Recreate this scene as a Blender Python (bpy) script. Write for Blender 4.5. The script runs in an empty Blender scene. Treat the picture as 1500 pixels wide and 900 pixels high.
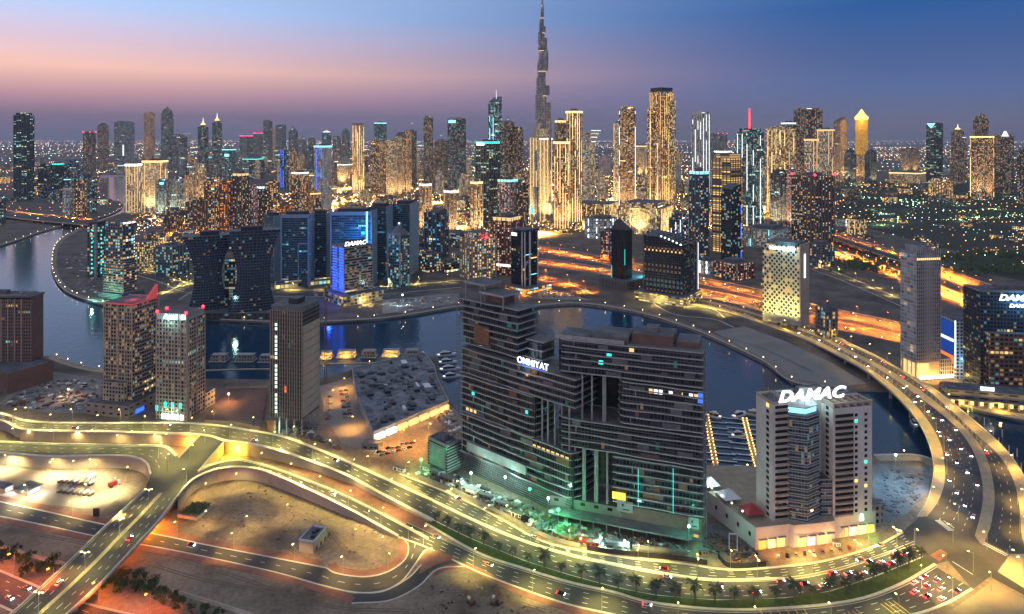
import bpy, bmesh, math, random
from mathutils import Vector, Matrix
from mathutils.geometry import tessellate_polygon
R = math.radians
rng = random.Random(7)
S = bpy.context.scene
COL = S.collection
# ---------------------------------------------------------------- camera
FPX, CAMH, HZ, CX = 1000.0, 250.0, 203.0, 750.0
cam_data = bpy.data.cameras.new('camera')
cam_data.sensor_width = 36.0
cam_data.lens = 36.0 * FPX / 1500.0
cam_data.shift_y = -(450.0 - HZ) / 1500.0
cam_data.clip_end = 90000
cam_data.clip_start = 1
cam = bpy.data.objects.new('camera', cam_data)
cam.location = (0, 0, CAMH)
cam.rotation_euler = (R(90), 0, 0)
COL.objects.link(cam)
S.camera = cam
S.view_settings.view_transform = 'Standard'
S.view_settings.look = 'None'
S.view_settings.gamma = 1
S.view_settings.exposure = 0.6
S.cycles.use_denoising = True
S.cycles.max_bounces = 5
S.cycles.diffuse_bounces = 2
S.cycles.glossy_bounces = 3
S.cycles.volume_bounces = 0
S.cycles.sample_clamp_indirect = 3
S.cycles.use_light_tree = True

def lin(r, g=None, b=None):
    c = (r, g, b) if g is not None else r
    return tuple((x / 12.92 if x <= .04045 else ((x + .055) / 1.055) ** 2.4) for x in [v / 255 for v in c])

# ---------------------------------------------------------------- world: dusk sky, afterglow to the west (left)
W = bpy.data.worlds.new('World')
S.world = W
W.use_nodes = True
nt = W.node_tree
nt.nodes.clear()
def N(tree, typ, **kw):
    n = tree.nodes.new(typ)
    for k, v in kw.items(): setattr(n, k, v)
    return n
out = N(nt, 'ShaderNodeOutputWorld')
tc = N(nt, 'ShaderNodeTexCoord')
sx = N(nt, 'ShaderNodeSeparateXYZ')
nt.links.new(tc.outputs['Generated'], sx.inputs[0])
def ramp(tree, pts, inp):
    r = N(tree, 'ShaderNodeValToRGB')
    e = r.color_ramp.elements
    while len(e) < len(pts): e.new(0.5)
    for el, (p, c) in zip(e, pts):
        el.position = p
        el.color = (*lin(c), 1)
    tree.links.new(inp, r.inputs[0])
    return r
elev = N(nt, 'ShaderNodeMapRange')
elev.inputs[1].default_value = 0.0
elev.inputs[2].default_value = 0.5
nt.links.new(sx.outputs[2], elev.inputs[0])
SKY_L = [(0.0, (110, 98, 124)), (.06, (122, 104, 130)), (.11, (184, 138, 150)), (.18, (240, 188, 172)), (.25, (212, 188, 204)), (.34, (172, 198, 238)), (.5, (164, 186, 224)), (.75, (140, 152, 178)), (1, (138, 148, 170))]
SKY_R = [(0.0, (108, 98, 112)), (.05, (96, 98, 126)), (.12, (78, 98, 142)), (.22, (62, 88, 138)), (.34, (34, 82, 142)), (.5, (64, 104, 164)), (.75, (132, 146, 172)), (1, (138, 148, 170))]
rl = ramp(nt, SKY_L, elev.outputs[0])
rr = ramp(nt, SKY_R, elev.outputs[0])
azi = N(nt, 'ShaderNodeMath', operation='ARCTAN2')
nt.links.new(sx.outputs[0], azi.inputs[0]); nt.links.new(sx.outputs[1], azi.inputs[1])
am = N(nt, 'ShaderNodeMapRange', interpolation_type='SMOOTHSTEP')
am.inputs[1].default_value = R(-42); am.inputs[2].default_value = R(30)
nt.links.new(azi.outputs[0], am.inputs[0])
mx = N(nt, 'ShaderNodeMix', data_type='RGBA')
nt.links.new(am.outputs[0], mx.inputs[0]); nt.links.new(rl.outputs[0], mx.inputs[6]); nt.links.new(rr.outputs[0], mx.inputs[7])
# soft streaks of thin dusk cloud
cn = N(nt, 'ShaderNodeTexNoise'); cn.inputs['Scale'].default_value = 3.0; cn.inputs['Detail'].default_value = 4
cm = N(nt, 'ShaderNodeMapping'); cm.inputs['Scale'].default_value = (1, 1, 14)
nt.links.new(tc.outputs['Generated'], cm.inputs[0]); nt.links.new(cm.outputs[0], cn.inputs[0])
cr_ = N(nt, 'ShaderNodeMapRange'); cr_.inputs[1].default_value = .35; cr_.inputs[2].default_value = .7; cr_.inputs[3].default_value = .985; cr_.inputs[4].default_value = 1.015
nt.links.new(cn.outputs[0], cr_.inputs[0])
cmul = N(nt, 'ShaderNodeVectorMath', operation='SCALE')
nt.links.new(mx.outputs[2], cmul.inputs[0]); nt.links.new(cr_.outputs[0], cmul.inputs['Scale'])
bg = N(nt, 'ShaderNodeBackground'); bg.inputs[1].default_value = 0.85
nt.links.new(cmul.outputs[0], bg.inputs[0])
sky = N(nt, 'ShaderNodeTexSky', sky_type='NISHITA', sun_disc=False, sun_elevation=R(-4), sun_rotation=R(-60))
bg2 = N(nt, 'ShaderNodeBackground'); bg2.inputs[1].default_value = 0.05
nt.links.new(sky.outputs[0], bg2.inputs[0])
ad = N(nt, 'ShaderNodeAddShader')
nt.links.new(bg.outputs[0], ad.inputs[0]); nt.links.new(bg2.outputs[0], ad.inputs[1])
nt.links.new(ad.outputs[0], out.inputs[0])
sun_d = bpy.data.lights.new('afterglow_sun', 'SUN'); sun_d.energy = 0.12; sun_d.angle = R(40); sun_d.color = (1, .6, .5)
sun = bpy.data.objects.new('afterglow_sun', sun_d); sun.rotation_euler = (R(78), 0, R(-50)); COL.objects.link(sun)

# ---------------------------------------------------------------- helpers
def G(px, py, z=0.0):
    d = (CAMH - z) * FPX / (py - HZ)
    return Vector(((px - CX) / FPX * d, d, z))
def ZY(py, Y): return CAMH - (py - HZ) * Y / FPX

def tag(o, label=None, cat=None, group=None, kind=None):
    if label: o['label'] = label
    if cat: o['category'] = cat
    if group: o['group'] = group
    if kind: o['kind'] = kind
    return o
def empty(name, loc, rz=0, label=None, cat=None, group=None):
    o = bpy.data.objects.new(name, None)
    o.empty_display_size = 1
    o.location = loc; o.rotation_euler = (0, 0, rz)
    COL.objects.link(o)
    return tag(o, label, cat, group)
def link(name, me, parent=None, loc=(0, 0, 0), rz=0):
    o = bpy.data.objects.new(name, me)
    o.location = loc; o.rotation_euler = (0, 0, rz)
    if parent: o.parent = parent
    COL.objects.link(o)
    return o
KIDS = {}
def copy_tree(o, parent=None, loc=None, rz=None, kids=None):
    if kids is None:
        kids = {}
        for x in COL.objects:
            if x.parent: kids.setdefault(x.parent, []).append(x)
    c = o.copy(); COL.objects.link(c)
    c.parent = parent
    if loc is not None: c.location = loc
    if rz is not None: c.rotation_euler = (0, 0, rz)
    for ch in kids.get(o, []): copy_tree(ch, c, kids=kids)
    return c
class Proto:
    """A thing built once and then copied with its parts."""
    def __init__(s, root, kids): s.root, s.kids, s.used = root, kids, False
    def put(s, loc, rz=0, label=None, group=None):
        if not s.used:
            s.used = True; o = s.root; o.location = loc; o.rotation_euler = (0, 0, rz)
        else:
            km = {}
            for k in s.kids: km.setdefault(k.parent, []).append(k)
            o = copy_tree(s.root, None, loc, rz, km)
        if label: o['label'] = label
        if group: o['group'] = group
        return o

class MB:
    """collects faces with uv in metres and a material slot each; build() links ONE mesh object"""
    def __init__(s): s.v, s.f, s.uv, s.m = [], [], [], []
    def face(s, pts, mi=0, uv=None):
        i = len(s.v)
        s.v += [tuple(p) for p in pts]
        s.f.append(tuple(range(i, i + len(pts)))); s.m.append(mi)
        s.uv += uv if uv else [(p[0], p[1]) for p in pts]
        return s
    def prism(s, poly, z0, z1, ms=0, mt=None, top=None, bottom=True):
        """poly counter-clockwise; top = optional outline of the upper end"""
        if mt is None: mt = ms
        tp = top or poly
        n = len(poly); u = 0
        for i in range(n):
            a, b = poly[i], poly[(i + 1) % n]; c, d = tp[(i + 1) % n], tp[i]
            L = math.hypot(b[0] - a[0], b[1] - a[1])
            s.face([(a[0], a[1], z0), (b[0], b[1], z0), (c[0], c[1], z1), (d[0], d[1], z1)], ms, [(u, z0), (u + L, z0), (u + L, z1), (u, z1)])
            u += L
        if len(tp) > 2:
            s.face([(p[0], p[1], z1) for p in tp], mt)
            if bottom: s.face([(p[0], p[1], z0) for p in reversed(poly)], mt)
        return s
    def box(s, x0, x1, y0, y1, z0, z1, ms=0, mt=None):
        return s.prism([(x0, y0), (x1, y0), (x1, y1), (x0, y1)], z0, z1, ms, mt)
    def tube(s, a, b, r, mi=0, n=6, r2=None):
        a, b = Vector(a), Vector(b); r2 = r if r2 is None else r2
        d = (b - a).normalized(); x = d.orthogonal().normalized(); y = d.cross(x)
        A = [a + (x * math.cos(t) + y * math.sin(t)) * r for t in [2 * math.pi * k / n for k in range(n)]]
        B = [b + (x * math.cos(t) + y * math.sin(t)) * r2 for t in [2 * math.pi * k / n for k in range(n)]]
        for k in range(n): s.face([A[k], A[(k + 1) % n], B[(k + 1) % n], B[k]], mi)
        s.face(B, mi); s.face(A[::-1], mi)
        return s
    def cone(s, cx, cy, z0, z1, r, n=12, mi=0, r2=0.02):
        p = [(cx + r * math.cos(2 * math.pi * k / n), cy + r * math.sin(2 * math.pi * k / n)) for k in range(n)]
        t = [(cx + r2 * math.cos(2 * math.pi * k / n), cy + r2 * math.sin(2 * math.pi * k / n)) for k in range(n)]
        return s.prism(p, z0, z1, mi, mi, t)
    def ball(s, c, r, mi=0, n=8, zs=1):
        rows = n // 2
        P = lambda i, j: (c[0] + r * math.sin(math.pi * i / rows) * math.cos(2 * math.pi * j / n), c[1] + r * math.sin(math.pi * i / rows) * math.sin(2 * math.pi * j / n), c[2] + r * zs * math.cos(math.pi * i / rows))
        for i in range(rows):
            for j in range(n): 
                q = [P(i, j), P(i + 1, j), P(i + 1, j + 1), P(i, j + 1)]
                if i == 0: q = q[:3]
                elif i == rows - 1: q = [q[0], q[1], q[3]]
                s.face(q, mi)
        return s
    def mesh(s, name, mats):
        me = bpy.data.meshes.new(name)
        me.from_pydata(s.v, [], s.f)
        if not isinstance(mats, (list, tuple)): mats = [mats]
        for m in mats: me.materials.append(m)
        for i, p in enumerate(me.polygons): p.material_index = s.m[i]
        uvl = me.uv_layers.new(name='UVMap')
        uvl.data.foreach_set('uv', [c for t in s.uv for c in t])
        me.update()
        return me
    def build(s, name, mats, parent=None, loc=(0, 0, 0), rz=0):
        return link(name, s.mesh(name, mats), parent, loc, rz)

# ---------------------------------------------------------------- materials
def newmat(name):
    m = bpy.data.materials.new(name); m.use_nodes = True
    t = m.node_tree; t.nodes.clear()
    o = N(t, 'ShaderNodeOutputMaterial'); p = N(t, 'ShaderNodeBsdfPrincipled')
    t.links.new(p.outputs[0], o.inputs[0])
    return m, t, p
def plain(name, c, rough=.7, metal=0, var=.25, scale=.15, c2=None, bump=0):
    """base colour broken up by two octaves of noise"""
    m, t, p = newmat(name)
    p.inputs['Roughness'].default_value = rough; p.inputs['Metallic'].default_value = metal
    tcn = N(t, 'ShaderNodeTexCoord'); n = N(t, 'ShaderNodeTexNoise')
    n.inputs['Scale'].default_value = scale; n.inputs['Detail'].default_value = 7; n.inputs['Roughness'].default_value = .62
    t.links.new(tcn.outputs['Object'], n.inputs['Vector'])
    mr = N(t, 'ShaderNodeMapRange'); mr.inputs[1].default_value = .3; mr.inputs[2].default_value = .7
    t.links.new(n.outputs[0], mr.inputs[0])
    mixn = N(t, 'ShaderNodeMix', data_type='RGBA')
    t.links.new(mr.outputs[0], mixn.inputs[0])
    a = c if c2 else tuple(x * (1 - var) for x in c); b = c2 if c2 else tuple(min(1, x * (1 + var)) for x in c)
    mixn.inputs[6].default_value = (*a, 1); mixn.inputs[7].default_value = (*b, 1)
    t.links.new(mixn.outputs[2], p.inputs['Base Color'])
    if bump:
        bn = N(t, 'ShaderNodeBump'); bn.inputs['Strength'].default_value = bump
        t.links.new(n.outputs[0], bn.inputs['Height']); t.links.new(bn.outputs[0], p.inputs['Normal'])
    return m
def emis(name, c, s):
    m, t, p = newmat(name)
    p.inputs['Base Color'].default_value = (*[x * .5 for x in c], 1)
    p.inputs['Emission Color'].default_value = (*c, 1); p.inputs['Emission Strength'].default_value = s
    return m

def facade_group():
    g = bpy.data.node_groups.new('facade', 'ShaderNodeTree')
    I = g.interface
    def inp(n, typ, d):
        s = I.new_socket(n, in_out='INPUT', socket_type=typ); s.default_value = d
    for n, d in (('Wall', (.3, .25, .2, 1)), ('Glass', (.02, .03, .04, 1)), ('WarmLight', (1, .7, .3, 1)), ('CoolLight', (.6, .9, 1, 1))): inp(n, 'NodeSocketColor', d)
    for n, d in (('CellW', 3.), ('FloorH', 3.6), ('WinW', .7), ('WinH', .6), ('Lit', .2), ('FloorLit', .03), ('Cool', .2), ('Strength', 1.), ('GlassRough', .15)): inp(n, 'NodeSocketFloat', d)
    I.new_socket('BSDF', in_out='OUTPUT', socket_type='NodeSocketShader')
    gi = N(g, 'NodeGroupInput'); go = N(g, 'NodeGroupOutput')
    L = g.links.new
    def M(op, a, b=None, c=None):
        n = N(g, 'ShaderNodeMath', operation=op)
        for k, x in enumerate((a, b, c)):
            if x is None: continue
            if isinstance(x, (int, float)): n.inputs[k].default_value = x
            else: L(x, n.inputs[k])
        return n.outputs[0]
    uv = N(g, 'ShaderNodeUVMap'); sp = N(g, 'ShaderNodeSeparateXYZ'); L(uv.outputs[0], sp.inputs[0])
    oi = N(g, 'ShaderNodeObjectInfo')
    a = M('DIVIDE', sp.outputs[0], gi.outputs['CellW']); b = M('DIVIDE', sp.outputs[1], gi.outputs['FloorH'])
    fa, fb = M('FLOOR', a), M('FLOOR', b)
    ra, rb = M('FRACT', a), M('FRACT', b)
    mu = M('LESS_THAN', M('ABSOLUTE', M('SUBTRACT', ra, .5)), M('MULTIPLY', gi.outputs['WinW'], .5))
    mv = M('LESS_THAN', M('ABSOLUTE', M('SUBTRACT', rb, .5)), M('MULTIPLY', gi.outputs['WinH'], .5))
    mask = M('MULTIPLY', mu, mv)
    def wn(x, y):
        cb = N(g, 'ShaderNodeCombineXYZ'); L(x, cb.inputs[0]); L(y, cb.inputs[1]); L(M('MULTIPLY', oi.outputs['Random'], 97.), cb.inputs[2])
        w = N(g, 'ShaderNodeTexWhiteNoise', noise_dimensions='3D'); L(cb.outputs[0], w.inputs[0]); return w
    w = wn(fa, fb)
    sc = N(g, 'ShaderNodeSeparateColor'); L(w.outputs['Color'], sc.inputs[0])
    w2 = wn(M('FLOOR', M('MULTIPLY', fa, .2)), M('ADD', fb, 31.))
    lit = M('LESS_THAN', w.outputs['Value'], gi.outputs['Lit'])
    fl = M('LESS_THAN', w2.outputs['Value'], gi.outputs['FloorLit'])
    lit = M('MAXIMUM', lit, fl)
    br = M('ADD', M('MULTIPLY', M('POWER', sc.outputs[0], 2.), .9), .12)
    cool = M('LESS_THAN', sc.outputs[1], gi.outputs['Cool'])
    cmix = N(g, 'ShaderNodeMix', data_type='RGBA'); L(cool, cmix.inputs[0]); L(gi.outputs['WarmLight'], cmix.inputs[6]); L(gi.outputs['CoolLight'], cmix.inputs[7])
    # each room's light falls off from its ceiling and is broken by blinds and furniture
    nz = N(g, 'ShaderNodeTexNoise'); nz.inputs['Scale'].default_value = 1.1; L(uv.outputs[0], nz.inputs['Vector'])
    tex = M('ADD', M('MULTIPLY', nz.outputs[0], 1.2), .35)
    es = M('MULTIPLY', M('MULTIPLY', M('MULTIPLY', mask, lit), M('MULTIPLY', br, tex)), gi.outputs['Strength'])
    # weathering of the wall
    tcn = N(g, 'ShaderNodeTexCoord'); n2 = N(g, 'ShaderNodeTexNoise'); n2.inputs['Scale'].default_value = .06; n2.inputs['Detail'].default_value = 6
    L(tcn.outputs['Object'], n2.inputs['Vector'])
    wv = N(g, 'ShaderNodeVectorMath', operation='SCALE'); L(gi.outputs['Wall'], wv.inputs[0]); L(M('ADD', M('MULTIPLY', n2.outputs[0], .8), .6), wv.inputs['Scale'])
    # panes differ slightly in tint
    gv = N(g, 'ShaderNodeVectorMath', operation='SCALE'); L(gi.outputs['Glass'], gv.inputs[0]); L(M('ADD', M('MULTIPLY', sc.outputs[2], 1.4), .4), gv.inputs['Scale'])
    base = N(g, 'ShaderNodeMix', data_type='RGBA'); L(mask, base.inputs[0]); L(wv.outputs[0], base.inputs[6]); L(gv.outputs[0], base.inputs[7])
    p = N(g, 'ShaderNodeBsdfPrincipled')
    L(base.outputs[2], p.inputs['Base Color'])
    ro = M('ADD', M('MULTIPLY', mask, M('SUBTRACT', gi.outputs['GlassRough'], .65)), .65)
    L(ro, p.inputs['Roughness'])
    L(cmix.outputs[2], p.inputs['Emission Color']); L(es, p.inputs['Emission Strength'])
    L(p.outputs[0], go.inputs[0])
    return g
FG = facade_group()
WARM = lin(255, 204, 132); GOLD = lin(255, 196, 110); COOL = lin(150, 225, 235); TEAL = lin(60, 210, 200); WHITE = lin(255, 240, 215); BLUE = lin(40, 90, 255); AMBER = lin(255, 140, 40)
def facade(name, wall, glass=(.02, .03, .04), cw=3., fh=3.6, ww=.7, wh=.6, lit=.15, fl=.02, cool=.25, st=1.4, warm=WARM, coolc=COOL, gr=.15):
    m = bpy.data.materials.new(name); m.use_nodes = True
    t = m.node_tree; t.nodes.clear()
    o = N(t, 'ShaderNodeOutputMaterial'); n = N(t, 'ShaderNodeGroup'); n.node_tree = FG
    for k, v in (('Wall', wall), ('Glass', glass), ('WarmLight', warm), ('CoolLight', coolc)): n.inputs[k].default_value = (*v, 1)
    for k, v in (('CellW', cw), ('FloorH', fh), ('WinW', ww), ('WinH', wh), ('Lit', lit), ('FloorLit', fl), ('Cool', cool), ('Strength', st), ('GlassRough', gr)): n.inputs[k].default_value = v
    t.links.new(n.outputs[0], o.inputs[0]); m.cycles.emission_sampling = 'NONE'
    return m

M_ = {
 'roof': plain('roof_felt', (.12, .12, .13), .9, var=.5, scale=.12),
 'conc': plain('concrete', (.32, .31, .29), .85, var=.25, scale=.2),
 'concd': plain('dark_concrete', (.16, .155, .15), .85, var=.3, scale=.2),
 'slab': plain('slab_edge', (.38, .36, .34), .7, var=.2, scale=.3),
 'beige': plain('beige_render', (.50, .38, .28), .8, var=.12, scale=.1),
 'white': plain('white_paint', (.75, .74, .72), .5, var=.06),
 'steel': plain('galvanised_steel', (.35, .36, .38), .4, .8, var=.15),
 'dark': plain('dark_metal', (.05, .05, .06), .5, .3),
 'brown': plain('brown_stone', (.17, .10, .075), .75, var=.2),
 'asphalt': plain('asphalt', (.040, .041, .042), .8, c2=(.075, .074, .072), scale=.06),
 'asphaltd': plain('asphalt_worn', (.04, .04, .042), .75, c2=(.07, .068, .066), scale=.05),
 'paving': plain('pale_paving', (.38, .30, .20), .85, var=.2, scale=.25),
 'redpave': plain('red_interlock_paving', (.26, .115, .08), .9, var=.25, scale=.2),
 'sand': plain('sand', (.27, .20, .135), .95, c2=(.40, .31, .22), scale=.03, bump=.4),
 'kerb': plain('kerb_concrete', (.62, .57, .46), .8, var=.15, scale=.3),
 'line': plain('road_paint', (.75, .73, .66), .6, var=.15, scale=.5),
 'yline': plain('yellow_road_paint', (.7, .45, .08), .6, var=.15, scale=.5),
 'wall': plain('retaining_wall_concrete', (.42, .33, .24), .85, c2=(.5, .4, .3), scale=.12),
 'grass': plain('lawn', (.03, .06, .012), .95, c2=(.07, .11, .02), scale=.3),
 'leaf': plain('leaf', (.03, .06, .018), .8, c2=(.07, .11, .03), scale=.8),
 'palm': plain('palm_leaf', (.016, .03, .012), .7, c2=(.04, .06, .022), scale=.8),
 'bark': plain('bark', (.14, .10, .07), .9, scale=2),
 'glass': plain('dark_glass', (.02, .025, .03), .08, var=.3),
 'quay': plain('quay_stone', (.22, .19, .16), .85, var=.25, scale=.1),
 'rust': plain('rusty_steel', (.22, .10, .05), .8, var=.3, scale=.3),
 'red': plain('red_paint', (.45, .05, .04), .5),
 'gold_e': emis('warm_lamp', lin(255, 190, 90), 6),
 'goldline_e': emis('gold_glow', lin(255, 208, 134), 1.5),  # also carries the floodlight on gold tower ribs, put in as glow
 'goldsoft_e': emis('gold_glow_soft', lin(255, 208, 136), .75),
 'amber_e': emis('sodium_lamp', lin(255, 140, 40), 10),
 'yellow_e': emis('yellow_lamp', lin(255, 226, 130), 8),
 'white_e': emis('white_led', lin(240, 250, 255), 5),
 'whitesoft_e': emis('white_led_soft', lin(235, 240, 240), 1.3),
 'sign_e': emis('white_sign_face', lin(250, 252, 255), 1.5),
 'cyan_e': emis('cyan_led', lin(130, 225, 245), 1.5),
 'teal_e': emis('teal_led', lin(50, 220, 200), 1.6),
 'blue_e': emis('blue_led', lin(50, 96, 255), 1.5),
 'bluesoft_e': emis('blue_led_soft', lin(40, 80, 255), .8),
 'purple_e': emis('purple_screen', lin(170, 60, 255), 2.6),
 'red_e': emis('red_beacon', lin(255, 30, 40), 12),
 'redsoft_e': emis('red_led_soft', lin(255, 60, 90), 1.2),
 'pink_e': emis('pink_led', lin(255, 60, 140), 2.5),
 'green_e': emis('green_lamp', lin(40, 255, 120), 12),
 'orange_e': emis('orange_sign', lin(255, 110, 40), 1.2),
}
# curve helpers -------------------------------------------------
def cr(pts, n):
    """Catmull-Rom through 3D points, n samples evenly spaced along it"""
    P = [Vector(p) for p in pts]
    if len(P) == 2: return [P[0].lerp(P[1], k / (n - 1)) for k in range(n)]
    Q = [2 * P[0] - P[1]] + P + [2 * P[-1] - P[-2]]
    D = []
    for i in range(1, len(Q) - 2):
        for k in range(16):
            t = k / 16; a, b, c, d = Q[i - 1:i + 3]
            D.append(.5 * ((2 * b) + (c - a) * t + (2 * a - 5 * b + 4 * c - d) * t * t + (3 * b - a - 3 * c + d) * t ** 3))
    D.append(P[-1])
    cum = [0]
    for i in range(1, len(D)): cum.append(cum[-1] + (D[i] - D[i - 1]).length)
    o, j = [], 0
    for k in range(n):
        s = cum[-1] * k / (n - 1)
        while j < len(cum) - 2 and cum[j + 1] < s: j += 1
        f = (s - cum[j]) / max(1e-6, cum[j + 1] - cum[j])
        o.append(D[j].lerp(D[j + 1], min(1, max(0, f))))
    return o
def path(px, n=40, z=0.0):
    """photo points (x, y[, height]) on the ground (or at that height) to a smooth world path"""
    return cr([G(p[0], p[1], p[2] if len(p) > 2 else z) for p in px], n)
def plen(p): return sum((p[i + 1] - p[i]).length for i in range(len(p) - 1))
def side(p, i):
    t = (p[min(i + 1, len(p) - 1)] - p[max(i - 1, 0)]); t.z = 0; t.normalize()
    return Vector((t.y, -t.x, 0))
def ribbon(mb, A, B, dz=0, mi=0, thick=0, mside=None):
    v = 0; up = Vector((0, 0, dz))
    for i in range(len(A) - 1):
        a, b, c, d = A[i] + up, B[i] + up, B[i + 1] + up, A[i + 1] + up
        L = (d - a).length; w = (b - a).length
        q = [a, b, c, d]
        if (b - a).cross(d - a).z < 0: q = q[::-1]
        mb.face(q, mi, [(0, v), (w, v), (w, v + L), (0, v + L)])
        if thick:
            dn = Vector((0, 0, -thick)); ms = mi if mside is None else mside
            for s, t in ((a, d), (b, c)): mb.face([s, t, t + dn, s + dn], ms, [(0, 0), (L, 0), (L, thick), (0, thick)])
            mb.face([a + dn, b + dn, c + dn, d + dn], ms)
        v += L
    return mb
def off(p, d): return [p[i] + side(p, i) * d for i in range(len(p))]
def mid(A, B, f): return [A[i].lerp(B[i], f) for i in range(len(A))]
def strip(mb, p, w, h, mi=0, z=0):
    """a raised strip (kerb, rim) of width w and height h along path p"""
    A, B = off(p, -w / 2), off(p, w / 2)
    ribbon(mb, A, B, z + h, mi, thick=h)
    return mb
def dashes(mb, p, w, ln, gap, z, mi=0):
    n = max(2, int(plen(p) / 1.5)); q = cr(p, n); step = plen(p) / (n - 1)
    A, B = off(q, -w / 2), off(q, w / 2); up = Vector((0, 0, z)); acc = 0
    for i in range(n - 1):
        if (acc % (ln + gap)) < ln: mb.face([A[i] + up, B[i] + up, B[i + 1] + up, A[i + 1] + up][::-1], mi)
        acc += step
def area(mb, px, z=0.0, mi=0, h=0):
    """flat sheet (or slab of height h) over a photo outline on the ground"""
    P = [G(p[0], p[1], 0) for p in px]
    for t in tessellate_polygon([P]):
        q = [P[k] + Vector((0, 0, z + h)) for k in t]
        if (q[1] - q[0]).cross(q[2] - q[0]).z < 0: q = q[::-1]
        mb.face(q, mi)
    if h:
        for i in range(len(P)):
            a, b = P[i], P[(i + 1) % len(P)]
            mb.face([a + Vector((0, 0, z)), b + Vector((0, 0, z)), b + Vector((0, 0, z + h)), a + Vector((0, 0, z + h))], mi)
    return mb
def text(body, size, parent, loc, rot, mat, name='sign_lettering', ext=.25, shear=0., bold=0., sx=1., space=1.):
    cu = bpy.data.curves.new('lettering', 'FONT')
    cu.body = body; cu.size = size; cu.extrude = ext; cu.shear = shear; cu.offset = bold; cu.align_x = 'CENTER'; cu.space_character = space
    tmp = bpy.data.objects.new('tmp', cu)
    COL.objects.link(tmp)
    dg = bpy.context.evaluated_depsgraph_get()
    me = bpy.data.meshes.new_from_object(tmp.evaluated_get(dg))
    bpy.data.objects.remove(tmp)
    me.materials.clear(); me.materials.append(mat)
    o = bpy.data.objects.new(name, me); o.location = loc; o.rotation_euler = rot; o.scale = (sx, 1, 1)
    if parent: o.parent = parent
    COL.objects.link(o)
    return o
# ================================================================ the setting: ground, canal, roads
CANAL = [(148, 256), (143, 266), (146, 284), (160, 293), (175, 295), (181, 300), (178, 306), (165, 313), (140, 321), (105, 328), (60, 340), (20, 354), (-30, 370),
         (-240, 420), (-260, 520), (-60, 522), (78, 522), (100, 531), (140, 541), (220, 552), (300, 555), (395, 556), (465, 556), (520, 541), (600, 526), (641, 521),
         (646, 560), (668, 603), (720, 650), (850, 690), (1000, 712), (1050, 702), (1112, 690), (1200, 683), (1280, 668), (1340, 668), (1370, 676), (1400, 688), (1500, 700), (1640, 712),
         (1640, 630), (1500, 616), (1430, 600), (1340, 574), (1290, 571), (1236, 570), (1160, 560), (1120, 531), (1060, 502), (1010, 481), (930, 457), (850, 445), (770, 449),
         (672, 449), (610, 460), (560, 467), (470, 472), (400, 472), (300, 467), (230, 457), (165, 449), (130, 441), (95, 426), (79, 406), (75, 386), (80, 362), (95, 347), (115, 336), (137, 327), (165, 317), (182, 311), (184, 290), (183, 256)]
hole = [G(x, y) for x, y in CANAL]
gm, gt, gp = newmat('desert_ground')
tcn = N(gt, 'ShaderNodeTexCoord'); sxy = N(gt, 'ShaderNodeSeparateXYZ'); gt.links.new(tcn.outputs['Object'], sxy.inputs[0])
n1 = N(gt, 'ShaderNodeTexNoise'); n1.inputs['Scale'].default_value = .022; n1.inputs['Detail'].default_value = 9; n1.inputs['Roughness'].default_value = .65
n2 = N(gt, 'ShaderNodeTexNoise'); n2.inputs['Scale'].default_value = .4; n2.inputs['Detail'].default_value = 5
gt.links.new(tcn.outputs['Object'], n1.inputs['Vector']); gt.links.new(tcn.outputs['Object'], n2.inputs['Vector'])
r1 = N(gt, 'ShaderNodeValToRGB'); e = r1.color_ramp.elements
e[0].position, e[0].color = .3, (.10, .072, .05, 1); e[1].position, e[1].color = .68, (.37, .28, .19, 1)
e2 = e.new(.5); e2.color = (.25, .185, .125, 1)
gt.links.new(n1.outputs[0], r1.inputs[0])
r2 = N(gt, 'ShaderNodeValToRGB'); r2.color_ramp.elements[0].color = (.055, .05, .045, 1); r2.color_ramp.elements[1].color = (.19, .155, .12, 1)
r2.color_ramp.elements[0].position = .35; r2.color_ramp.elements[1].position = .65
gt.links.new(n1.outputs[0], r2.inputs[0])
fy = N(gt, 'ShaderNodeMapRange'); fy.inputs[1].default_value = 560; fy.inputs[2].default_value = 760; gt.links.new(sxy.outputs[1], fy.inputs[0])
gmx = N(gt, 'ShaderNodeMix', data_type='RGBA'); gt.links.new(fy.outputs[0], gmx.inputs[0]); gt.links.new(r1.outputs[0], gmx.inputs[6]); gt.links.new(r2.outputs[0], gmx.inputs[7])
gs = N(gt, 'ShaderNodeVectorMath', operation='SCALE'); gt.links.new(gmx.outputs[2], gs.inputs[0])
gq = N(gt, 'ShaderNodeMapRange'); gq.inputs[1].default_value = .25; gq.inputs[2].default_value = .75; gq.inputs[3].default_value = .7; gq.inputs[4].default_value = 1.25
gt.links.new(n2.outputs[0], gq.inputs[0]); gt.links.new(gq.outputs[0], gs.inputs['Scale']); gt.links.new(gs.outputs[0], gp.inputs['Base Color'])
gp.inputs['Roughness'].default_value = .95
gb = N(gt, 'ShaderNodeBump'); gb.inputs['Strength'].default_value = .5; gb.inputs['Distance'].default_value = 1.5; gt.links.new(n1.outputs[0], gb.inputs['Height']); gt.links.new(gb.outputs[0], gp.inputs['Normal'])
outer = [Vector((-30000, 150, 0)), Vector((30000, 150, 0)), Vector((45000, 60000, 0)), Vector((-45000, 60000, 0))]
allp = outer + hole
mb = MB()
for t in tessellate_polygon([outer, hole]):
    q = [allp[k] for k in t]
    if (q[1] - q[0]).cross(q[2] - q[0]).z < 0: q = q[::-1]
    mb.face(q)
tag(mb.build('ground', gm), kind='structure')
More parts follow.
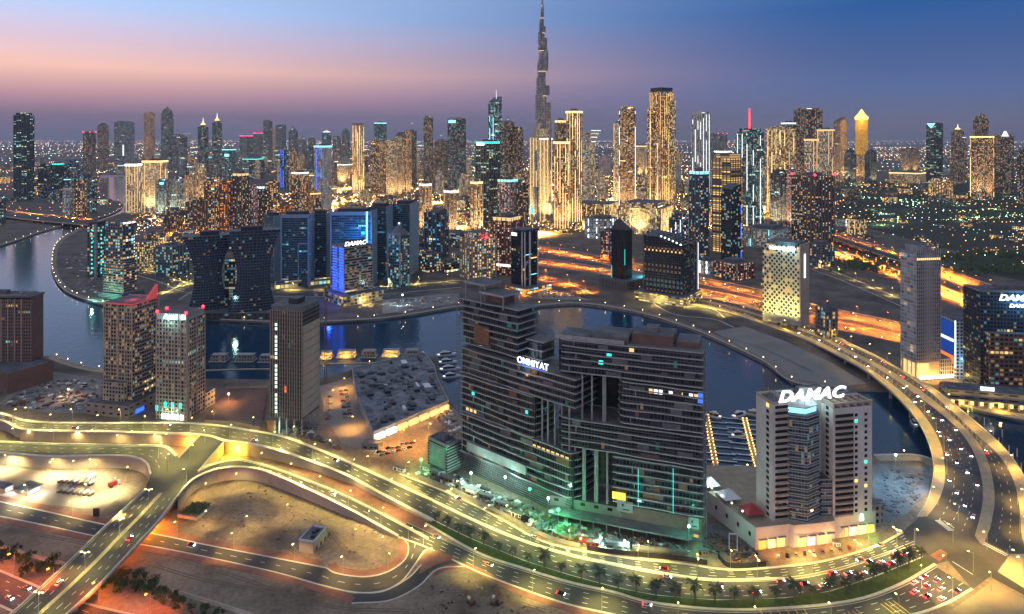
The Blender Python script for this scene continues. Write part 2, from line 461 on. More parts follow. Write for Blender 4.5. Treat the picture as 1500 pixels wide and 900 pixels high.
# canal water
wm, wt, wp = newmat('canal_water')
wp.inputs['Base Color'].default_value = (.006, .04, .085, 1); wp.inputs['Roughness'].default_value = .1; wp.inputs['IOR'].default_value = 1.33
wp.inputs['Specular IOR Level'].default_value = .6
tcn = N(wt, 'ShaderNodeTexCoord'); wn_ = N(wt, 'ShaderNodeTexNoise'); wn_.inputs['Scale'].default_value = .16; wn_.inputs['Detail'].default_value = 5
wmp = N(wt, 'ShaderNodeMapping'); wmp.inputs['Scale'].default_value = (1, .7, 1)
wt.links.new(tcn.outputs['Object'], wmp.inputs[0]); wt.links.new(wmp.outputs[0], wn_.inputs['Vector'])
wb = N(wt, 'ShaderNodeBump'); wb.inputs['Strength'].default_value = .26; wb.inputs['Distance'].default_value = 1.0
wt.links.new(wn_.outputs[0], wb.inputs['Height']); wt.links.new(wb.outputs[0], wp.inputs['Normal'])
mb = MB(); mb.face([(-2600, 480, -2.5), (1400, 480, -2.5), (1400, 5200, -2.5), (-2600, 5200, -2.5)])
tag(mb.build('canal_water', wm), kind='structure')
# quay walls and promenade
mb = MB()
for i in range(len(hole)):
    a, b = hole[i], hole[(i + 1) % len(hole)]
    mb.face([(a.x, a.y, -4), (b.x, b.y, -4), (b.x, b.y, .02), (a.x, a.y, .02)])
tag(mb.build('canal_bank', M_['quay']), kind='structure')
def prom(name, px, w, mat='quay', z=.35, n=60):
    p = path(px, n); mb = MB(); A, B = p, off(p, w)
    ribbon(mb, A, B, z, 0, thick=z + .3)
    strip(mb, off(p, .3), .5, .9, 1, z)
    return tag(mb.build(name, [M_[mat], M_['kerb']]), kind='structure')
P_FAR = [(672, 449), (610, 460), (560, 467), (470, 472), (400, 472), (300, 467), (230, 457), (165, 449), (130, 441), (95, 426), (79, 406), (75, 386), (80, 362), (95, 347), (115, 336), (137, 327)]
P_BASIN = [(1236, 570), (1160, 560), (1120, 531), (1060, 502), (1010, 481), (930, 457), (850, 445), (770, 449), (672, 449)]
P_RIGHT = [(1640, 630), (1500, 616), (1430, 600), (1340, 574)]
P_NEAR = [(78, 522), (100, 531), (140, 541), (220, 552)]
P_LEFTBANK = [(178, 306), (165, 313), (140, 321), (105, 328), (60, 340), (20, 354), (-30, 370)]
P_CRES = [(146, 284), (160, 293), (175, 295), (181, 300), (178, 306)]
P_DAM = [(1280, 668), (1340, 668), (1370, 676)]
prom('promenade_path', P_FAR, 9); prom('promenade_path', P_BASIN, 10); prom('promenade_path', P_RIGHT, 16, 'paving')
prom('promenade_path', P_NEAR[::-1], -7, 'paving'); prom('promenade_path', P_LEFTBANK[::-1], -10); prom('promenade_path', P_DAM[::-1], -9, 'paving')

ROADS = {}
def road(name, A, B, n=60, z=.06, mat='asphalt', thick=0, lanes=(), dash=(3.5, 7), edge=True, kerbw=0, kerbh=.16, mw=.28, kerbs=(1, 1)):
    pa, pb = path(A, n), path(B, n)
    mb = MB(); ribbon(mb, pa, pb, z, 0, thick=thick, mside=0)
    o = tag(mb.build(name, M_[mat]), kind='structure')
    lm = MB()
    for f in lanes: dashes(lm, mid(pa, pb, f), mw, dash[0], dash[1], z + .05)
    if edge:
        for f in (.04, .96): dashes(lm, mid(pa, pb, f), mw, 50, 0, z + .05)
    if lm.f: tag(lm.build('lane_markings', M_['line']), kind='structure')
    if kerbw:
        km = MB()
        if kerbs[0]: strip(km, pa, kerbw, kerbh, 0, z - .05)
        if kerbs[1]: strip(km, pb, kerbw, kerbh, 0, z - .05)
        tag(km.build('kerb', M_['kerb']), kind='structure')
    ROADS[name + str(len(ROADS))] = (pa, pb)
    return pa, pb
# --- elevated boulevard coming in from the left, falling to the ground by the grass median
R1U = [(-80, 596, 8), (0, 606, 8), (48, 618, 8), (147, 620, 8), (257, 620, 8), (312, 623, 8), (366, 631, 8), (421, 642, 6.5), (500, 673, 4), (567, 703, 2), (633, 733, .2)]
R1L = [(-80, 606, 8), (0, 616, 8), (30, 628, 8), (73, 631, 8), (183, 633, 8), (293, 637, 8), (330, 646, 8), (366, 650, 8), (421, 664, 6.5), (500, 693, 4), (567, 728, 2), (633, 762, .2)]
r1 = road('boulevard_road', R1U, R1L, 90, lanes=(.33, .66), kerbw=2.6, kerbh=.4)
# embankment filling under it
mb = MB()
ribbon(mb, r1[0], r1[1], -.05, 0, thick=0)
for P in r1:
    for i in range(len(P) - 1):
        a, b = P[i], P[i + 1]
        mb.face([(a.x, a.y, 0), (b.x, b.y, 0), (b.x, b.y, b.z - .06), (a.x, a.y, a.z - .06)])
tag(mb.build('embankment_ground', M_['wall']), kind='structure')
RCU = [(585, 694), (667, 727), (733, 760), (800, 795), (900, 815), (1000, 826), (1070, 835), (1150, 830), (1217, 820), (1283, 800), (1322, 780)]
RMED = [(633, 733), (700, 765), (760, 790), (830, 812), (900, 827), (975, 841), (1050, 850), (1150, 848), (1220, 836), (1290, 814), (1340, 795)]
RGT = [(633, 762), (683, 787), (767, 822), (833, 843), (900, 861), (960, 873), (1050, 880), (1150, 877), (1217, 867), (1283, 845), (1352, 817)]
rc1 = road('boulevard_road', RCU, [(x, y - 1) for x, y in RMED], 90, lanes=(.27, .52, .77), kerbw=1.6, kerbs=(1, 0))
rc2 = road('boulevard_road', [(x, y + 1) for x, y in RMED], RGT, 90, lanes=(.27, .52, .77), kerbw=1.4, kerbs=(0, 1))
mb = MB(); strip(mb, path(RMED[:8], 80), 2.2, .3, 0, .05)
tag(mb.build('median_kerb', M_['kerb']), kind='structure')
RGB = [(623, 767), (700, 810), (767, 833), (833, 853), (900, 868), (950, 882), (1050, 893), (1150, 891), (1250, 880), (1317, 857), (1370, 827)]
mb = MB(); area(mb, RGT + RGB[::-1], .02, 0, .22)
tag(mb.build('median_lawn', M_['grass']), kind='structure')
mb = MB(); strip(mb, path(RGB, 80), 1.6, .3, 0, .05); tag(mb.build('kerb', M_['kerb']), kind='structure')
# --- ramp below it
R2U = [(290, 691, 8), (312, 681, 8), (341, 675, 8), (366, 677, 8), (421, 694, 7), (500, 725, 4.5), (567, 758, 2), (627, 790, .2)]
R2L = [(260, 728, 8), (279, 706, 8), (300, 694, 8), (330, 686, 8), (366, 686, 8), (403, 696, 7.5), (500, 741, 4.5), (583, 786, .2)]
r2 = road('ramp_road', R2U, R2L, 80, lanes=(.5,), kerbw=1.5, kerbh=.9)
R2CU = [(x, y + 3) for x, y in RGB]; R2CU[0] = (597, 765)
R2CL = [(583, 787), (627, 803), (700, 838), (767, 864), (833, 886), (900, 901), (960, 914), (1050, 927), (1150, 924), (1250, 917), (1337, 901), (1385, 885), (1425, 863)]
r2c = road('lower_carriageway_road', R2CU, R2CL, 90, lanes=(.25, .5, .75), kerbw=1.2, kerbs=(0, 1))
# --- left ramp and the overpass
R4U = [(-60, 645, 8), (0, 648, 8), (73, 651, 8), (183, 653, 8), (235, 654, 8), (250, 660, 8), (259, 668, 8)]
R4L = [(-60, 662, 8), (0, 664, 8), (73, 669, 8), (165, 668, 8), (198, 671, 8), (215, 680, 8), (220, 695, 8)]
r4 = road('ramp_road', R4U, R4L, 60, lanes=(.33, .66), kerbw=1.5, kerbh=.9)
def poly3(name, px, mat, z):
    mb = MB(); P = [G(x, y, z) for x, y in px]
    for t in tessellate_polygon([P]):
        q = [P[k] for k in t]
        if (q[1] - q[0]).cross(q[2] - q[0]).z < 0: q = q[::-1]
        mb.face(q)
    return tag(mb.build(name, M_[mat]), kind='structure')
poly3('junction_road', [(212, 718), (221, 696), (216, 681), (240, 655), (257, 667), (262, 671), (293, 638), (312, 640), (330, 646), (290, 692), (279, 706), (260, 728)], 'asphalt', 8.02)
R3L = [(-30, 935, 8), (16, 900, 8), (92, 832, 8), (158, 768, 8), (212, 718, 8)]
R3R = [(55, 937, 8), (99, 900, 8), (154, 849, 8), (205, 794, 8), (235, 761, 8), (260, 728, 8)]
r3 = road('overpass_road', R3L, R3R, 60, z=.1, lanes=(.16, .3, .7, .84), kerbw=.5, kerbh=.9)
mb = MB(); strip(mb, mid(r3[0], r3[1], .5), 2.4, .25, 0, .1); tag(mb.build('median_kerb', M_['paving']), kind='structure')
bridge_root = empty('overpass_bridge', r3[0][30], 0, 'long concrete overpass carrying a four lane road above the sandy lots', 'bridge')
def at_root(o, root):
    o.parent = root; o.location = -root.location; return o
mb = MB(); ribbon(mb, r3[0], r3[1], .0, 0, thick=1.3); at_root(mb.build('deck', M_['conc']), bridge_root)
for f in (.25, .42, .60):
    i = int(f * 59); c = r3[0][i].lerp(r3[1][i], .5)
    for q in (.22, .78):
        b = r3[0][i].lerp(r3[1][i], q)
        pm = MB(); pm.cone(0, 0, -.2, 6.8, 1.2, 10, 0, 1.2); o = pm.build('pier', M_['conc'], bridge_root); o.location = Vector((b.x, b.y, 0)) - bridge_root.location
# --- retaining walls (things)
def retaining(name_pts, label, n=50, mat='wall', h=1.0, z0=-.2):
    p = path(name_pts, n); o = empty('retaining_wall', (p[n // 2].x, p[n // 2].y, 0), 0, label, 'wall')
    mb = MB()
    A, B = off(p, -.3), off(p, .3)
    for i in range(n - 1):
        for a, b in ((A[i], A[i + 1]), (B[i], B[i + 1])):
            mb.face([(a.x, a.y, z0), (b.x, b.y, z0), (b.x, b.y, b.z + h), (a.x, a.y, a.z + h)], 0, [(i, 0), (i + 1, 0), (i + 1, b.z), (i, a.z)])
    ribbon(mb, A, B, h, 0)
    at_root(mb.build('wall_face', M_[mat]), o)
    cp = MB(); strip(cp, p, 1.3, .35, 0, h); at_root(cp.build('coping', M_['kerb']), o)
    return o
nud = lambda pts, dy: [(x, y + dy, z) for x, y, z in pts]
retaining(nud(R1L[2:6], 3), 'yellow lit concrete wall under the elevated boulevard, before the junction')
retaining(nud(R1L[6:], 3), 'long tapering concrete wall under the boulevard, after the junction')
retaining(nud(R4L, 2), 'curved concrete wall rounding the lit sandy parking lot')
retaining(nud(R2L, 2), 'pinkish curved wall holding up the ramp above the sandy lot')
retaining([(262, 672, 8), (293, 639, 8)], 'short wall beside the connecting road, facing the orange underpass', 12)
retaining([(327, 650, 8), (291, 692, 8)], 'short parapet wall beside the bright yellow underpass', 12)
# --- ground-level roads under the overpass
R5U = [(-60, 722), (0, 735), (70, 750), (150, 768), (240, 785), (300, 798), (400, 817), (478, 832)]
R5L = [(-60, 748), (0, 757), (70, 771), (150, 788), (240, 804), (300, 816), (400, 838), (467, 857)]
r5 = road('service_road', R5U, R5L, 60, lanes=(.5,), kerbw=.8)
LOI = [(478, 832), (493, 840), (533, 845), (567, 838), (593, 820), (598, 800), (588, 786)]
LOO = [(467, 857), (517, 868), (557, 867), (587, 853), (608, 827), (622, 808), (634, 803)]
r5b = road('slip_road', LOI, LOO, 50, z=.07, lanes=(.5,), kerbw=.8)
r5c = road('slip_road', [(517, 869), (560, 867), (598, 847), (622, 824), (652, 812)], [(515, 884), (570, 880), (612, 860), (642, 834), (685, 830)], 40, z=.08, lanes=(), kerbw=.8)
def strip_of(name, px, w, mat, z=.12, n=60):
    mb = MB(); strip(mb, path(px, n), w, .1, 0, z - .1); return tag(mb.build(name, M_[mat]), kind='structure')
strip_of('red_pavement', [(x, y - 5) for x, y in R5U[:6]] + [(400, 812), (470, 826)], 5, 'redpave')
strip_of('red_pavement', [(x, y + 5) for x, y in R5L] + [(517, 880)], 5, 'redpave')
strip_of('red_pavement', [(486, 826), (490, 832), (510, 838), (535, 840), (563, 833), (587, 817), (592, 800), (585, 790)], 5, 'redpave')
strip_of('red_pavement', [(632, 842), (655, 832), (690, 832), (750, 862), (830, 891), (900, 908)], 5, 'redpave')
mb = MB(); area(mb, [(400, 678), (430, 688), (500, 716), (567, 752), (622, 781), (633, 768), (600, 748), (520, 710), (440, 680), (400, 668)], .03); tag(mb.build('red_verge_ground', M_['redpave']), kind='structure')
mb = MB(); area(mb, [(620, 815), (640, 806), (668, 818), (638, 828), (614, 842)], .09, 0, .15); tag(mb.build('red_island_pavement', M_['redpave']), kind='structure')
# --- highway in the corner
R6U = [(-60, 815), (0, 836), (50, 857), (120, 882), (180, 897), (260, 915)]
R6L = [(-60, 860), (0, 888), (50, 910), (120, 935), (180, 950), (260, 970)]
r6 = road('corner_highway_road', R6U, R6L, 40, lanes=(.25, .5, .75), kerbw=.8)
# --- canal bridge on the right
zb = lambda y: 9 * max(0, min(1, (y - 490) / 40)) * max(0, min(1, (745 - y) / 60))
Z = lambda pts: [(x, y, zb(y)) for x, y in pts]
BOL = Z([(1010, 446), (1060, 456), (1110, 472), (1160, 490), (1200, 507), (1239, 527), (1273, 547), (1312, 580), (1344, 617), (1361, 651), (1368, 683), (1366, 710), (1358, 738), (1345, 758)])
BSI = Z([(1012, 443), (1062, 453), (1112, 469), (1162, 486), (1200, 501), (1249, 526), (1290, 551), (1327, 580), (1356, 612), (1376, 646), (1384, 683), (1383, 710), (1374, 735), (1358, 757)])
BML = Z([(1018, 440), (1066, 450), (1116, 465), (1165, 482), (1200, 495), (1237, 515), (1286, 540), (1337, 575), (1391, 617), (1420, 651), (1435, 688), (1440, 725), (1436, 755), (1428, 785)])
BMR = Z([(1020, 438), (1069, 448), (1119, 463), (1168, 479), (1200, 491), (1244, 513), (1298, 540), (1352, 575), (1403, 617), (1436, 654), (1452, 693), (1457, 735), (1450, 770), (1436, 797)])
BRE = Z([(1026, 435), (1075, 445), (1125, 459), (1172, 475), (1205, 489), (1249, 509), (1285, 525), (1337, 556), (1386, 595), (1425, 632), (1462, 666), (1483, 700), (1493, 740), (1496, 780), (1502, 806)])
BOR = Z([(1028, 433), (1078, 443), (1128, 457), (1176, 473), (1210, 488), (1273, 517), (1317, 541), (1371, 573), (1420, 612), (1464, 651), (1490, 683), (1510, 720), (1522, 760), (1525, 800)])
bp = {k: path(v, 110) for k, v in dict(ol=BOL, si=BSI, ml=BML, mr=BMR, re=BRE, orr=BOR).items()}
canal_bridge = empty('road_bridge', (bp['ml'][60].x, bp['ml'][60].y, 0), 0, 'wide curved road bridge crossing the canal beside the beige tower', 'bridge')
mb = MB()
for p, q in (('ol', 'si'), ('si', 'ml'), ('ml', 'mr'), ('mr', 're'), ('re', 'orr')): ribbon(mb, bp[p], bp[q], -.12, 0, thick=1.5)
at_root(mb.build('deck', M_['conc']), canal_bridge)
mb = MB(); ribbon(mb, bp['si'], bp['ml'], .05); at_root(mb.build('road_surface', M_['asphalt']), canal_bridge)
mb = MB(); ribbon(mb, bp['mr'], bp['re'], .05); at_root(mb.build('road_surface', M_['asphalt']), canal_bridge)
mb = MB(); ribbon(mb, bp['ol'], bp['si'], .22, thick=1.4); at_root(mb.build('sidewalk', M_['paving']), canal_bridge)
mb = MB(); ribbon(mb, bp['re'], bp['orr'], .22, thick=1.4); at_root(mb.build('sidewalk', M_['paving']), canal_bridge)
mb = MB(); ribbon(mb, bp['ml'], bp['mr'], .25, thick=1.0); at_root(mb.build('median', M_['paving']), canal_bridge)
for k, d in (('ol', .3), ('orr', -.3)):
    mb = MB(); strip(mb, off(bp[k], d), .35, 1.1, 0, 0); at_root(mb.build('parapet', M_['kerb']), canal_bridge)
mb = MB()
for f in (.25, .5, .75): dashes(mb, mid(bp['si'], bp['ml'], f), .28, 3, 6, .1)
for f in (.33, .66): dashes(mb, mid(bp['mr'], bp['re'], f), .28, 3, 6, .1)
at_root(mb.build('lane_marking', M_['line']), canal_bridge)
for i in (44, 52, 60, 68, 76, 84):
    for q in (.12, .5, .88):
        b = bp['ol'][i].lerp(bp['orr'][i], q)
        if b.z < 4: continue
        pm = MB(); pm.cone(0, 0, -4, b.z - 1.5, 1.4, 10, 0, 1.4); o = pm.build('pier', M_['conc'], canal_bridge); o.location = Vector((b.x, b.y, 0)) - canal_bridge.location
# --- junction at the end of the bridge
mb = MB(); area(mb, [(1358, 748), (1322, 779), (1290, 800), (1352, 817), (1371, 827), (1389, 822), (1425, 864), (1450, 845), (1500, 872), (1560, 905), (1560, 870), (1504, 808), (1496, 780), (1494, 745), (1452, 760), (1436, 797), (1428, 785), (1438, 750)], .045)
tag(mb.build('junction_road', M_['asphalt']), kind='structure')
mb = MB(); area(mb, [(1440, 800), (1450, 775), (1456, 750), (1452, 745), (1440, 750), (1430, 786)], .05, 0, .2); tag(mb.build('median_island_pavement', M_['paving']), kind='structure')
mb = MB(); area(mb, [(1362, 814), (1378, 805), (1389, 812), (1376, 824)], .05, 0, .2); tag(mb.build('median_island_pavement', M_['redpave']), kind='structure')
mb = MB(); area(mb, [(1462, 838), (1480, 812), (1506, 812), (1540, 860), (1500, 862)], .05, 0, .15); tag(mb.build('island_pavement', M_['paving']), kind='structure')
mb = MB(); area(mb, [(1392, 895), (1432, 868), (1455, 850), (1490, 872), (1540, 900), (1540, 960), (1350, 960), (1352, 908)], .05, 0, .15); tag(mb.build('corner_pavement', M_['sand']), kind='structure')
mb = MB()
def xwalk(p, q, n, wd, L):
    """zebra bars between two ground points"""
    a, b = G(*p), G(*q); d = (b - a); e = Vector((-d.y, d.x, 0)).normalized() * L / 2
    for k in range(n):
        c0, c1 = a + d * ((k + .25) / n), a + d * ((k + .75) / n)
        mb.face([c0 - e + Vector((0, 0, .12)), c1 - e + Vector((0, 0, .12)), c1 + e + Vector((0, 0, .12)), c0 + e + Vector((0, 0, .12))])
xwalk((1373, 762), (1394, 778), 10, 0, 4); xwalk((1437, 794), (1476, 814), 14, 0, 4)
for p, q in (((1375, 758), (1398, 774)), ((1395, 823), (1425, 842))):
    dashes(mb, [G(*p), G(*q)], .5, 99, 0, .1)
tag(mb.build('lane_markings', M_['line']), kind='structure')
mb = MB()
for k in range(4):
    for x, y in ((1290, 885), (1236, 898)):
        dashes(mb, [G(x + 6 * k, y - 1.6 * k), G(x + 40 + 6 * k, y + 30 - 1.6 * k)], .45, 99, 0, .11)
for k in range(6): dashes(mb, [G(1112 + 13 * k, 893 - .2 * k), G(1122 + 13 * k, 906)], .4, 99, 0, .11)
tag(mb.build('lane_markings', M_['yline']), kind='structure')
# --- highways and streets beyond the canal
H1A = ([(740, 350), (800, 361), (890, 378), (1020, 405), (1115, 425), (1190, 446), (1310, 471), (1420, 500), (1600, 548)], [(742, 362), (800, 371), (890, 388), (1020, 415), (1115, 436), (1190, 458), (1310, 483), (1420, 512), (1600, 560)])
H1B = ([(744, 372), (800, 380), (890, 394), (1020, 422), (1115, 442), (1190, 464), (1310, 489), (1420, 518), (1600, 566)], [(745, 384), (800, 391), (890, 403), (1020, 433), (1115, 453), (1190, 475), (1310, 500), (1420, 529), (1600, 577)])
h1 = road('highway_road', *H1A, 80, lanes=(.25, .5, .75), mw=.5, dash=(9, 18), kerbw=1.2, kerbh=.8)
h1b = road('highway_road', *H1B, 80, lanes=(.25, .5, .75), mw=.5, dash=(9, 18), kerbw=1.2, kerbh=.8)
h2 = road('highway_road', [(1205, 335), (1320, 371), (1420, 407), (1500, 433), (1640, 480)], [(1205, 348), (1320, 387), (1420, 424), (1500, 452), (1640, 500)], 60, lanes=(.25, .5, .75), mw=.6, dash=(12, 24), kerbw=1.2, kerbh=.8)
h3 = road('highway_road', [(1205, 358), (1320, 398), (1420, 436), (1500, 463), (1640, 512)], [(1205, 369), (1320, 411), (1420, 449), (1500, 476), (1640, 528)], 60, lanes=(.33, .66), mw=.6, dash=(12, 24), kerbw=1.2, kerbh=.8)
h4 = road('street_road', [(1190, 388), (1240, 405), (1325, 440), (1400, 470)], [(1190, 395), (1240, 414), (1325, 451), (1400, 482)], 40, lanes=(.5,), kerbw=1)
h5 = road('street_road', [(196, 391), (240, 403), (290, 418), (400, 424), (470, 425), (560, 420), (676, 411)], [(196, 402), (235, 414), (285, 431), (400, 434), (470, 435), (560, 431), (676, 421)], 70, lanes=(.5,), kerbw=1.4)
h6 = road('street_road', [(236, 432), (262, 419), (286, 408)], [(262, 440), (280, 428), (310, 414)], 30, z=.14, lanes=(.5,), kerbw=1.2)
h7 = road('street_road', [(930, 428), (980, 446), (1040, 452), (1062, 466)], [(945, 436), (985, 460), (1045, 468), (1075, 480)], 30, z=.16, lanes=(), kerbw=1.2)
h8 = road('street_road', [(784, 405), (830, 415), (870, 432)], [(786, 420), (828, 430), (862, 440)], 30, mat='asphaltd', lanes=(.5,), kerbw=1.2)
def deck_bridge(name, A, B, label, n=50, z=.05):
    pa, pb = path(A, n), path(B, n); o = empty(name, (pa[n // 2].x, pa[n // 2].y, 0), 0, label, 'bridge')
    mb = MB(); ribbon(mb, pa, pb, -.05, 0, thick=1.6); at_root(mb.build('deck', M_['conc']), o)
    mb = MB(); ribbon(mb, pa, pb, z, 0); at_root(mb.build('road_surface', M_['asphalt']), o)
    for p in (pa, pb):
        mb = MB(); strip(mb, p, .8, 1.2, 0, 0); at_root(mb.build('parapet', M_['kerb']), o)
    for i in range(4, n, 6):
        for q in (.15, .85):
            b = pa[i].lerp(pb[i], q)
            pm = MB(); pm.cone(0, 0, -4, b.z - 1.5, 1.6, 8, 0, 1.6); k = pm.build('pier', M_['conc'], o); k.location = Vector((b.x, b.y, 0)) - o.location
    return pa, pb
b1 = deck_bridge('road_bridge', [(-60, 302, 8), (0, 308, 8), (60, 314, 8), (138, 322, 8)], [(-60, 310, 8), (0, 317, 8), (60, 324, 8), (138, 331, 8)], 'low orange lit bridge crossing the far bend of the canal')
fly = deck_bridge('highway_flyover', [(1212, 342, 9), (1260, 358, 9), (1320, 377, 9)], [(1212, 347, 9), (1260, 364, 9), (1320, 384, 9)], 'straight flyover above the orange highway beside the brown twin tower', 30)
# parkland, dark building plots and the pale plot inside the bend
def plot(name, px, mat, z=.03, kind='structure'):
    mb = MB(); area(mb, px, z); return tag(mb.build(name, mat if not isinstance(mat, str) else M_[mat]), kind=kind)
M_['plot'] = plain('levelled_fill', (.20, .19, .17), .95, c2=(.29, .27, .24), scale=.03)
M_['bluefill'] = plain('grey_hardcore', (.09, .09, .09), .95, c2=(.30, .29, .27), scale=.07, bump=.5)
M_['park'] = plain('park_ground', (.015, .025, .012), .95, c2=(.05, .055, .03), scale=.01)
plot('vacant_plot_ground', [(1045, 486), (1090, 478), (1150, 500), (1215, 530), (1270, 562), (1235, 566), (1165, 556), (1122, 527)], 'plot')
plot('vacant_plot_ground', [(560, 440), (640, 432), (672, 430), (672, 444), (600, 455), (560, 460)], 'plot')
plot('vacant_plot_ground', [(1282, 680), (1362, 684), (1360, 720), (1330, 752), (1300, 768), (1282, 740)], 'bluefill')
plot('park_ground', [(1225, 268), (1500, 262), (1900, 300), (1900, 420), (1500, 395), (1225, 322)], 'park')
plot('park_ground', [(1380, 372), (1500, 372), (1700, 400), (1700, 440), (1500, 412), (1420, 395)], 'park', .06)
plot('tower_plot_ground', [(80, 545), (150, 556), (152, 605), (70, 605), (0, 592), (20, 570)], 'plot', .02)
plot('vacant_plot_ground', [(330, 568), (392, 566), (388, 615), (296, 618)], 'brown', .03)
# ================================================================ large buildings near the camera
TLIST = []
class Tower:
    """frame of a rectangular building: nearest ground corner, local x along the right face, local y along the left face"""
    def __init__(s, name, label, xl, xc, xr, yb, yt, th, cat='tower', group=None, Lmax=120, z0=0.0):
        P = G(xc, yb, z0); s.P = P
        az = math.atan((xc - CX) / FPX); t = R(th) + az
        tl, tr = (xl - CX) / FPX, (xr - CX) / FPX
        c, n = math.cos(t), math.sin(t)
        def solve(num, den):
            if den <= 1e-3: return Lmax
            return max(2, min(Lmax, num / den))
        s.L1 = solve(P.x - tl * P.y, c + tl * n); s.L2 = solve(tr * P.y - P.x, n - tr * c)
        s.h = ZY(yt, P.y); s.rz = math.pi / 2 - t
        s.root = empty(name, P, s.rz, label, cat, group); TLIST.append(s)
    def part(s, name, mb, mats, loc=(0, 0, 0), rz=0): return mb.build(name, mats, s.root, loc, rz)
    def box(s, name, x0, x1, y0, y1, z0, z1, mats):
        return MB().box(x0, x1, y0, y1, z0, z1, 0, 1 if isinstance(mats, (list, tuple)) and len(mats) > 1 else 0).build(name, mats, s.root)
    def rep(s, name, mb, mats, locs):
        me = mb.mesh(name, mats)
        return [link(name, me, s.root, l) for l in locs]
def parapet(mb, x0, x1, y0, y1, z, h=1.4, t=.4, mi=0):
    mb.box(x0, x1, y0, y0 + t, z, z + h, mi); mb.box(x0, x1, y1 - t, y1, z, z + h, mi)
    mb.box(x0, x0 + t, y0 + t, y1 - t, z, z + h, mi); mb.box(x1 - t, x1, y0 + t, y1 - t, z, z + h, mi)
def roof_kit(T, x0, x1, y0, y1, z, seed=0, n=5):
    """plant rooms, chillers and ducts on a roof, one part each"""
    r = random.Random(seed); w, d = x1 - x0, y1 - y0
    mb = MB(); parapet(mb, x0 + .05, x1 - .05, y0 + .05, y1 - .05, z - .05); mb.build('parapet', M_['conc'], T.root)
    mb = MB(); a, b = x0 + w * .3, y0 + d * .35; mb.box(a, a + w * .35, b, b + d * .35, z - .05, z + 4.5, 0, 1); mb.build('plant_room', [M_['concd'], M_['roof']], T.root)
    for k in range(n):
        a, b = x0 + w * r.uniform(.1, .8), y0 + d * r.uniform(.1, .8); sx_, sy_ = r.uniform(1.5, 4), r.uniform(1.5, 4)
        mb = MB(); mb.box(a, min(a + sx_, x1 - 1), b, min(b + sy_, y1 - 1), z - .03, z + r.uniform(1, 2.4)); mb.build('roof_chiller', M_['steel'], T.root)
def lamp_light(name, kind, energy, color, parent=None, loc=(0, 0, 0), rot=(0, 0, 0), size=2.5, blend=.9, radius=.4):
    L = bpy.data.lights.new(name, kind); L.energy = energy; L.color = color
    if kind == 'SPOT': L.spot_size = size; L.spot_blend = blend
    if kind != 'SUN': L.shadow_soft_size = radius
    o = bpy.data.objects.new(name, L); o.location = loc; o.rotation_euler = rot
    if parent: o.parent = parent
    COL.objects.link(o); return o

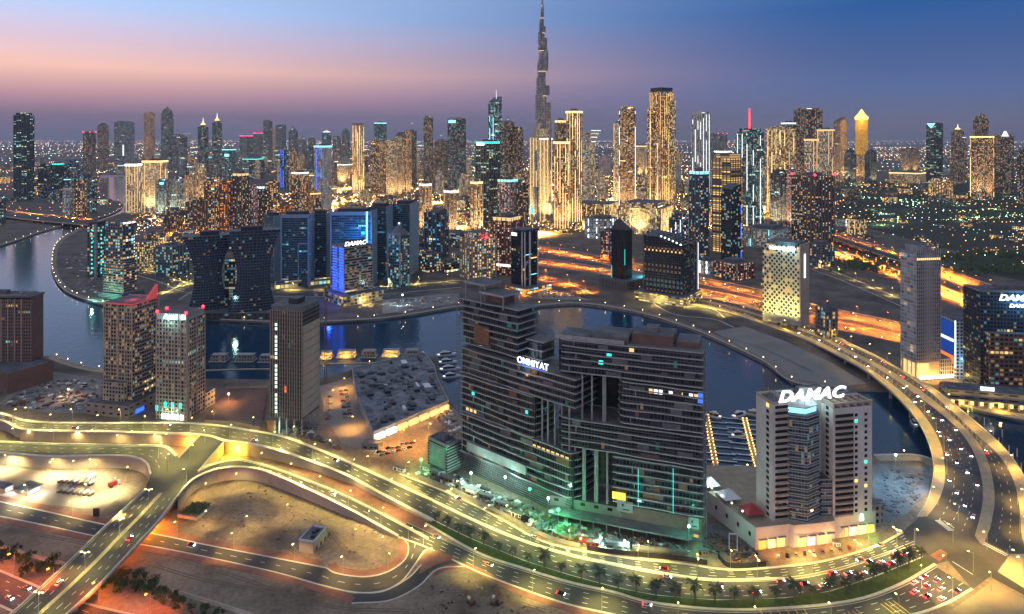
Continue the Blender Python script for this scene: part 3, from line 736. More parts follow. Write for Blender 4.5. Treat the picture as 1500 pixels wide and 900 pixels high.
# ---------- beige residential tower with the big white roof sign, by the bridge
def damac_tower():
    O = Vector((148, 415, 0)); th = R(12)
    root = empty('apartment_tower', O, th, 'beige tower by the bridge with glass centre bay and the largest white roof sign', 'tower')
    T = type('T', (), {})(); T.root = root
    H, PZ = 85.3, 13.5; fh = 3.77; nf = 19
    wallm = facade('beige_wall_facade', (.70, .65, .56), cw=400, fh=400, ww=0, wh=0, lit=0)
    baym = facade('glass_bay_facade', (.36, .38, .39), (.03, .048, .058), cw=1.75, fh=fh, ww=.94, wh=.8, lit=.05, fl=.0, cool=.5, st=1.3, gr=.04)
    shop = facade('shopfront_facade', (.46, .38, .3), (.05, .04, .03), cw=5.2, fh=13.5, ww=.78, wh=.52, lit=.98, cool=.08, st=3.2, warm=lin(255, 166, 66))
    # podium: shopfronts at street level, roof deck behind
    pod = [(0, 0), (22, -1), (24, -3), (52, -4), (54, 0), (85, 1), (86, 26), (80, 60), (-8, 84), (-14, 80)]
    mb = MB(); mb.prism(pod, 0, 13.5, 0, 1); mb.build('podium', [wallm, M_['paving']], root)
    for k in range(13):
        x = 1.6 + 6.4 * k
        yf = -1.05 if x < 22 else (-3.7 if x < 52 else .4)
        if 20 < x < 25 or 49 < x < 56: continue
        mb = MB(); mb.box(x, x + 4.6, yf - .12, yf + .1, .4, 6.2); o = mb.build('shop_window', [emis('shop_light', lin(255, 170 + (k * 37) % 60, 70 + (k * 53) % 90), 1.2 + .5 * (k % 3))], root)
        mb = MB(); mb.box(x - .3, x + 4.9, yf - 1.6, yf - .1, 6.5, 6.9); mb.build('canopy', M_['conc'], root)
    for k in range(7):
        mb = MB(); a = Vector((0, 0, 0)).lerp(Vector((-14, 80, 0)), .05 + .13 * k); mb.box(a.x - .35, a.x + .1, a.y, a.y + 3, 6, 8.5); mb.build('podium_window', M_['glass'], root)
    # left wing, core, right wing
    lw = MB(); lw.box(14, 25, 4, 22, PZ, H, 0, 1); lw.build('left_wing_wall', [wallm, M_['roof']], root)
    co = MB(); co.box(25, 81, 12.02, 24, PZ, H - .6, 0, 1); co.build('core_wall', [wallm, M_['roof']], root)
    rw = MB(); rw.box(54, 82, .5, 12, PZ, 81, 0, 1); rw.build('right_wing_wall', [wallm, M_['roof']], root)
    bay = MB(); bay.prism([(25.2, 12), (25.2, 3), (34, -2.2), (45, 1.5), (49, 12)], PZ, 79.5, 0, 1); bay.build('glass_bay', [baym, M_['roof']], root)
    bay2 = MB(); bay2.prism([(47, 11.8), (47, 2.2), (53.8, 1), (53.8, 11.8)], PZ, 13.5 + fh * 6, 0, 1); bay2.build('lower_glass_bay', [baym, M_['roof']], root)
    for k in range(nf - 1):
        z = PZ + fh * k
        s = MB(); s.prism([(24.9, 11.9), (24.9, 2.8), (34, -2.6), (45.4, 1.2), (49.3, 11.9)], z, z + .5); s.build('bay_floor_band', M_['slab'], root)
        if k < 7:
            s = MB(); s.prism([(46, 2.2), (54, .75), (54, 1.8), (46, 3.2)], z + .02, z + .52); s.build('bay_floor_band', M_['slab'], root)
    lb = MB(); lb.prism([(26, 12), (26, 5.2), (34, .2), (44, 3.2), (46, 12)], 79.5, 83, 0, 1); lb.build('lit_lantern_room', [M_['cyan_e'], M_['whitesoft_e']], root)
    lp = MB(); lp.prism([(25, 12), (25, 4.6), (34, -1), (45, 2.6), (47, 12)], 83, 83.5); lp.build('lantern_roof', M_['conc'], root)
    mats = [M_['glass'], emis('flat_lamp_warm', lin(255, 190, 90), 1.6), emis('flat_lamp_teal', lin(60, 230, 190), 1.5)]
    win = [MB().box(-.08, .06, -1.4, 1.4, 0, 2.2).mesh('window', m) for m in mats]          # facing -x
    winf = [MB().box(-1.0, 1.0, -.08, .06, 0, 1.9).mesh('window', m) for m in mats]         # facing -y
    r = random.Random(3)
    pick = lambda p: 0 if r.random() > p else r.choice((1, 2))
    for k in range(nf):
        z = PZ + fh * k
        link('window', win[pick(.12)], root, (14, 9, z + .9)); link('window', win[pick(.08)], root, (54, 6, z + .9)) if z < 78 else None
        if z < 77:
            link('window', winf[pick(.08)], root, (70.5, .5, z + 1)); link('window', winf[pick(.08)], root, (77.5, .5, z + 1))
    # balconies on the front of both wings: recessed dark opening, floor and solid parapet
    for k in range(nf):
        z = PZ + fh * k
        ml = r.choice((0, 0, 0, 0, 1, 0, 2, 0))
        mb = MB(); mb.box(16, 24.6, 3.85, 4.1, z + 1.25, z + 3.1); mb.build('balcony_recess', mats[0] if ml == 0 else mats[0], root)
        b = MB(); b.box(17, 24.9, 2.6, 3.84, z, z + .25); b.box(17, 24.9, 2.45, 2.6, z, z + 1.15); b.build('balcony', M_['beige'], root)
        if z < 77:
            mb = MB(); mb.box(55.5, 68.5, .35, .56, z + 1.2, z + 3.15); mb.build('balcony_recess', mats[0], root)
            b = MB(); b.prism([(55.2, .34), (56.4, -.9), (67.5, -1.1), (68.7, .34)], z, z + 1.05); b.build('balcony', M_['beige'], root)
            b = MB(); b.box(82, 83.3, 2, 10, z, z + 1.1); b.build('balcony', M_['beige'], root)
    # crown frame of the right wing and roof gear
    fr = MB()
    for k in range(6): fr.box(54.5 + 5.3 * k, 55.2 + 5.3 * k, .6, 11, 81, 84)
    fr.box(54, 82.2, .4, 1.2, 83.2, 84.2); fr.box(54, 82.2, 11, 11.9, 83.2, 84.2); fr.build('crown_frame', M_['beige'], root)
    mb = MB(); parapet(mb, 14.03, 25.03, 4.03, 22.03, H - .02, 1.6); mb.build('parapet', M_['beige'], root)
    roof_kit(T, 27, 75, 13, 23.9, H - .6, 5, 9)
    for k in range(7):
        a = (15.5 + (k % 4) * 2.4, 8 + (k // 4) * 6.5)
        mb = MB(); mb.tube((a[0], a[1], H), (a[0], a[1], H + 5 + k % 3), .14); mb.tube((a[0] - .9, a[1], H + 4), (a[0] + .9, a[1], H + 4), .1); mb.build('antenna', M_['steel'], root)
    # sign: lettering on a steel frame along the front edge
    fr = MB()
    for k in range(11): fr.tube((18 + 4.6 * k, 3.9, H + .2 if k < 2 else 80), (18 + 4.6 * k, 3.9, H + 7.5), .13)
    fr.tube((17, 3.9, H + 1.8), (65, 3.9, H + 1.8), .13); fr.tube((17, 3.9, H + 6), (65, 3.9, H + 6), .13); fr.build('sign_frame', M_['steel'], root)
    text('DAMAC', 9.8, root, (40.5, 3.3, H + 1.5), (R(90), 0, 0), M_['sign_e'], ext=.5, shear=.28, bold=.2, sx=1.27, space=1.06)
    text('$', 3.4, root, (74.5, .2, 9.0), (R(90), 0, 0), M_['sign_e'], name='wall_emblem', bold=.1) if False else None
    em = MB(); em.box(72.9, 75.6, -.15, .4, 9, 11); em.prism([(73.4, -.12), (75.1, -.12), (75.1, .3), (73.4, .3)], 11.15, 13.2); em.build('wall_sign', M_['sign_e'], root)
    lamp_light('sign_light', 'POINT', 5000, lin(200, 240, 250), root, (42, 8, H + 5), radius=2)
    # podium roof: marquee tents, pool deck
    def tent(x, y, s, mat):
        t = MB(); t.prism([(x - s, y - s), (x + s, y - s), (x + s, y + s), (x - s, y + s)], 16, 20.5, 0, 0, [(x - .2, y - .2), (x + .2, y - .2), (x + .2, y + .2), (x - .2, y + .2)])
        for a in (-1, 1):
            for b in (-1, 1): t.tube((x + a * (s - .3), y + b * (s - .3), 13.5), (x + a * (s - .3), y + b * (s - .3), 16.1), .15, 1)
        o = t.build('marquee_tent', [mat, M_['steel']]); o.matrix_world = Matrix.Translation(O) @ Matrix.Rotation(th, 4, 'Z'); return o
    tag(tent(6, 14, 6, M_['red']), 'dark red pointed tent on the podium roof, nearest the street', 'tent')
    tag(tent(1, 33, 6, M_['white']), 'white pointed tent on the podium roof, middle of the row', 'tent')
    tag(tent(-3, 50, 5, M_['white']), 'white pointed tent on the podium roof, nearest the water', 'tent')
    mb = MB(); parapet(mb, -12, 12, 2, 80, 13.4, .01) if False else None
    for k in range(7):
        a = (-1.5 - 1.6 * k, 12 + 10 * k)
        mb = MB(); mb.tube((a[0], a[1], 13.5), (a[0], a[1], 17), .1); mb.ball((a[0], a[1], 17.2), .55, 1); o = mb.build('deck_lamp', [M_['steel'], M_['white_e']], root)
    lw_ = MB(); lw_.box(86.2, 96, 8, 30, 0, 13, 0, 1); lw_.build('annex', [facade('annex_facade', (.42, .34, .28), cw=4, fh=4.2, ww=.5, wh=.5, lit=.06), M_['roof']], root)
    for x in (8, 30, 46, 66): lamp_light('shop_light', 'POINT', 2600, lin(255, 176, 92), root, (x, -9, 5), radius=1)
    lamp_light('shop_light', 'POINT', 1500, lin(60, 255, 140), root, (78, -5, 3), radius=1)
    lamp_light('deck_light', 'POINT', 2500, lin(190, 240, 240), root, (-5, 45, 21), radius=1)
damac_tower()

# ---------- pair of curved-slab towers under construction
M_['net'] = plain('debris_netting', (.07, .085, .09), .9, c2=(.16, .15, .14), scale=.4)
SCREEN = facade('dark_curtain_glazing', (.09, .09, .09), (.02, .026, .032), cw=2.2, fh=4.8, ww=.88, wh=.86, lit=.02, fl=0.004, cool=.6, st=.9, gr=.1, coolc=TEAL)
NET = facade('safety_netting', (.10, .085, .075), (.03, .03, .03), cw=3.1, fh=4.8, ww=.55, wh=.4, lit=.01, cool=.5, st=.8, gr=.6)
def slabs(T, fh, blocks, wave=.9, over=2.0, edge=.75):
    """rounded wavy balcony slabs, one part per storey of each block; block = (s0, s1, d0, d1, z0, z1, round_left, round_right)"""
    for (s0, s1, d0, d1, z0, z1, rl, rr) in blocks:
        g = MB(); g.box(s0 + 2, s1 - 2, d0 + over, d1, z0, z1, 0, 1); g.build('glazed_core', [SCREEN, M_['roof']], T.root)
        n = max(1, round((z1 - z0) / fh))
        for k in range(n + 1):
            z = z0 + (z1 - z0) * k / n; ph = k * 1.7 + s0
            pts = []
            m = max(8, int((s1 - s0) / 2.5))
            for i in range(m + 1):
                s = s0 + (s1 - s0) * i / m
                dx = 0
                for flag, e in ((rl, s0), (rr, s1)):
                    q = abs(s - e)
                    if q < 7: dx = max(dx, (7 - math.sqrt(max(0, 49 - (7 - q) ** 2))) if flag else 0)
                st_ = 1.6 / (1 + math.exp(-(math.sin(s / 17 + ph * .35) * 6)))           # the balconies step in and out along the storey
                pts.append((s, d0 + dx + wave * st_ + .25 * math.sin(s / 5 + ph)))
            poly = pts + [(s1, d1), (s0, d1)]
            sl = MB(); sl.prism(poly, z - edge / 2, z + edge / 2, 0, 1); sl.build('floor_slab', [M_['slab'], M_['concd']], T.root)
            if k < n:                                        # half finished storeys: bare columns, netting, block walls, stacked boards
                q = random.Random(int(s0 * 7 + z * 13)); hh = (z1 - z0) / n
                for _ in range(q.choice((1, 2, 2, 3))):
                    a = q.uniform(s0 + 8, s1 - 10); w_ = q.uniform(2.5, 12)
                    mm = q.choice((M_['rust'], M_['concd'], M_['brown'], M_['dark'], M_['net'], M_['glass'], M_['net']))
                    pb = MB(); pb.box(a, min(a + w_, s1 - 5), d0 + over - .5 - q.random() * .4, d0 + over - .04, z + edge / 2, z + hh - edge / 2 - q.choice((0, 0, .8, 1.6))); pb.build('infill_panel', mm, T.root)
                if k % 2 == 0:
                    cb = MB(); a = s0 + 9 + (k * 5.3) % 6; cb.box(a, a + .5, d0 + 1.5, d0 + 1.96, z + edge / 2, z + hh - edge / 2); cb.build('storey_column', M_['conc'], T.root)
def under_construction():
    A, B = G(672, 688), G(840, 765)
    d = B - A; L = d.length; T = type('T', (), {})()
    T.root = empty('residential_tower', A, math.atan2(d.y, d.x), 'taller half built slab tower with stacked wavy balconies and a small blue white sign', 'tower')
    def s_at(x):
        t = (x - CX) / FPX; return (A.x - t * A.y) / (t * d.y - d.x) * L
    s784, s752, s767 = s_at(784), s_at(752), s_at(767)
    slabs(T, 4.9, [(0, L, 0, 26, 14, 43, 0, 1), (0, s784, 0, 26, 44.5, 72, 0, 1), (0, L + 1, 0, 26, 74, 92, 0, 0), (0, s752 + 3, 1, 22, 96, 129, 0, 0), (s752 + 4, s767 + 10, 8, 24, 96, 108, 0, 0)])
    b = MB(); b.box(1, L - 3, 2.5, 25, 0, 13.4, 0, 1); b.build('podium_wall', [facade('scaffold_netting', (.09, .085, .08), (.16, .15, .14), cw=2.4, fh=1.9, ww=.9, wh=.25, lit=0), M_['roof']], T.root)
    for k in range(8): 
        b = MB(); b.box(3, L - 4, 1.9, 2.5, 1 + 1.6 * k, 1.25 + 1.6 * k); b.build('scaffold_lift', M_['steel'], T.root)
    hb = MB(); hb.box(9, s784 - 8, -.6, 1.2, 17.5, 24, 0); hb.build('white_hoarding_panel', M_['conc'], T.root)
    for x in (s784 + 3, s784 + 8, s784 + 14, s784 + 20, s784 + 26):
        c = MB(); c.cone(x, 4, 43, 74, .7, 10, 0, .7); c.build('column', M_['conc'], T.root)
    # top: bare frame, lift core, raised roof slabs
    core = MB(); core.box(22, 40, 8, 18, 125, 137, 0, 1); core.build('lift_core', [M_['brown'], M_['roof']], T.root)
    for (x0, x1, y0, y1, z) in ((2, 24, 3, 22, 141), (20, 44, 1, 20, 136)):
        r = MB(); r.box(x0, x1, y0, y1, z, z + 1.6, 0, 1); r.build('roof_slab', [M_['slab'], M_['roof']], T.root)
        for a in (x0 + 1, x1 - 1):
            for bb in (y0 + 1.5, y1 - 1.5):
                c = MB(); c.cone(a, bb, 127, z, .5, 8, 0, .5); c.build('column', M_['conc'], T.root)
    infill = MB(); infill.box(15, 30, 1.2, 3.2, 99, 112); infill.build('brick_infill', M_['rust'], T.root)
    em = MB(); em.box(s767 - 4, s767 + 19, 1.2, 1.5, 92.4, 93.2); em.build('sign_light_bar', M_['bluesoft_e'], T.root)
    text('OMNIYAT', 6.2, T.root, (s767 + 7.5, .6, 93.6), (R(90), 0, 0), M_['sign_e'], ext=.3, bold=.02, sx=.95, space=1.08)
    lamp_light('sign_light', 'POINT', 2500, lin(120, 200, 255), T.root, (s767 + 5, -5, 95), radius=1)
    for (s, z, w, m) in ((6, 46, 12, 'gold'), (63, 37.5, 40, 'gold'), (28, 55, 2, 'gold'), (12, 59, 6, 'teal'), (60, 59, 10, 'teal'), (14, 85, 7, 'cool')):
        mm = {'gold': M_['goldsoft_e'], 'teal': M_['teal_e'], 'cool': M_['whitesoft_e']}[m]
        n = max(1, int(w / 4))
        for q in range(n):
            if s + q * 4 > L - 6: break
            g = MB(); g.box(s + q * 4, s + q * 4 + 2.6, 1.86, 1.96, z, z + 2.2); g.build('lit_room', mm, T.root)
    hoist = MB()
    for a, b2 in ((0, 0), (1.6, 0), (0, 1.6), (1.6, 1.6)): hoist.box(-2.2 + a, -2 + a, -.8 + b2, -.6 + b2, 0, 132)
    for k in range(55): hoist.box(-2.2, -.4, -.8, -.6, 2.4 * k, 2.4 * k + .2)
    hoist.build('hoist_mast', M_['steel'], T.root)
    # right-hand block
    A2, B2 = G(813, 755), G(1030, 797)
    d2 = B2 - A2; L2 = d2.length; T2 = type('T', (), {})()
    T2.root = empty('residential_tower', A2, math.atan2(d2.y, d2.x), 'wider half built slab tower with a tall open void and bare columns', 'tower')
    def s2(x):
        t = (x - CX) / FPX; return (A2.x - t * A2.y) / (t * d2.y - d2.x) * L2
    a, b = s2(846), s2(902); c = s2(897); e0 = s2(833)
    slabs(T2, 4.6, [(0, L2, 0, 30, 96, 117, 1, 0), (0, L2, 0, 30, 47, 65, 1, 0), (b, L2, 0, 30, 67.5, 93.5, 1, 0), (c, L2, 0, 30, 16, 44.5, 0, 0)], wave=.7)
    rw = MB(); rw.box(2, a, 10, 29, 66, 95, 0, 0); rw.build('recessed_wall', [NET], T2.root)
    for x in (a + 2.5, a + 9, a + 16.5, a + 17.8): 
        q = MB(); q.cone(x, 3, 65, 96, .65, 10, 0, .65); q.build('column', M_['conc'], T2.root)
    bk = MB(); bk.box(a, b, 27, 28, 66, 95); bk.build('void_back_wall', M_['glass'], T2.root)
    for x in (e0, e0 + 3.5, e0 + 9, e0 + 10.2, e0 + 17, e0 + 18.4, e0 + 25):
        q = MB(); q.cone(x, 3.5, 12, 47, .75, 10, 0, .75); q.build('column', M_['conc'], T2.root)
    bk = MB(); bk.box(2, c, 24, 25, 14, 46); bk.build('void_back_wall', [NET], T2.root)
    pm = facade('podium_concrete', (.20, .175, .155), (.02, .02, .02), cw=9, fh=6.5, ww=.35, wh=.3, lit=.1, st=.5, cool=.5)
    p = MB(); p.box(-4, L2, 1.5, 30, 0, 12, 0, 1); p.build('podium_wall', [pm, M_['concd']], T2.root)
    p = MB(); p.box(c + 6, L2 - .5, .6, 1.5, 5, 14.5, 0, 1); p.build('podium_wall', [M_['brown'], M_['concd']], T2.root)
    for (x, z, w, h) in ((c + 3, 10.5, 10, 7), (L2 - 9, 8, 6.5, 7)):
        q = MB(); q.box(x, x + w, .1, .55, z, z + h); q.box(x + w * .3, x + w * .45, 0, .1, z + h * .5, z + h * .75, 1); q.box(x + w * .35, x + w * .8, .0, .1, z + h * .2, z + h * .3, 1); q.build('white_panel', [M_['conc'], M_['dark']], T2.root)
    q = MB(); q.box(c, c + 8.5, -.4, .4, 18.2, 22.5); q.build('yellow_screen', [emis('yellow_screen', lin(255, 205, 70), 1.1)], T2.root)
    q = MB(); q.box(-2, L2 - 6, -9, 1, 5.2, 6, 0); q.build('site_canopy', M_['concd'], T2.root)
    for k in range(9): 
        q = MB(); q.cone(2 + k * 8.5, -7, 0, 5.2, .35, 8, 0, .35); q.build('canopy_post', M_['steel'], T2.root)
    for x, z0, z1 in ((s2(935), 16, 40), (s2(986), 16, 44)):
        q = MB(); q.box(x, x + .22, -.9, -.7, z0, z1); q.build('hoist_light_line', M_['teal_e'], T2.root)
    for k in range(10):
        x = s2(950) + k * 3.1
        if k % 4 == 3: continue
        q = MB(); q.box(x, x + 2.3, 1.6, 1.9, 88.3 - .0, 91); q.build('lit_room', M_['whitesoft_e'] if k % 3 else M_['goldsoft_e'], T2.root)
    q = MB(); q.box(L2 - 3.2, L2 - .2, 1.2, 1.6, 86, 92); q.build('blue_screen', M_['blue_e'], T2.root)
    for s_, z in ((s2(888), 108), (s2(921), 113), (s2(876), 103)):
        q = MB(); q.box(s_, s_ + 3, 1.7, 1.96, z, z + 2.4); q.build('lit_room', M_['teal_e'] if z < 112 else M_['goldsoft_e'], T2.root)
    for k, (x0, x1, y0, y1, z1) in enumerate(((4, 22, 4, 26, 118.3), (24, 48, 3, 26, 121.5), (50, 76, 6, 27, 124), (58, 66, 10, 20, 127.5), (78, 92, 8, 28, 121))):
        if x1 > L2: x1 = L2 - 1
        q = MB(); q.box(x0, x1, y0, y1, 117, z1, 0, 1); q.build('roof_structure', [M_['concd'] if k % 2 else M_['brown'], M_['roof']], T2.root)
    q = MB(); q.box(0, 46, .2, .7, 117.5, 120, 0); q.build('roof_rim', M_['slab'], T2.root)
    hoist = MB()
    for a_, b_ in ((0, 0), (1.6, 0), (0, 1.6), (1.6, 1.6)): hoist.box(L2 + .4 + a_, L2 + .6 + a_, -.8 + b_, -.6 + b_, 0, 100)
    for k in range(41): hoist.box(L2 + .4, L2 + 2.2, -.8, -.6, 2.4 * k, 2.4 * k + .2)
    hoist.build('hoist_mast', M_['steel'], T2.root)
under_construction()

# ---------- low concrete car park block beside the half built towers
T = Tower('parking_block', 'low grey block with louvred side beside the taller half built tower', 627, 655, 676, 694, 655, 48, 'building', Lmax=60)
T.box('wall', 0, T.L2, 0, T.L1, 0, T.h, [facade('louvre_facade', (.30, .29, .28), (.05, .05, .05), cw=300, fh=2.2, ww=1, wh=.45, lit=0), M_['roof']])
T.box('side_panel', 2, T.L2 - 1, -.3, -.02, T.h * .1, T.h * .9, M_['conc']) if False else None
T.box('white_side_panel', -.35, -.03, 2, T.L1 - 2, T.h * .15, T.h * .85, M_['conc'])
roof_kit(T, 0, T.L2, 0, T.L1, T.h, 3, 3)

# ---------- left trio and the framed tower under construction
def framed(T, wallm, glassm, fh, nfin_r, nfin_l, finw=.9, slab=True, sl_over=.5, podium=None, slabmat='slab', z0=0, finmat=None):
    T.box('tower_wall', 0, T.L2, 0, T.L1, z0, T.h, [glassm, M_['roof']])
    fm = finmat or wallm
    if nfin_r:
        T.rep('pilaster', MB().box(-finw / 2, finw / 2, -.7, -.02, z0, T.h + 1), fm, [(finw / 2 + (T.L2 - finw) * k / (nfin_r - 1), 0, 0) for k in range(nfin_r)])
    if nfin_l:
        T.rep('pilaster', MB().box(-.7, -.02, -finw / 2, finw / 2, z0, T.h + 1), fm, [(0, finw / 2 + (T.L1 - finw) * k / (nfin_l - 1), 0) for k in range(nfin_l)])
    if slab:
        n = int((T.h - z0) / fh)
        T.rep('floor_band', MB().box(-sl_over, T.L2 + .1, -sl_over, T.L1, 0, .7), M_[slabmat] if isinstance(slabmat, str) else slabmat, [(0, 0, z0 + fh * k) for k in range(1, n + 1)])
# T1 brown tower at the left edge
T = Tower('office_tower', 'dark brown tower with white vertical lines by the canal, at the frame edge', -60, 46, 62, 556, 438, 35, 'tower', Lmax=90)
gm1 = facade('brown_grid_facade', (.20, .13, .10), (.03, .03, .035), cw=2.6, fh=3.4, ww=.6, wh=.55, lit=.03, st=.7)
framed(T, M_['beige'], gm1, 3.4, 0, 0, slab=False)
T.rep('pale_fin', MB().box(-.8, -.02, -.35, .35, 6, T.h), M_['beige'], [(0, 10 + 7 * k, 0) for k in range(8)])
T.box('end_wall', -.02, T.L2 + .4, -.9, -.02, 0, T.h + 1.5, M_['brown'])
T.box('roof_edge', -1.5, T.L2 + 1.5, -1.8, T.L1, T.h + 1.5, T.h + 3.2, [M_['concd'], M_['roof']])
roof_kit(T, 0, T.L2, 5, T.L1, T.h + 3.2, 8, 4)
T = Tower('podium_block', 'windowless brown podium below the dark brown canal tower', -70, 12, 78, 578, 550, 60, 'building', Lmax=75)
T.box('wall', 0, T.L2, 0, T.L1, 0, T.h, [M_['brown'], M_['roof']])
mb = MB(); parapet(mb, .1, T.L2 - .1, .1, T.L1 - .1, T.h - .02); mb.build('parapet', M_['brown'], T.root)
T.rep('loading_bay', MB().box(-.2, -.02, 0, 4, 1, 4.5), M_['concd'], [(0, 3 + 7 * k, 0) for k in range(5)])
M_['fin'] = emis('pink_glow_wall', lin(225, 90, 95), .28)  # pink rim light put into the wall itself as a faint glow
# T2 rounded tower with pink lit roof fin
T = Tower('apartment_tower', 'beige apartment tower with curved balconies and pink lit sloping roof fin', 152, 194, 229, 604, 449, 42, 'tower')
gm2 = facade('punched_facade_warm', (.44, .32, .22), (.025, .022, .02), cw=2.9, fh=3.5, ww=.66, wh=.66, lit=.26, cool=.22, st=1.7)
framed(T, M_['beige'], gm2, 3.5, 0, 5, slab=True, sl_over=.35, slabmat='beige')
n = int(T.h / 3.5)
bal = MB(); bal.prism([(1, 0), (T.L2 * .25, -1.6), (T.L2 * .5, -2.2), (T.L2 * .75, -1.6), (T.L2 - 1, 0)], 0, 1.0)
T.rep('balcony', bal, M_['slab'], [(0, -.4, 3.5 * k) for k in range(4, n)])
T.box('end_fin', T.L2, T.L2 + 1.2, -2.5, T.L1, 0, T.h + 3, M_['conc'])
mb = MB(); mb.v = []; 
for x0, x1 in ((T.L2 * .55, T.L2 + 1.2),):
    P = [(x0, -.5, T.h + .7), (x1, -.5, T.h + .7), (x1, -.5, T.h + 14), (x0 + 3, -.5, T.h + 3.5)]
    Q = [(p[0], 2.0, p[2]) for p in P]
    mb.face(P); mb.face(Q[::-1])
    for i in range(4): mb.face([P[i], Q[i], Q[(i + 1) % 4], P[(i + 1) % 4]])
mb.build('pink_glow_roof_fin', M_['fin'], T.root)
T.box('roof_terrace_rim', -.6, T.L2 * .9, -.6, T.L1, T.h + .72, T.h + 2.2, [M_['fin'], M_['roof']])
lamp_light('roof_light', 'POINT', 2500, lin(255, 60, 80), T.root, (T.L2 * .5, T.L1 * .4, T.h + 6), radius=.5)
mb = MB(); mb.tube((T.L2, 1, T.h + 16), (T.L2, 1, T.h + 24), .2); mb.build('mast', M_['steel'], T.root)
T.box('lower_wing', -5.5, -.75, 4, T.L1 - 3, 0, 28, [facade('wing_facade', (.42, .34, .26), (.03, .03, .03), cw=3.2, fh=3.5, ww=.6, wh=.6, lit=.15, st=1), M_['roof']])
T.box('podium', -13, T.L2 + 8, -7, T.L1 + 6, 0, 11, [facade('plain_podium', (.40, .30, .24), (.05, .04, .04), cw=8, fh=5.5, ww=.4, wh=.3, lit=.08), M_['roof']])
T.box('entrance_sign', -4, 6, -7.4, -7.05, .6, 4.2, M_['blue_e'])
# T3 grid tower with roof sign
T = Tower('hotel_tower', 'beige gridded hotel tower with white roof sign and red corner beacons', 229, 274, 300, 617, 472, 36, 'tower')
gm3 = facade('square_grid_facade', (.50, .36, .26), (.025, .025, .03), cw=3.1, fh=3.55, ww=.6, wh=.6, lit=.17, cool=.4, st=1.6)
framed(T, M_['beige'], gm3, 3.55, 3, 6, finw=1.0, slab=True, sl_over=.3, slabmat='beige')
T.box('sign_wall', 0.5, T.L2, .5, T.L1, T.h + .72, T.h + 6.5, [facade('plant_screen', (.42, .40, .38), (.1, .1, .1), cw=2, fh=6, ww=.3, wh=.8, lit=0), M_['roof']])
text('Avani', 6.2, T.root, (.05, T.L1 * .55, T.h + 1.9), (R(90), 0, R(-90)), M_['sign_e'], bold=.14, shear=.2)
q = MB(); q.box(-.1, .4, T.L1 * .06, T.L1 * .2, T.h + 1.9, T.h + 6); q.build('sign_emblem', M_['sign_e'], T.root)
for x, y in ((-.2, T.L1 - 1), (-.2, 1), (T.L2 - 1, 1), (T.L2 * .5, T.L1 - 1)):
    q = MB(); q.ball((x, y, T.h + 8), 1.3); q.build('red_beacon', M_['red_e'], T.root)
T.rep('lit_entrance', MB().box(-.9, -.72, 0, 3.4, .5, 5.5), M_['whitesoft_e'], [(0, 3 + 4.6 * k, 0) for k in range(5)])
T.rep('teal_window', MB().box(-.5, -.3, 0, 2.6, 0, 4.8), M_['teal_e'], [(0, 5 + 7.5 * k, 10.8) for k in range(3)] + [(0, T.L1 - 2, 7.2)])
T.box('podium', -.0, T.L2 + 16, T.L1 * .3, T.L1 + 12, 0, 10, [facade('podium_banded', (.44, .35, .27), (.04, .04, .04), cw=5, fh=4.8, ww=.7, wh=.4, lit=.2), M_['roof']]) if False else T.box('podium', T.L2 + .1, T.L2 + 17, 1, T.L1, 0, 14, [facade('podium_banded', (.44, .35, .27), (.04, .04, .04), cw=5, fh=4.8, ww=.7, wh=.4, lit=.15, cool=.6), M_['roof']])
lamp_light('sign_light', 'POINT', 6000, lin(150, 230, 240), T.root, (-5, T.L1 * .5, T.h + 3), radius=1)
lamp_light('entrance_light', 'POINT', 4000, lin(200, 255, 220), T.root, (-7, T.L1 * .5, 5), radius=1)
# T4 concrete frame tower under construction
T = Tower('apartment_tower', 'bare concrete frame tower under construction with rounded dark roof', 396, 443, 468, 640, 458, 30, 'tower')
gm4 = facade('open_frame_facade', (.20, .155, .12), (.014, .012, .011), cw=2.6, fh=3.5, ww=.85, wh=.78, lit=.02, st=.8, gr=.6)
framed(T, M_['beige'], gm4, 3.5, 0, 14, finw=.42, slab=True, sl_over=.45, slabmat='concd', z0=14, finmat=M_['beige'])
T.rep('facade_panel', MB().box(.6, T.L2 - .6, -.6, -.02, 0, 6.4), M_['beige'], [(0, 0, 16 + 7 * k) for k in range(int((T.h - 22) / 7))])
T.rep('stair_light', MB().box(-.5, -.1, 0, 2.2, 0, 2.2), [emis('stair_light', lin(215, 255, 225), 1.3)], [(-.1, T.L1 * .78, 18 + 3.5 * k) for k in range(0, int((T.h - 24) / 3.5)) if k % 7 != 5])
T.rep('column', MB().cone(0, 0, 0, 14, .8, 8, 0, .8), M_['conc'], [(1 + a * (T.L2 - 2), 1 + b * (T.L1 - 2), 0) for a in (0, 1) for b in (0, .25, .5, .75, 1)])
rp = [(T.L2 / 2 + (T.L2 / 2 + 1) * math.cos(a), T.L1 / 2 + (T.L1 / 2 + 1) * math.sin(a)) for a in [2 * math.pi * k / 28 for k in range(28)]]
mb = MB(); mb.prism([(max(-.5, min(T.L2 + .5, T.L2 / 2 + (p[0] - T.L2 / 2) * 1.25)), max(-.5, min(T.L1 + .5, T.L1 / 2 + (p[1] - T.L1 / 2) * 1.25))) for p in rp], T.h, T.h + 4.5, 0, 1); mb.build('rounded_roof', [M_['concd'], M_['roof']], T.root)
T.box('lift_core', T.L2 * .3, T.L2 * .7, T.L1 * .3, T.L1 * .6, T.h + 4.5, T.h + 9, [M_['dark'], M_['roof']])
T.box('formwork_deck', -2.5, -.5, T.L1 * .82, T.L1 + 2, 2, 12, [M_['rust'], M_['roof']])
T.box('orange_room', -.3, -.05, T.L1 * .5, T.L1 * .56, 36, 41, [M_['orange_e']])
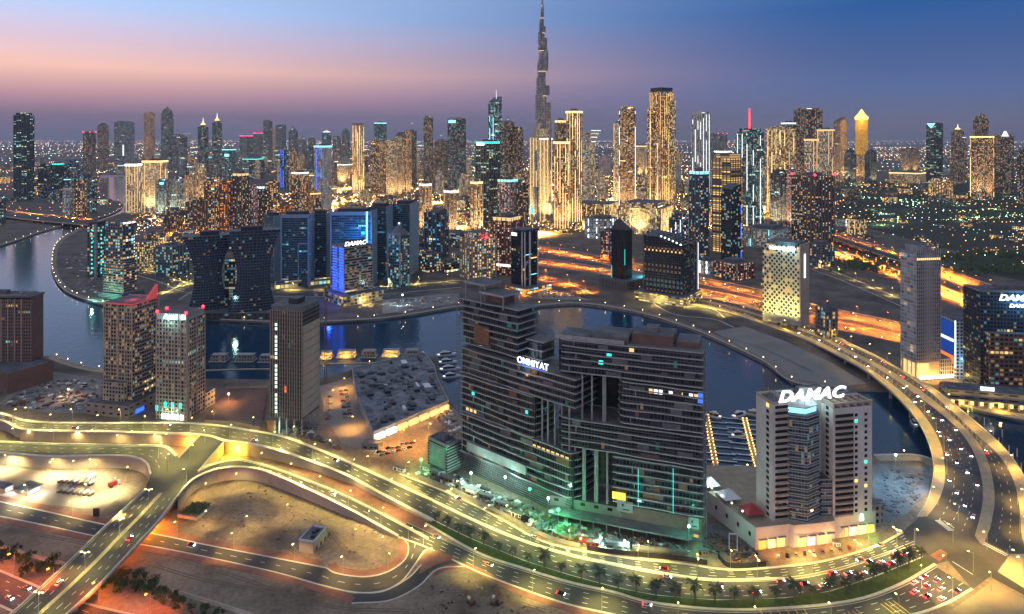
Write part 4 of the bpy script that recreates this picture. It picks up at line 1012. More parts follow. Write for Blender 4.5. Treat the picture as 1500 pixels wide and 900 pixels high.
lamp_light('site_light', 'POINT', 3500, lin(200, 255, 220), T.root, (-4, T.L1 * .7, 6), radius=1)

# ---------- glass tower by the canal bridge
T = Tower('office_tower', 'pale glass tower with gold lit base beside the canal bridge', 1319, 1342, 1377, 557, 372, 50, 'tower')
gA = facade('pale_glass_facade', (.55, .53, .49), (.26, .27, .27), cw=4.4, fh=3.9, ww=.9, wh=.85, lit=.10, fl=.12, st=.5, gr=.08)
gB = facade('fin_grid_facade', (.55, .52, .48), (.03, .032, .035), cw=2.6, fh=3.9, ww=.66, wh=.78, lit=.14, st=.9, gr=.1, warm=AMBER)
mb = MB(); mb.box(0, T.L2, 0, T.L1, 18, T.h, 0, 1)
for i, f in enumerate(mb.f[:4]): mb.m[i] = 2 if i == 0 else 0
mb.build('tower_wall', [gA, M_['roof'], gB], T.root)
nfin = 12
T.rep('pale_fin', MB().box(-.25, .25, -.9, -.03, 18, T.h + 5), M_['slab'], [(T.L2 * k / nfin, 0, 0) for k in range(nfin + 1)])
T.rep('floor_band', MB().box(-.25, T.L2, -.6, T.L1, 0, .55), M_['slab'], [(0, 0, 18 + 3.9 * k) for k in range(int((T.h - 18) / 3.9) + 1)])
T.rep('gold_lit_panel', MB().box(0, 2.6, -.35, -.05, 2, 17), M_['goldsoft_e'], [(T.L2 * k / nfin + .6, 0, 0) for k in range(6)])
T.rep('gold_lit_panel', MB().box(-.35, -.05, 0, 4, 2, 17), M_['goldsoft_e'], [(0, 1.5 + 6 * k, 0) for k in range(max(1, int(T.L1 / 6)))])
T.rep('gold_crown_light', MB().box(0, 1.6, -.4, -.05, 0, 2.2), M_['goldline_e'], [(T.L2 * k / nfin + .9, 0, T.h - 7) for k in range(nfin)])
T.box('base_wall', .2, T.L2 - .2, .2, T.L1, 0, 18, [M_['beige'], M_['roof']])
T.box('roof_screen', 3, T.L2 * .7, 3, T.L1 - 3, T.h, T.h + 8, [M_['conc'], M_['roof']])
T.box('low_wing', T.L2 + .1, T.L2 + 24, 0, 30, 0, 20, [gB, M_['roof']])
T.rep('wing_fin', MB().box(-.2, .2, -.6, -.05, 5.5, 20.5), M_['slab'], [(T.L2 + .3 + 2.6 * k, 0, 0) for k in range(10)])
T.rep('shop_window', MB().box(0, 3.4, -2.2, -1.4, .6, 4.6), [emis('pale_shop_light', lin(200, 250, 235), .9)], [(2 + 4.6 * k, 0, 0) for k in range(13)])
roof_kit(T, 0, T.L2, 0, T.L1, T.h, 17, 5)
for x in (5, 20, 35): lamp_light('base_light', 'POINT', 6000, lin(255, 190, 80), T.root, (x, -7, 6), radius=1)
# ---------- dark blue hotel with roof sign at the right edge
T = Tower('hotel_tower', 'dark blue tower at the frame edge with two stacked white signs near its roof', 1411, 1436, 1560, 578, 428, 62, 'tower', Lmax=110)
gC = facade('dark_blue_facade', (.035, .055, .075), (.012, .02, .03), cw=3., fh=3.6, ww=.7, wh=.6, lit=.11, cool=.45, st=1.3, gr=.12)
T.box('tower_wall', 0, T.L2, 0, T.L1, 0, T.h, [gC, M_['roof']])
T.box('brown_lower_block', 4, T.L2 * .5, -9, -.03, 0, T.h * .62, [facade('brown_balcony_facade', (.15, .10, .085), (.03, .025, .02), cw=4.2, fh=4.2, ww=.75, wh=.55, lit=.3, cool=.2, st=1.2), M_['roof']])
T.rep('balcony_rail', MB().box(4, T.L2 * .5, -9.6, -9.05, 0, .9), M_['brown'], [(0, 0, 4.2 * k) for k in range(1, int(T.h * .62 / 4.2))])
text('DAMAC', 8.2, T.root, (T.L2 * .45, -.6, T.h - 7.5), (R(90), 0, 0), M_['sign_e'], ext=.4, shear=.28, bold=.16, sx=1.22)
text('DAMAC', 4.6, T.root, (T.L2 * .47, -.6, T.h - 14), (R(90), 0, 0), M_['sign_e'], ext=.3, shear=.28, bold=.08, sx=1.22)
T.box('roof_frame', 0, T.L2, .02, 1, T.h, T.h + 2.2, M_['concd'])
roof_kit(T, 0, T.L2, 1, T.L1, T.h, 9, 5)
lamp_light('sign_light', 'POINT', 12000, lin(90, 190, 255), T.root, (T.L2 * .45, -8, T.h - 8), radius=1)
# white lattice annex with the blue banner
T = Tower('hotel_block', 'pale blue lit lattice block with blue banner between glass tower and dark hotel', 1372, 1400, 1441, 556, 470, 58, 'building', Lmax=60)
T.box('wall', 0, T.L2, 0, T.L1, 0, T.h, [facade('lattice_facade', (.50, .54, .58), (.015, .025, .04), cw=4., fh=3.7, ww=.58, wh=.62, lit=.16, cool=.8, st=1.2), M_['roof']])
T.box('banner', -.4, -.03, 2, T.L1 - 2, T.h * .25, T.h * .95, [emis('blue_banner', lin(16, 66, 150), .6)])
T.box('banner_stripe', -.6, -.41, 3, T.L1 - 3, T.h * .62, T.h * .67, M_['whitesoft_e'])
T.box('banner_foot', -.6, -.41, 2, T.L1 - 2, T.h * .25, T.h * .38, M_['orange_e'])
T.box('white_led_edge', -.8, -.02, -.6, .6, T.h * .2, T.h, M_['whitesoft_e'])
lamp_light('banner_light', 'POINT', 9000, lin(110, 200, 255), T.root, (14, -12, 18), radius=1)
T = Tower('hotel_podium', 'long low dark podium with yellow lit arcade along the waterfront', 1376, 1388, 1560, 592, 570, 72, 'building', Lmax=140)
T.box('wall', 0, T.L2, 0, T.L1, 0, T.h, [facade('grey_podium_facade', (.16, .16, .17), (.04, .04, .05), cw=12, fh=5, ww=.6, wh=.3, lit=.15, cool=.6), M_['roof']])
T.rep('arcade_column', MB().box(0, 1.4, -4.5, -3.6, 0, 6), M_['beige'], [(8 * k, 0, 0) for k in range(int(T.L2 / 8))])
T.box('arcade_roof', -1, T.L2, -5, -.03, 6.02, 7, [M_['concd'], M_['roof']])
T.rep('arcade_lamp', MB().box(0, 3, -.6, -.05, 1, 4.8), M_['goldline_e'], [(2.5 + 8 * k, 0, 0) for k in range(int(T.L2 / 8))])
text('DAMAC', 6, T.root, (T.L2 * .38, -1.2, T.h + .8), (R(90), 0, 0), M_['sign_e'], ext=.3, bold=.1, shear=.25) if False else T.box('lit_roof_sign', T.L2 * .30, T.L2 * .42, 3, 3.6, T.h + .3, T.h + 3.6, M_['sign_e'])
for k in range(4): lamp_light('arcade_light', 'POINT', 5000, lin(255, 210, 90), T.root, (10 + 30 * k, -9, 5), radius=1)
# ---------- perforated hexagon hotel
T = Tower('hotel_tower', 'pale hotel block with dark diamond pattern facade and white roof sign', 1117, 1171, 1183, 480, 362, 22, 'tower', Lmax=70)
def hexmat():
    m, t, p = newmat('diamond_screen')
    uv = N(t, 'ShaderNodeUVMap'); mp = N(t, 'ShaderNodeMapping'); mp.inputs['Rotation'].default_value = (0, 0, R(45)); mp.inputs['Scale'].default_value = (1, .72, 1)
    t.links.new(uv.outputs[0], mp.inputs[0])
    mp.vector_type = 'TEXTURE'; mp.inputs['Scale'].default_value = (1, 1, 1)
    sp = N(t, 'ShaderNodeSeparateXYZ'); t.links.new(uv.outputs[0], sp.inputs[0])
    def M(op, a, b=None):
        n = N(t, 'ShaderNodeMath', operation=op)
        for k, x in enumerate((a, b)):
            if x is None: continue
            if isinstance(x, (int, float)): n.inputs[k].default_value = x
            else: t.links.new(x, n.inputs[k])
        return n.outputs[0]
    u, v = M('DIVIDE', sp.outputs[0], 6.4), M('DIVIDE', sp.outputs[1], 7.6)
    row = M('FLOOR', M('MULTIPLY', v, 2.)); 
    a, b = M('ADD', u, v), M('SUBTRACT', u, v)
    da, db = M('ABSOLUTE', M('SUBTRACT', M('FRACT', a), .5)), M('ABSOLUTE', M('SUBTRACT', M('FRACT', b), .5))
    inside = M('MULTIPLY', M('LESS_THAN', da, .33), M('LESS_THAN', db, .33))
    wn = N(t, 'ShaderNodeTexWhiteNoise', noise_dimensions='2D'); cb = N(t, 'ShaderNodeCombineXYZ'); t.links.new(M('FLOOR', a), cb.inputs[0]); t.links.new(M('FLOOR', b), cb.inputs[1]); t.links.new(cb.outputs[0], wn.inputs[0])
    mixn = N(t, 'ShaderNodeMix', data_type='RGBA'); t.links.new(inside, mixn.inputs[0]); mixn.inputs[6].default_value = (.62, .58, .42, 1); mixn.inputs[7].default_value = (.02, .02, .018, 1)
    t.links.new(mixn.outputs[2], p.inputs['Base Color']); p.inputs['Roughness'].default_value = .5
    p.inputs['Emission Color'].default_value = (*GOLD, 1)
    t.links.new(M('MULTIPLY', inside, M('MULTIPLY', M('GREATER_THAN', wn.outputs[0], .8), .7)), p.inputs['Emission Strength'])
    return m
T.box('screen_wall', 0, T.L2, 0, T.L1, 12, T.h, [hexmat(), M_['roof']])
T.box('base_wall', .3, T.L2 - .3, .3, T.L1 - .3, 0, 12, [M_['conc'], M_['roof']])
T.box('end_frame', -.3, T.L2 + 1.5, -1.6, -.02, 0, T.h + 4, [M_['beige'], M_['roof']])
T.box('end_light', T.L2 * .4, T.L2 * .6, -1.9, -1.62, T.h * .6, T.h * .9, M_['whitesoft_e'])
T.box('roof_block', .5, T.L2, 2, T.L1 - 6, T.h, T.h + 5, [M_['concd'], M_['roof']])
T.rep('sign_letter', MB().box(-.5, -.1, 0, 2.4, 0, 4.4), M_['sign_e'], [(0, T.L1 * .12 + 3.6 * k, T.h - 7) for k in range(10)])
for k in range(4): lamp_light('facade_flood', 'SPOT', 60000, lin(255, 236, 150), T.root, (-16, T.L1 * (.1 + .27 * k), 1), (R(0), R(-153), 0), 1.5, .8, 1)
lamp_light('sign_light', 'POINT', 9000, lin(130, 220, 250), T.root, (-8, T.L1 * .3, T.h - 4), radius=1)
# ---------- dark curved tower on a bright podium
T = Tower('office_tower', 'dark curved roof tower with pale blade edge above a gold striped podium', 944, 1000, 1020, 447, 362, 22, 'tower', Lmax=80)
gD = facade('dark_office_facade', (.03, .035, .04), (.01, .018, .025), cw=3, fh=3.8, ww=.8, wh=.7, lit=.13, cool=.4, st=1.1, gr=.1)
h = T.h
pts = [(0, T.L2)]
mb = MB(); n = 10
for k in range(n):
    y0, y1 = T.L1 * k / n, T.L1 * (k + 1) / n
    z1 = h + 14 * math.sin(math.pi * .5 * (k + 1) / n)
    mb.box(0, T.L2, y0, y1 - .01, 8, z1, 0, 1)
mb.build('curved_tower_wall', [gD, M_['roof']], T.root)
mb = MB(); mb.prism([(T.L2 - 2, -2), (T.L2, -2.5), (T.L2 + 1, -.1), (T.L2 - 2, -.1)], 0, h + 3, 0); mb.build('pale_blade', M_['conc'], T.root)
T.box('blade_edge_light', T.L2 + .1, T.L2 + .7, -3.2, -2.55, 4, h, M_['whitesoft_e'])
T.rep('roof_lamp', MB().ball((0, 0, 0), 1.2), M_['white_e'], [(-.2, T.L1 * (.05 + .1 * k), h + 15 * math.sin(math.pi * .5 * (k + .6) / 10) + 1.5) for k in range(6)])
T.box('podium', -14, T.L2 + 4, -8, T.L1 + 10, 0, 14, [facade('striped_podium_facade', (.25, .22, .16), (.05, .04, .03), cw=6, fh=3.6, ww=.86, wh=.55, lit=.85, cool=.05, st=1.6, warm=lin(255, 220, 130)), M_['roof']])
lamp_light('podium_light', 'POINT', 16000, lin(255, 220, 120), T.root, (-24, T.L1 * .5, 8), radius=1)
T = Tower('office_tower', 'black pointed roof tower with teal glow standing behind the canal basin', 896, 916, 926, 424, 338, 35, 'tower')
T.box('tower_wall', 0, T.L2, 0, T.L1, 0, T.h, [facade('black_rib_facade', (.02, .022, .028), (.008, .012, .018), cw=1.6, fh=40, ww=.6, wh=.97, lit=.0), M_['roof']])
T.rep('rib', MB().box(-.5, -.02, -.2, .2, 0, T.h + 2), M_['dark'], [(0, T.L1 * k / 7, 0) for k in range(8)])
mb = MB(); mb.prism([(0, 0), (T.L2, 0), (T.L2, T.L1), (0, T.L1)], T.h, T.h + 16, 0, 0, [(T.L2 * .4, T.L1 * .6), (T.L2 * .6, T.L1 * .6), (T.L2 * .6, T.L1 * .9), (T.L2 * .4, T.L1 * .9)]); mb.build('pointed_roof', M_['dark'], T.root)
T.box('podium', -16, T.L2 + 45, -14, T.L1 + 14, 0, 16, [facade('ribbed_podium', (.15, .15, .15), (.05, .05, .05), cw=3, fh=16, ww=.4, wh=.9, lit=0), M_['roof']])
T.rep('teal_line', MB().box(-.7, -.52, -.25, .25, 0, 26), M_['teal_e'], [(0, T.L1 * .02, 40), (0, T.L1 * .98, 10)])
lamp_light('terrace_light', 'POINT', 14000, lin(80, 210, 230), T.root, (T.L2 + 20, -4, 22), radius=2)
# ---------- dark tower with white frames
T = Tower('office_tower', 'black tower with white vertical frame bands standing on an orange lit podium', 749, 768, 788, 428, 342, 45, 'tower')
T.box('tower_wall', 0, T.L2, 0, T.L1, 0, T.h, [facade('black_glass_facade', (.02, .02, .025), (.01, .012, .018), cw=3, fh=3.8, ww=.9, wh=.8, lit=.03, cool=.5, st=1.2, gr=.06), M_['roof']])
T.rep('white_frame', MB().box(-.8, .8, -1.0, -.02, 0, T.h + 2), M_['white'], [(1, 0, 0), (T.L2 * .36, 0, 0), (T.L2 * .42, 0, 0), (T.L2 - 1, 0, 0)])
T.rep('white_frame', MB().box(-1, -.02, -.8, .8, 0, T.h + 2), M_['white'], [(0, T.L1 * .15, 0)])
T.rep('lit_floor_line', MB().box(T.L2 * .48, T.L2 * .9, -.4, -.05, 0, 1.4), M_['goldline_e'], [(0, 0, T.h * .55)])
T.rep('lit_floor_line', MB().box(T.L2 * .48, T.L2 * .9, -.4, -.05, 0, 1.0), M_['cyan_e'], [(0, 0, T.h * .27), (-T.L2 * .4, 0, T.h * .62)])
T.box('roof_cap', -1, T.L2 + 1, -1, T.L1 + 1, T.h + 2, T.h + 5, [M_['dark'], M_['roof']])
T.box('white_sign', -1.2, -1.02, T.L1 * .55, T.L1 * .95, T.h - 6, T.h - 1, M_['sign_e'])
T.box('podium', -14, T.L2 + 16, -16, T.L1, 0, 9, [facade('amber_podium_facade', (.30, .2, .1), (.05, .03, .02), cw=5, fh=4.5, ww=.85, wh=.6, lit=.95, st=2.4, warm=lin(255, 160, 50)), M_['roof']])
lamp_light('podium_light', 'POINT', 16000, lin(255, 150, 50), T.root, (-20, -18, 5), radius=1)
# ---------- blue glass office with roof sign and stepped podium
T = Tower('office_tower', 'striped office tower with blue lit corner and a white sign along its roof', 487, 505, 545, 446, 362, 62, 'tower')
gE = facade('striped_office_facade', (.16, .17, .17), (.02, .025, .03), cw=4, fh=4.2, ww=1, wh=.5, lit=.32, cool=.25, st=1.1)
T.box('tower_wall', 0, T.L2, 0, T.L1, 0, T.h, [gE, M_['roof']])
nfl = int(T.h / 4.2)
T.rep('floor_band', MB().box(-.5, T.L2 * (1.04), -.7, T.L1, 0, 1.1), M_['slab'], [(0, 0, 4.2 * k) for k in range(4, nfl + 1)])
T.rep('blue_light_column', MB().box(-.9, -.55, 2, T.L1 * .42, 0, 2.4).box(-.9, -.55, T.L1 * .58, T.L1 - 2, 0, 1.6), M_['blue_e'], [(0, 0, 4.2 * k + 1.4) for k in range(4, nfl)])
T.box('sign_screen', 0, T.L2 * .75, -.8, .4, T.h + .2, T.h + 10, [M_['dark'], M_['roof']])
text('DAMAC', 8.8, T.root, (T.L2 * .36, -1.2, T.h + 1.2), (R(90), 0, 0), M_['sign_e'], ext=.4, shear=.28, bold=.18, sx=1.15)
T.box('podium', -10, T.L2 + 12, -14, T.L1 + 10, 0, 15, [facade('lit_podium_facade', (.28, .25, .2), (.05, .05, .04), cw=6, fh=5, ww=.8, wh=.6, lit=.55, cool=.3, st=1.5), M_['roof']])
lamp_light('blue_flood', 'POINT', 36000, lin(30, 60, 255), T.root, (-16, T.L1 * .5, 30), radius=2)
lamp_light('blue_flood', 'POINT', 26000, lin(40, 90, 255), T.root, (T.L2 * .3, 30, 60), radius=2)
lamp_light('podium_light', 'POINT', 12000, lin(255, 220, 130), T.root, (T.L2 * .5, -22, 6), radius=1)
# ================================================================ the skyline beyond the canal
def FS(key, *a, **k):
    a = list(a)
    if len(a) > 9 and key not in ('stripe', 'green'): a[9] *= 1.3
    if len(a) > 7 and key not in ('stripe',): a[6] *= 1.2
    ST[key] = facade(key + '_facade', *a, **k)
ST = {}
FS('brown', (.24, .165, .115), (.03, .025, .02), 5, 4.6, .6, .6, .36, .012, .12, 3.8, lin(255, 190, 112))
FS('umber', (.16, .115, .095), (.025, .02, .02), 5, 4.6, .6, .55, .28, .0, .2, 3.2)
FS('orange', (.40, .20, .09), (.04, .03, .02), 5, 4.6, .55, .55, .4, .0, .05, 3.6, lin(255, 150, 66))
FS('gold', (.40, .31, .19), (.05, .04, .025), 4.6, 4.6, .6, .66, .42, .0, .05, 2.6, lin(255, 216, 150))
FS('cream', (.48, .42, .33), (.05, .05, .05), 4.6, 4.6, .58, .6, .4, .0, .18, 3.0)
FS('pink', (.42, .27, .25), (.05, .04, .04), 4.4, 4.4, .6, .55, .4, .0, .35, 2.8, lin(255, 186, 150))
FS('grey', (.20, .20, .21), (.03, .035, .04), 5, 4.8, .7, .6, .28, .01, .4, 2.8)
FS('slate', (.11, .13, .16), (.03, .04, .05), 5, 4.8, .8, .65, .22, .012, .5, 2.5)
FS('dkglass', (.05, .065, .07), (.02, .03, .036), 4.2, 4.6, .86, .75, .12, .03, .6, 1.8, gr=.08)
FS('green', (.05, .08, .08), (.015, .035, .036), 4, 5, .88, .6, .07, .14, .7, 1.7, coolc=lin(150, 225, 210), gr=.08)
FS('blue', (.07, .13, .20), (.02, .05, .085), 4.6, 4.8, .85, .7, .2, .02, .6, 2.0, coolc=lin(130, 205, 250), gr=.1)
FS('teal', (.10, .18, .20), (.025, .06, .07), 4.6, 4.8, .8, .65, .26, .03, .7, 2.1, coolc=lin(150, 225, 225), gr=.1)
FS('white', (.55, .55, .53), (.05, .06, .07), 4.4, 4.6, .6, .6, .3, .0, .55, 2.1)
FS('maroon', (.22, .085, .07), (.04, .02, .02), 4.2, 4.2, .62, .58, .4, .0, .1, 2.4, lin(255, 186, 140))
FS('stripe', (.34, .27, .18), (.05, .04, .03), 40, 4.6, 1, .5, .85, .0, .0, 1.5, lin(255, 204, 120))
FS('low', (.30, .235, .16), (.04, .03, .02), 5, 4.4, .6, .55, .55, .0, .12, 4.2, lin(255, 190, 100))
FS('lowd', (.17, .155, .145), (.03, .03, .03), 5, 4.4, .6, .55, .24, .0, .4, 2.6)
STRIP = {'g': 'goldline_e', 's': 'goldsoft_e', 'w': 'whitesoft_e', 'W': 'white_e', 'c': 'cyan_e', 't': 'teal_e', 'b': 'blue_e', 'p': 'pink_e', 'P': 'purple_e', 'r': 'redsoft_e'}
def prof(mb, pts, y0, y1, ms=0, mt=0, x0=0):
    """outline in the x-z plane (counter-clockwise from the front) given depth y0..y1"""
    f = [(p[0], y0, p[1]) for p in pts]; b = [(p[0], y1, p[1]) for p in pts]
    mb.face(f, ms, [(p[0], p[1]) for p in pts]); mb.face(b[::-1], ms, [(p[0], p[1]) for p in pts[::-1]])
    n = len(pts)
    for i in range(n):
        j = (i + 1) % n
        mb.face([f[j], f[i], b[i], b[j]], ms if abs(pts[i][0] - pts[j][0]) < .3 else mt, [(0, pts[j][1]), (0, pts[i][1]), (y1 - y0, pts[i][1]), (y1 - y0, pts[j][1])])
def crown(T, kind, st, h):
    L1, L2 = T.L1, T.L2; cx, cy = L2 / 2, L1 / 2; m = [ST[st], M_['roof']]
    k, _, arg = kind.partition(':')
    if k == 'flat':
        mb = MB(); mb.box(L2 * .2, L2 * .75, L1 * .2, L1 * .7, h, h + 6, 0, 1); mb.build('plant_room', [M_['concd'], M_['roof']], T.root)
    elif k == 'band':                                      # lit parapet band
        e = 1.0; z0 = h - 5
        mb = MB(); mb.box(-e, L2 + e, -e, -.05, z0, h + .5); mb.box(-e, -.05, -.05, L1 + e, z0, h + .5); mb.build('lit_crown_band', M_[STRIP[arg]], T.root)
        mb = MB(); mb.box(L2 * .25, L2 * .7, L1 * .25, L1 * .7, h, h + 7, 0, 1); mb.build('plant_room', [M_['concd'], M_['roof']], T.root)
    elif k == 'spire':
        a = float(arg or 40); s = .62
        mb = MB(); P = [(0, 0), (L2, 0), (L2, L1), (0, L1)]; q = lambda f: [(cx + (p[0] - cx) * f, cy + (p[1] - cy) * f) for p in P]
        mb.prism(q(s), h, h + a * .22, 0, 1); mb.build('upper_tier', m, T.root)
        mb = MB(); mb.prism(q(s * .9), h + a * .22, h + a * .5, 0, 0, q(.12)); mb.build('lit_spire_base', M_['goldline_e'], T.root)
        mb = MB(); mb.prism(q(.1), h + a * .5, h + a, 0, 0, q(.02)); mb.build('spire', M_['whitesoft_e'], T.root)
    elif k == 'mast':
        a = float(arg or 30)
        mb = MB(); mb.tube((cx, cy, h), (cx, cy, h + a), 1.3, r2=.5); mb.build('mast', M_['steel'], T.root)
        mb = MB(); mb.box(L2 * .25, L2 * .7, L1 * .25, L1 * .7, h, h + 6, 0, 1); mb.build('plant_room', [M_['concd'], M_['roof']], T.root)
        mb = MB(); mb.ball((cx, cy, h + a), 2); mb.build('beacon', M_['whitesoft_e'], T.root)
    elif k == 'beacon':
        mb = MB(); mb.box(L2 * .25, L2 * .7, L1 * .25, L1 * .7, h, h + 6, 0, 1); mb.build('plant_room', [M_['concd'], M_['roof']], T.root)
        for p in ((0, 0), (L2, 0), (0, L1)):
            mb = MB(); mb.ball((p[0], p[1], h + 2), 2.6); mb.build('red_beacon', M_['red_e'], T.root)
    elif k == 'dome':
        mb = MB()
        for i in range(4):
            f0, f1 = (.9, .74, .52, .26)[i], (.86, .62, .4, .08)[i]; P = [(0, 0), (L2, 0), (L2, L1), (0, L1)]
            q = lambda f: [(cx + (p[0] - cx) * f, cy + (p[1] - cy) * f) for p in P]
            mb.prism(q(f0), h + min(L1, L2) * (0, .3, .52, .66)[i], h + min(L1, L2) * (.3, .52, .66, .84)[i], 0, 1, q(f1))
        mb.build('domed_crown', m, T.root)
        mb = MB(); mb.tube((cx, cy, h + min(L1, L2) * .8), (cx, cy, h + min(L1, L2) * 1.3), .8, r2=.3); mb.build('finial', M_['steel'], T.root)
    elif k == 'pyr':
        a = float(arg or 18); mb = MB(); mb.prism([(0, 0), (L2, 0), (L2, L1), (0, L1)], h, h + a, 0, 0, [(cx, cy)] * 2 + [(cx + .1, cy + .1)] * 2); mb.build('pyramid_roof', M_['concd'], T.root)
        mb = MB(); mb.ball((cx, cy, h + a), 1.8); mb.build('finial_lamp', M_['whitesoft_e'], T.root)
    elif k == 'litpyr':
        a = float(arg or 18); mb = MB(); mb.prism([(0, 0), (L2, 0), (L2, L1), (0, L1)], h, h + a, 0, 0, [(cx, cy)] * 2 + [(cx + .1, cy + .1)] * 2); mb.build('lit_pyramid_roof', M_['whitesoft_e'], T.root)
    elif k in ('slantl', 'slantr', 'arc'):
        a = float(arg or 20); mb = MB()
        if k == 'arc': pts = [(0, h)] + [(L2, h)] + [(L2 * (1 - i / 8), h + a * math.sin(math.pi * (.5 + .5 * i / 8 if True else 0))) for i in range(8)]
        elif k == 'slantl': pts = [(0, h), (L2, h), (L2, h + 1), (0, h + a)]
        else: pts = [(0, h), (L2, h), (L2, h + a), (0, h + 1)]
        prof(mb, pts, 0, L1, 0, 1); mb.build('sloping_crown', m, T.root)
    elif k == 'step':
        a = float(arg or 24)
        mb = MB(); mb.box(L2 * .12, L2 * .88, L1 * .12, L1 * .88, h, h + a * .55, 0, 1); mb.build('upper_tier', m, T.root)
        mb = MB(); mb.box(L2 * .28, L2 * .72, L1 * .28, L1 * .72, h + a * .55, h + a, 0, 1); mb.build('top_tier', m, T.root)
    elif k == 'fins':
        mb = MB()
        for i in range(7): mb.box(L2 * i / 7, L2 * i / 7 + 2, 0, 2, h, h + 8 - abs(i - 3)); mb.box(0, 2, L1 * i / 7 + .1, L1 * i / 7 + 2, h, h + 7)
        mb.build('crown_fins', M_['concd'], T.root)
M_['dim_e'] = emis('dim_gold_glow', lin(220, 160, 96), .22)  # dim end of the floodlight glow put into the gold ribs
def segs(mb, r, x0, x1, y0, y1, h):
    """a vertical glowing run of uneven brightness; on gold towers, floodlight put into the ribs"""
    z = h * .05
    while z < h * .97:
        L = h * r.uniform(.04, .2); z2 = min(h * .985, z + L); mb.box(x0, x1, y0, y1, z, z2 - .02, r.choice((0, 0, 1, 1, 2, 2)) if z > h * .12 else 0); z = z2
def sky(x0, x1, yb, yt, st, cr_, label, name='apartment_tower', th=None, strips=None, extra=None, group=None):
    r = random.Random(label); t = th if th is not None else r.choice((28, 36, 44, 52, 60))
    c, n = math.cos(R(t)), math.sin(R(t)); xc = x0 + (x1 - x0) * c / (c + n)
    T = Tower(name, label, x0, xc, x1, yb, yt, t, 'tower', group, Lmax=160)
    T.L1 = min(T.L1, (x1 - x0) * T.P.y / 1000 * 1.6); T.L2 = min(T.L2, (x1 - x0) * T.P.y / 1000 * 1.6)
    T.box('tower_wall', 0, T.L2, 0, T.L1, 0, T.h, [ST[st], M_['roof']])
    w = max(1.2, T.P.y / 1000 * .7)
    if strips:  # gold strips put the floodlight on the ribs into glowing parts
        m, nr, nl = strips[0], int(strips[1]), int(strips[2]); full = len(strips) < 4
        for k in range(nr):
            x = T.L2 * (k + .5) / nr if nr > 1 or not full else T.L2 - w
            mb = MB(); segs(mb, r, x - w / 2, x + w / 2, -1.0, -.04, T.h); mb.build('glow_strip', [M_[STRIP[m]], M_['goldsoft_e'] if m in 'gs' else M_['whitesoft_e'] if m in 'wW' else M_[STRIP[m]], M_['dim_e'] if m in 'gs' else M_['concd']], T.root)
        for k in range(nl):
            y = T.L1 * (k + .5) / nl if nl > 1 or not full else T.L1 - w
            mb = MB(); segs(mb, r, -1.0, -.04, y - w / 2, y + w / 2, T.h); mb.build('glow_strip', [M_[STRIP[m]], M_['goldsoft_e'] if m in 'gs' else M_['whitesoft_e'] if m in 'wW' else M_[STRIP[m]], M_['dim_e'] if m in 'gs' else M_['concd']], T.root)
    else:   # plain piers give the elevations relief
        npi = max(2, min(6, int(T.L2 / 9))); pm = ST[st]
        for k in range(npi + 1):
            x = T.L2 * k / npi; mb = MB(); mb.box(x - .9, x + .9, -1.3, -.03, 0, T.h); mb.build('pier', M_['concd'] if st in ('umber', 'slate', 'dkglass', 'green', 'grey') else M_['beige'] if st in ('cream', 'gold', 'brown') else M_['conc'] if st in ('white', 'pink') else M_['concd'], T.root)
        npi = max(2, min(6, int(T.L1 / 9)))
        for k in range(npi):
            y = T.L1 * (k + 1) / npi; mb = MB(); mb.box(-1.3, -.03, y - .9, y + .9, 0, T.h); mb.build('pier', M_['concd'] if st not in ('cream', 'gold', 'white') else M_['beige'], T.root)
    if cr_: crown(T, cr_, st, T.h)
    if cr_ in ('flat', None) and T.h > 60:
        k = r.random()
        if k < .6:
            a, b = T.L2 * r.uniform(.3, .6), T.L1 * r.uniform(.3, .6); hh = r.uniform(10, 26); mb = MB(); mb.tube((a, b, T.h), (a, b, T.h + hh), .9, r2=.3); mb.build('mast', M_['steel'], T.root)
        f = r.uniform(.08, .2); mb = MB(); mb.box(T.L2 * f, T.L2 * .96, T.L1 * f, T.L1 * .9, T.h - .02, T.h + r.uniform(5, 12), 0, 1); mb.build('upper_tier', [ST[st], M_['roof']], T.root)
        if T.P.y > 900 and k > .3:
            mb = MB(); mb.box(T.L2 * (f + .02), T.L2 * .5, T.L1 * f - .7, T.L1 * f - .05, T.h + 1, T.h + 3.2); mb.build('roof_light', M_[r.choice(('goldsoft_e', 'whitesoft_e'))], T.root)
    if extra: extra(T)
    return T
def esign(m, f0, f1, z0, z1, left=True):
    """a lit sign or screen on the left (or right) face, given in fractions of the face"""
    def go(T):
        mb = MB()
        if left: mb.box(-1.6, -1.05, T.L1 * f0, T.L1 * f1, T.h * z0, T.h * z1)
        else: mb.box(T.L2 * f0, T.L2 * f1, -1.9, -1.35, T.h * z0, T.h * z1)
        mb.build('lit_sign', M_[STRIP[m]], T.root)
    return go
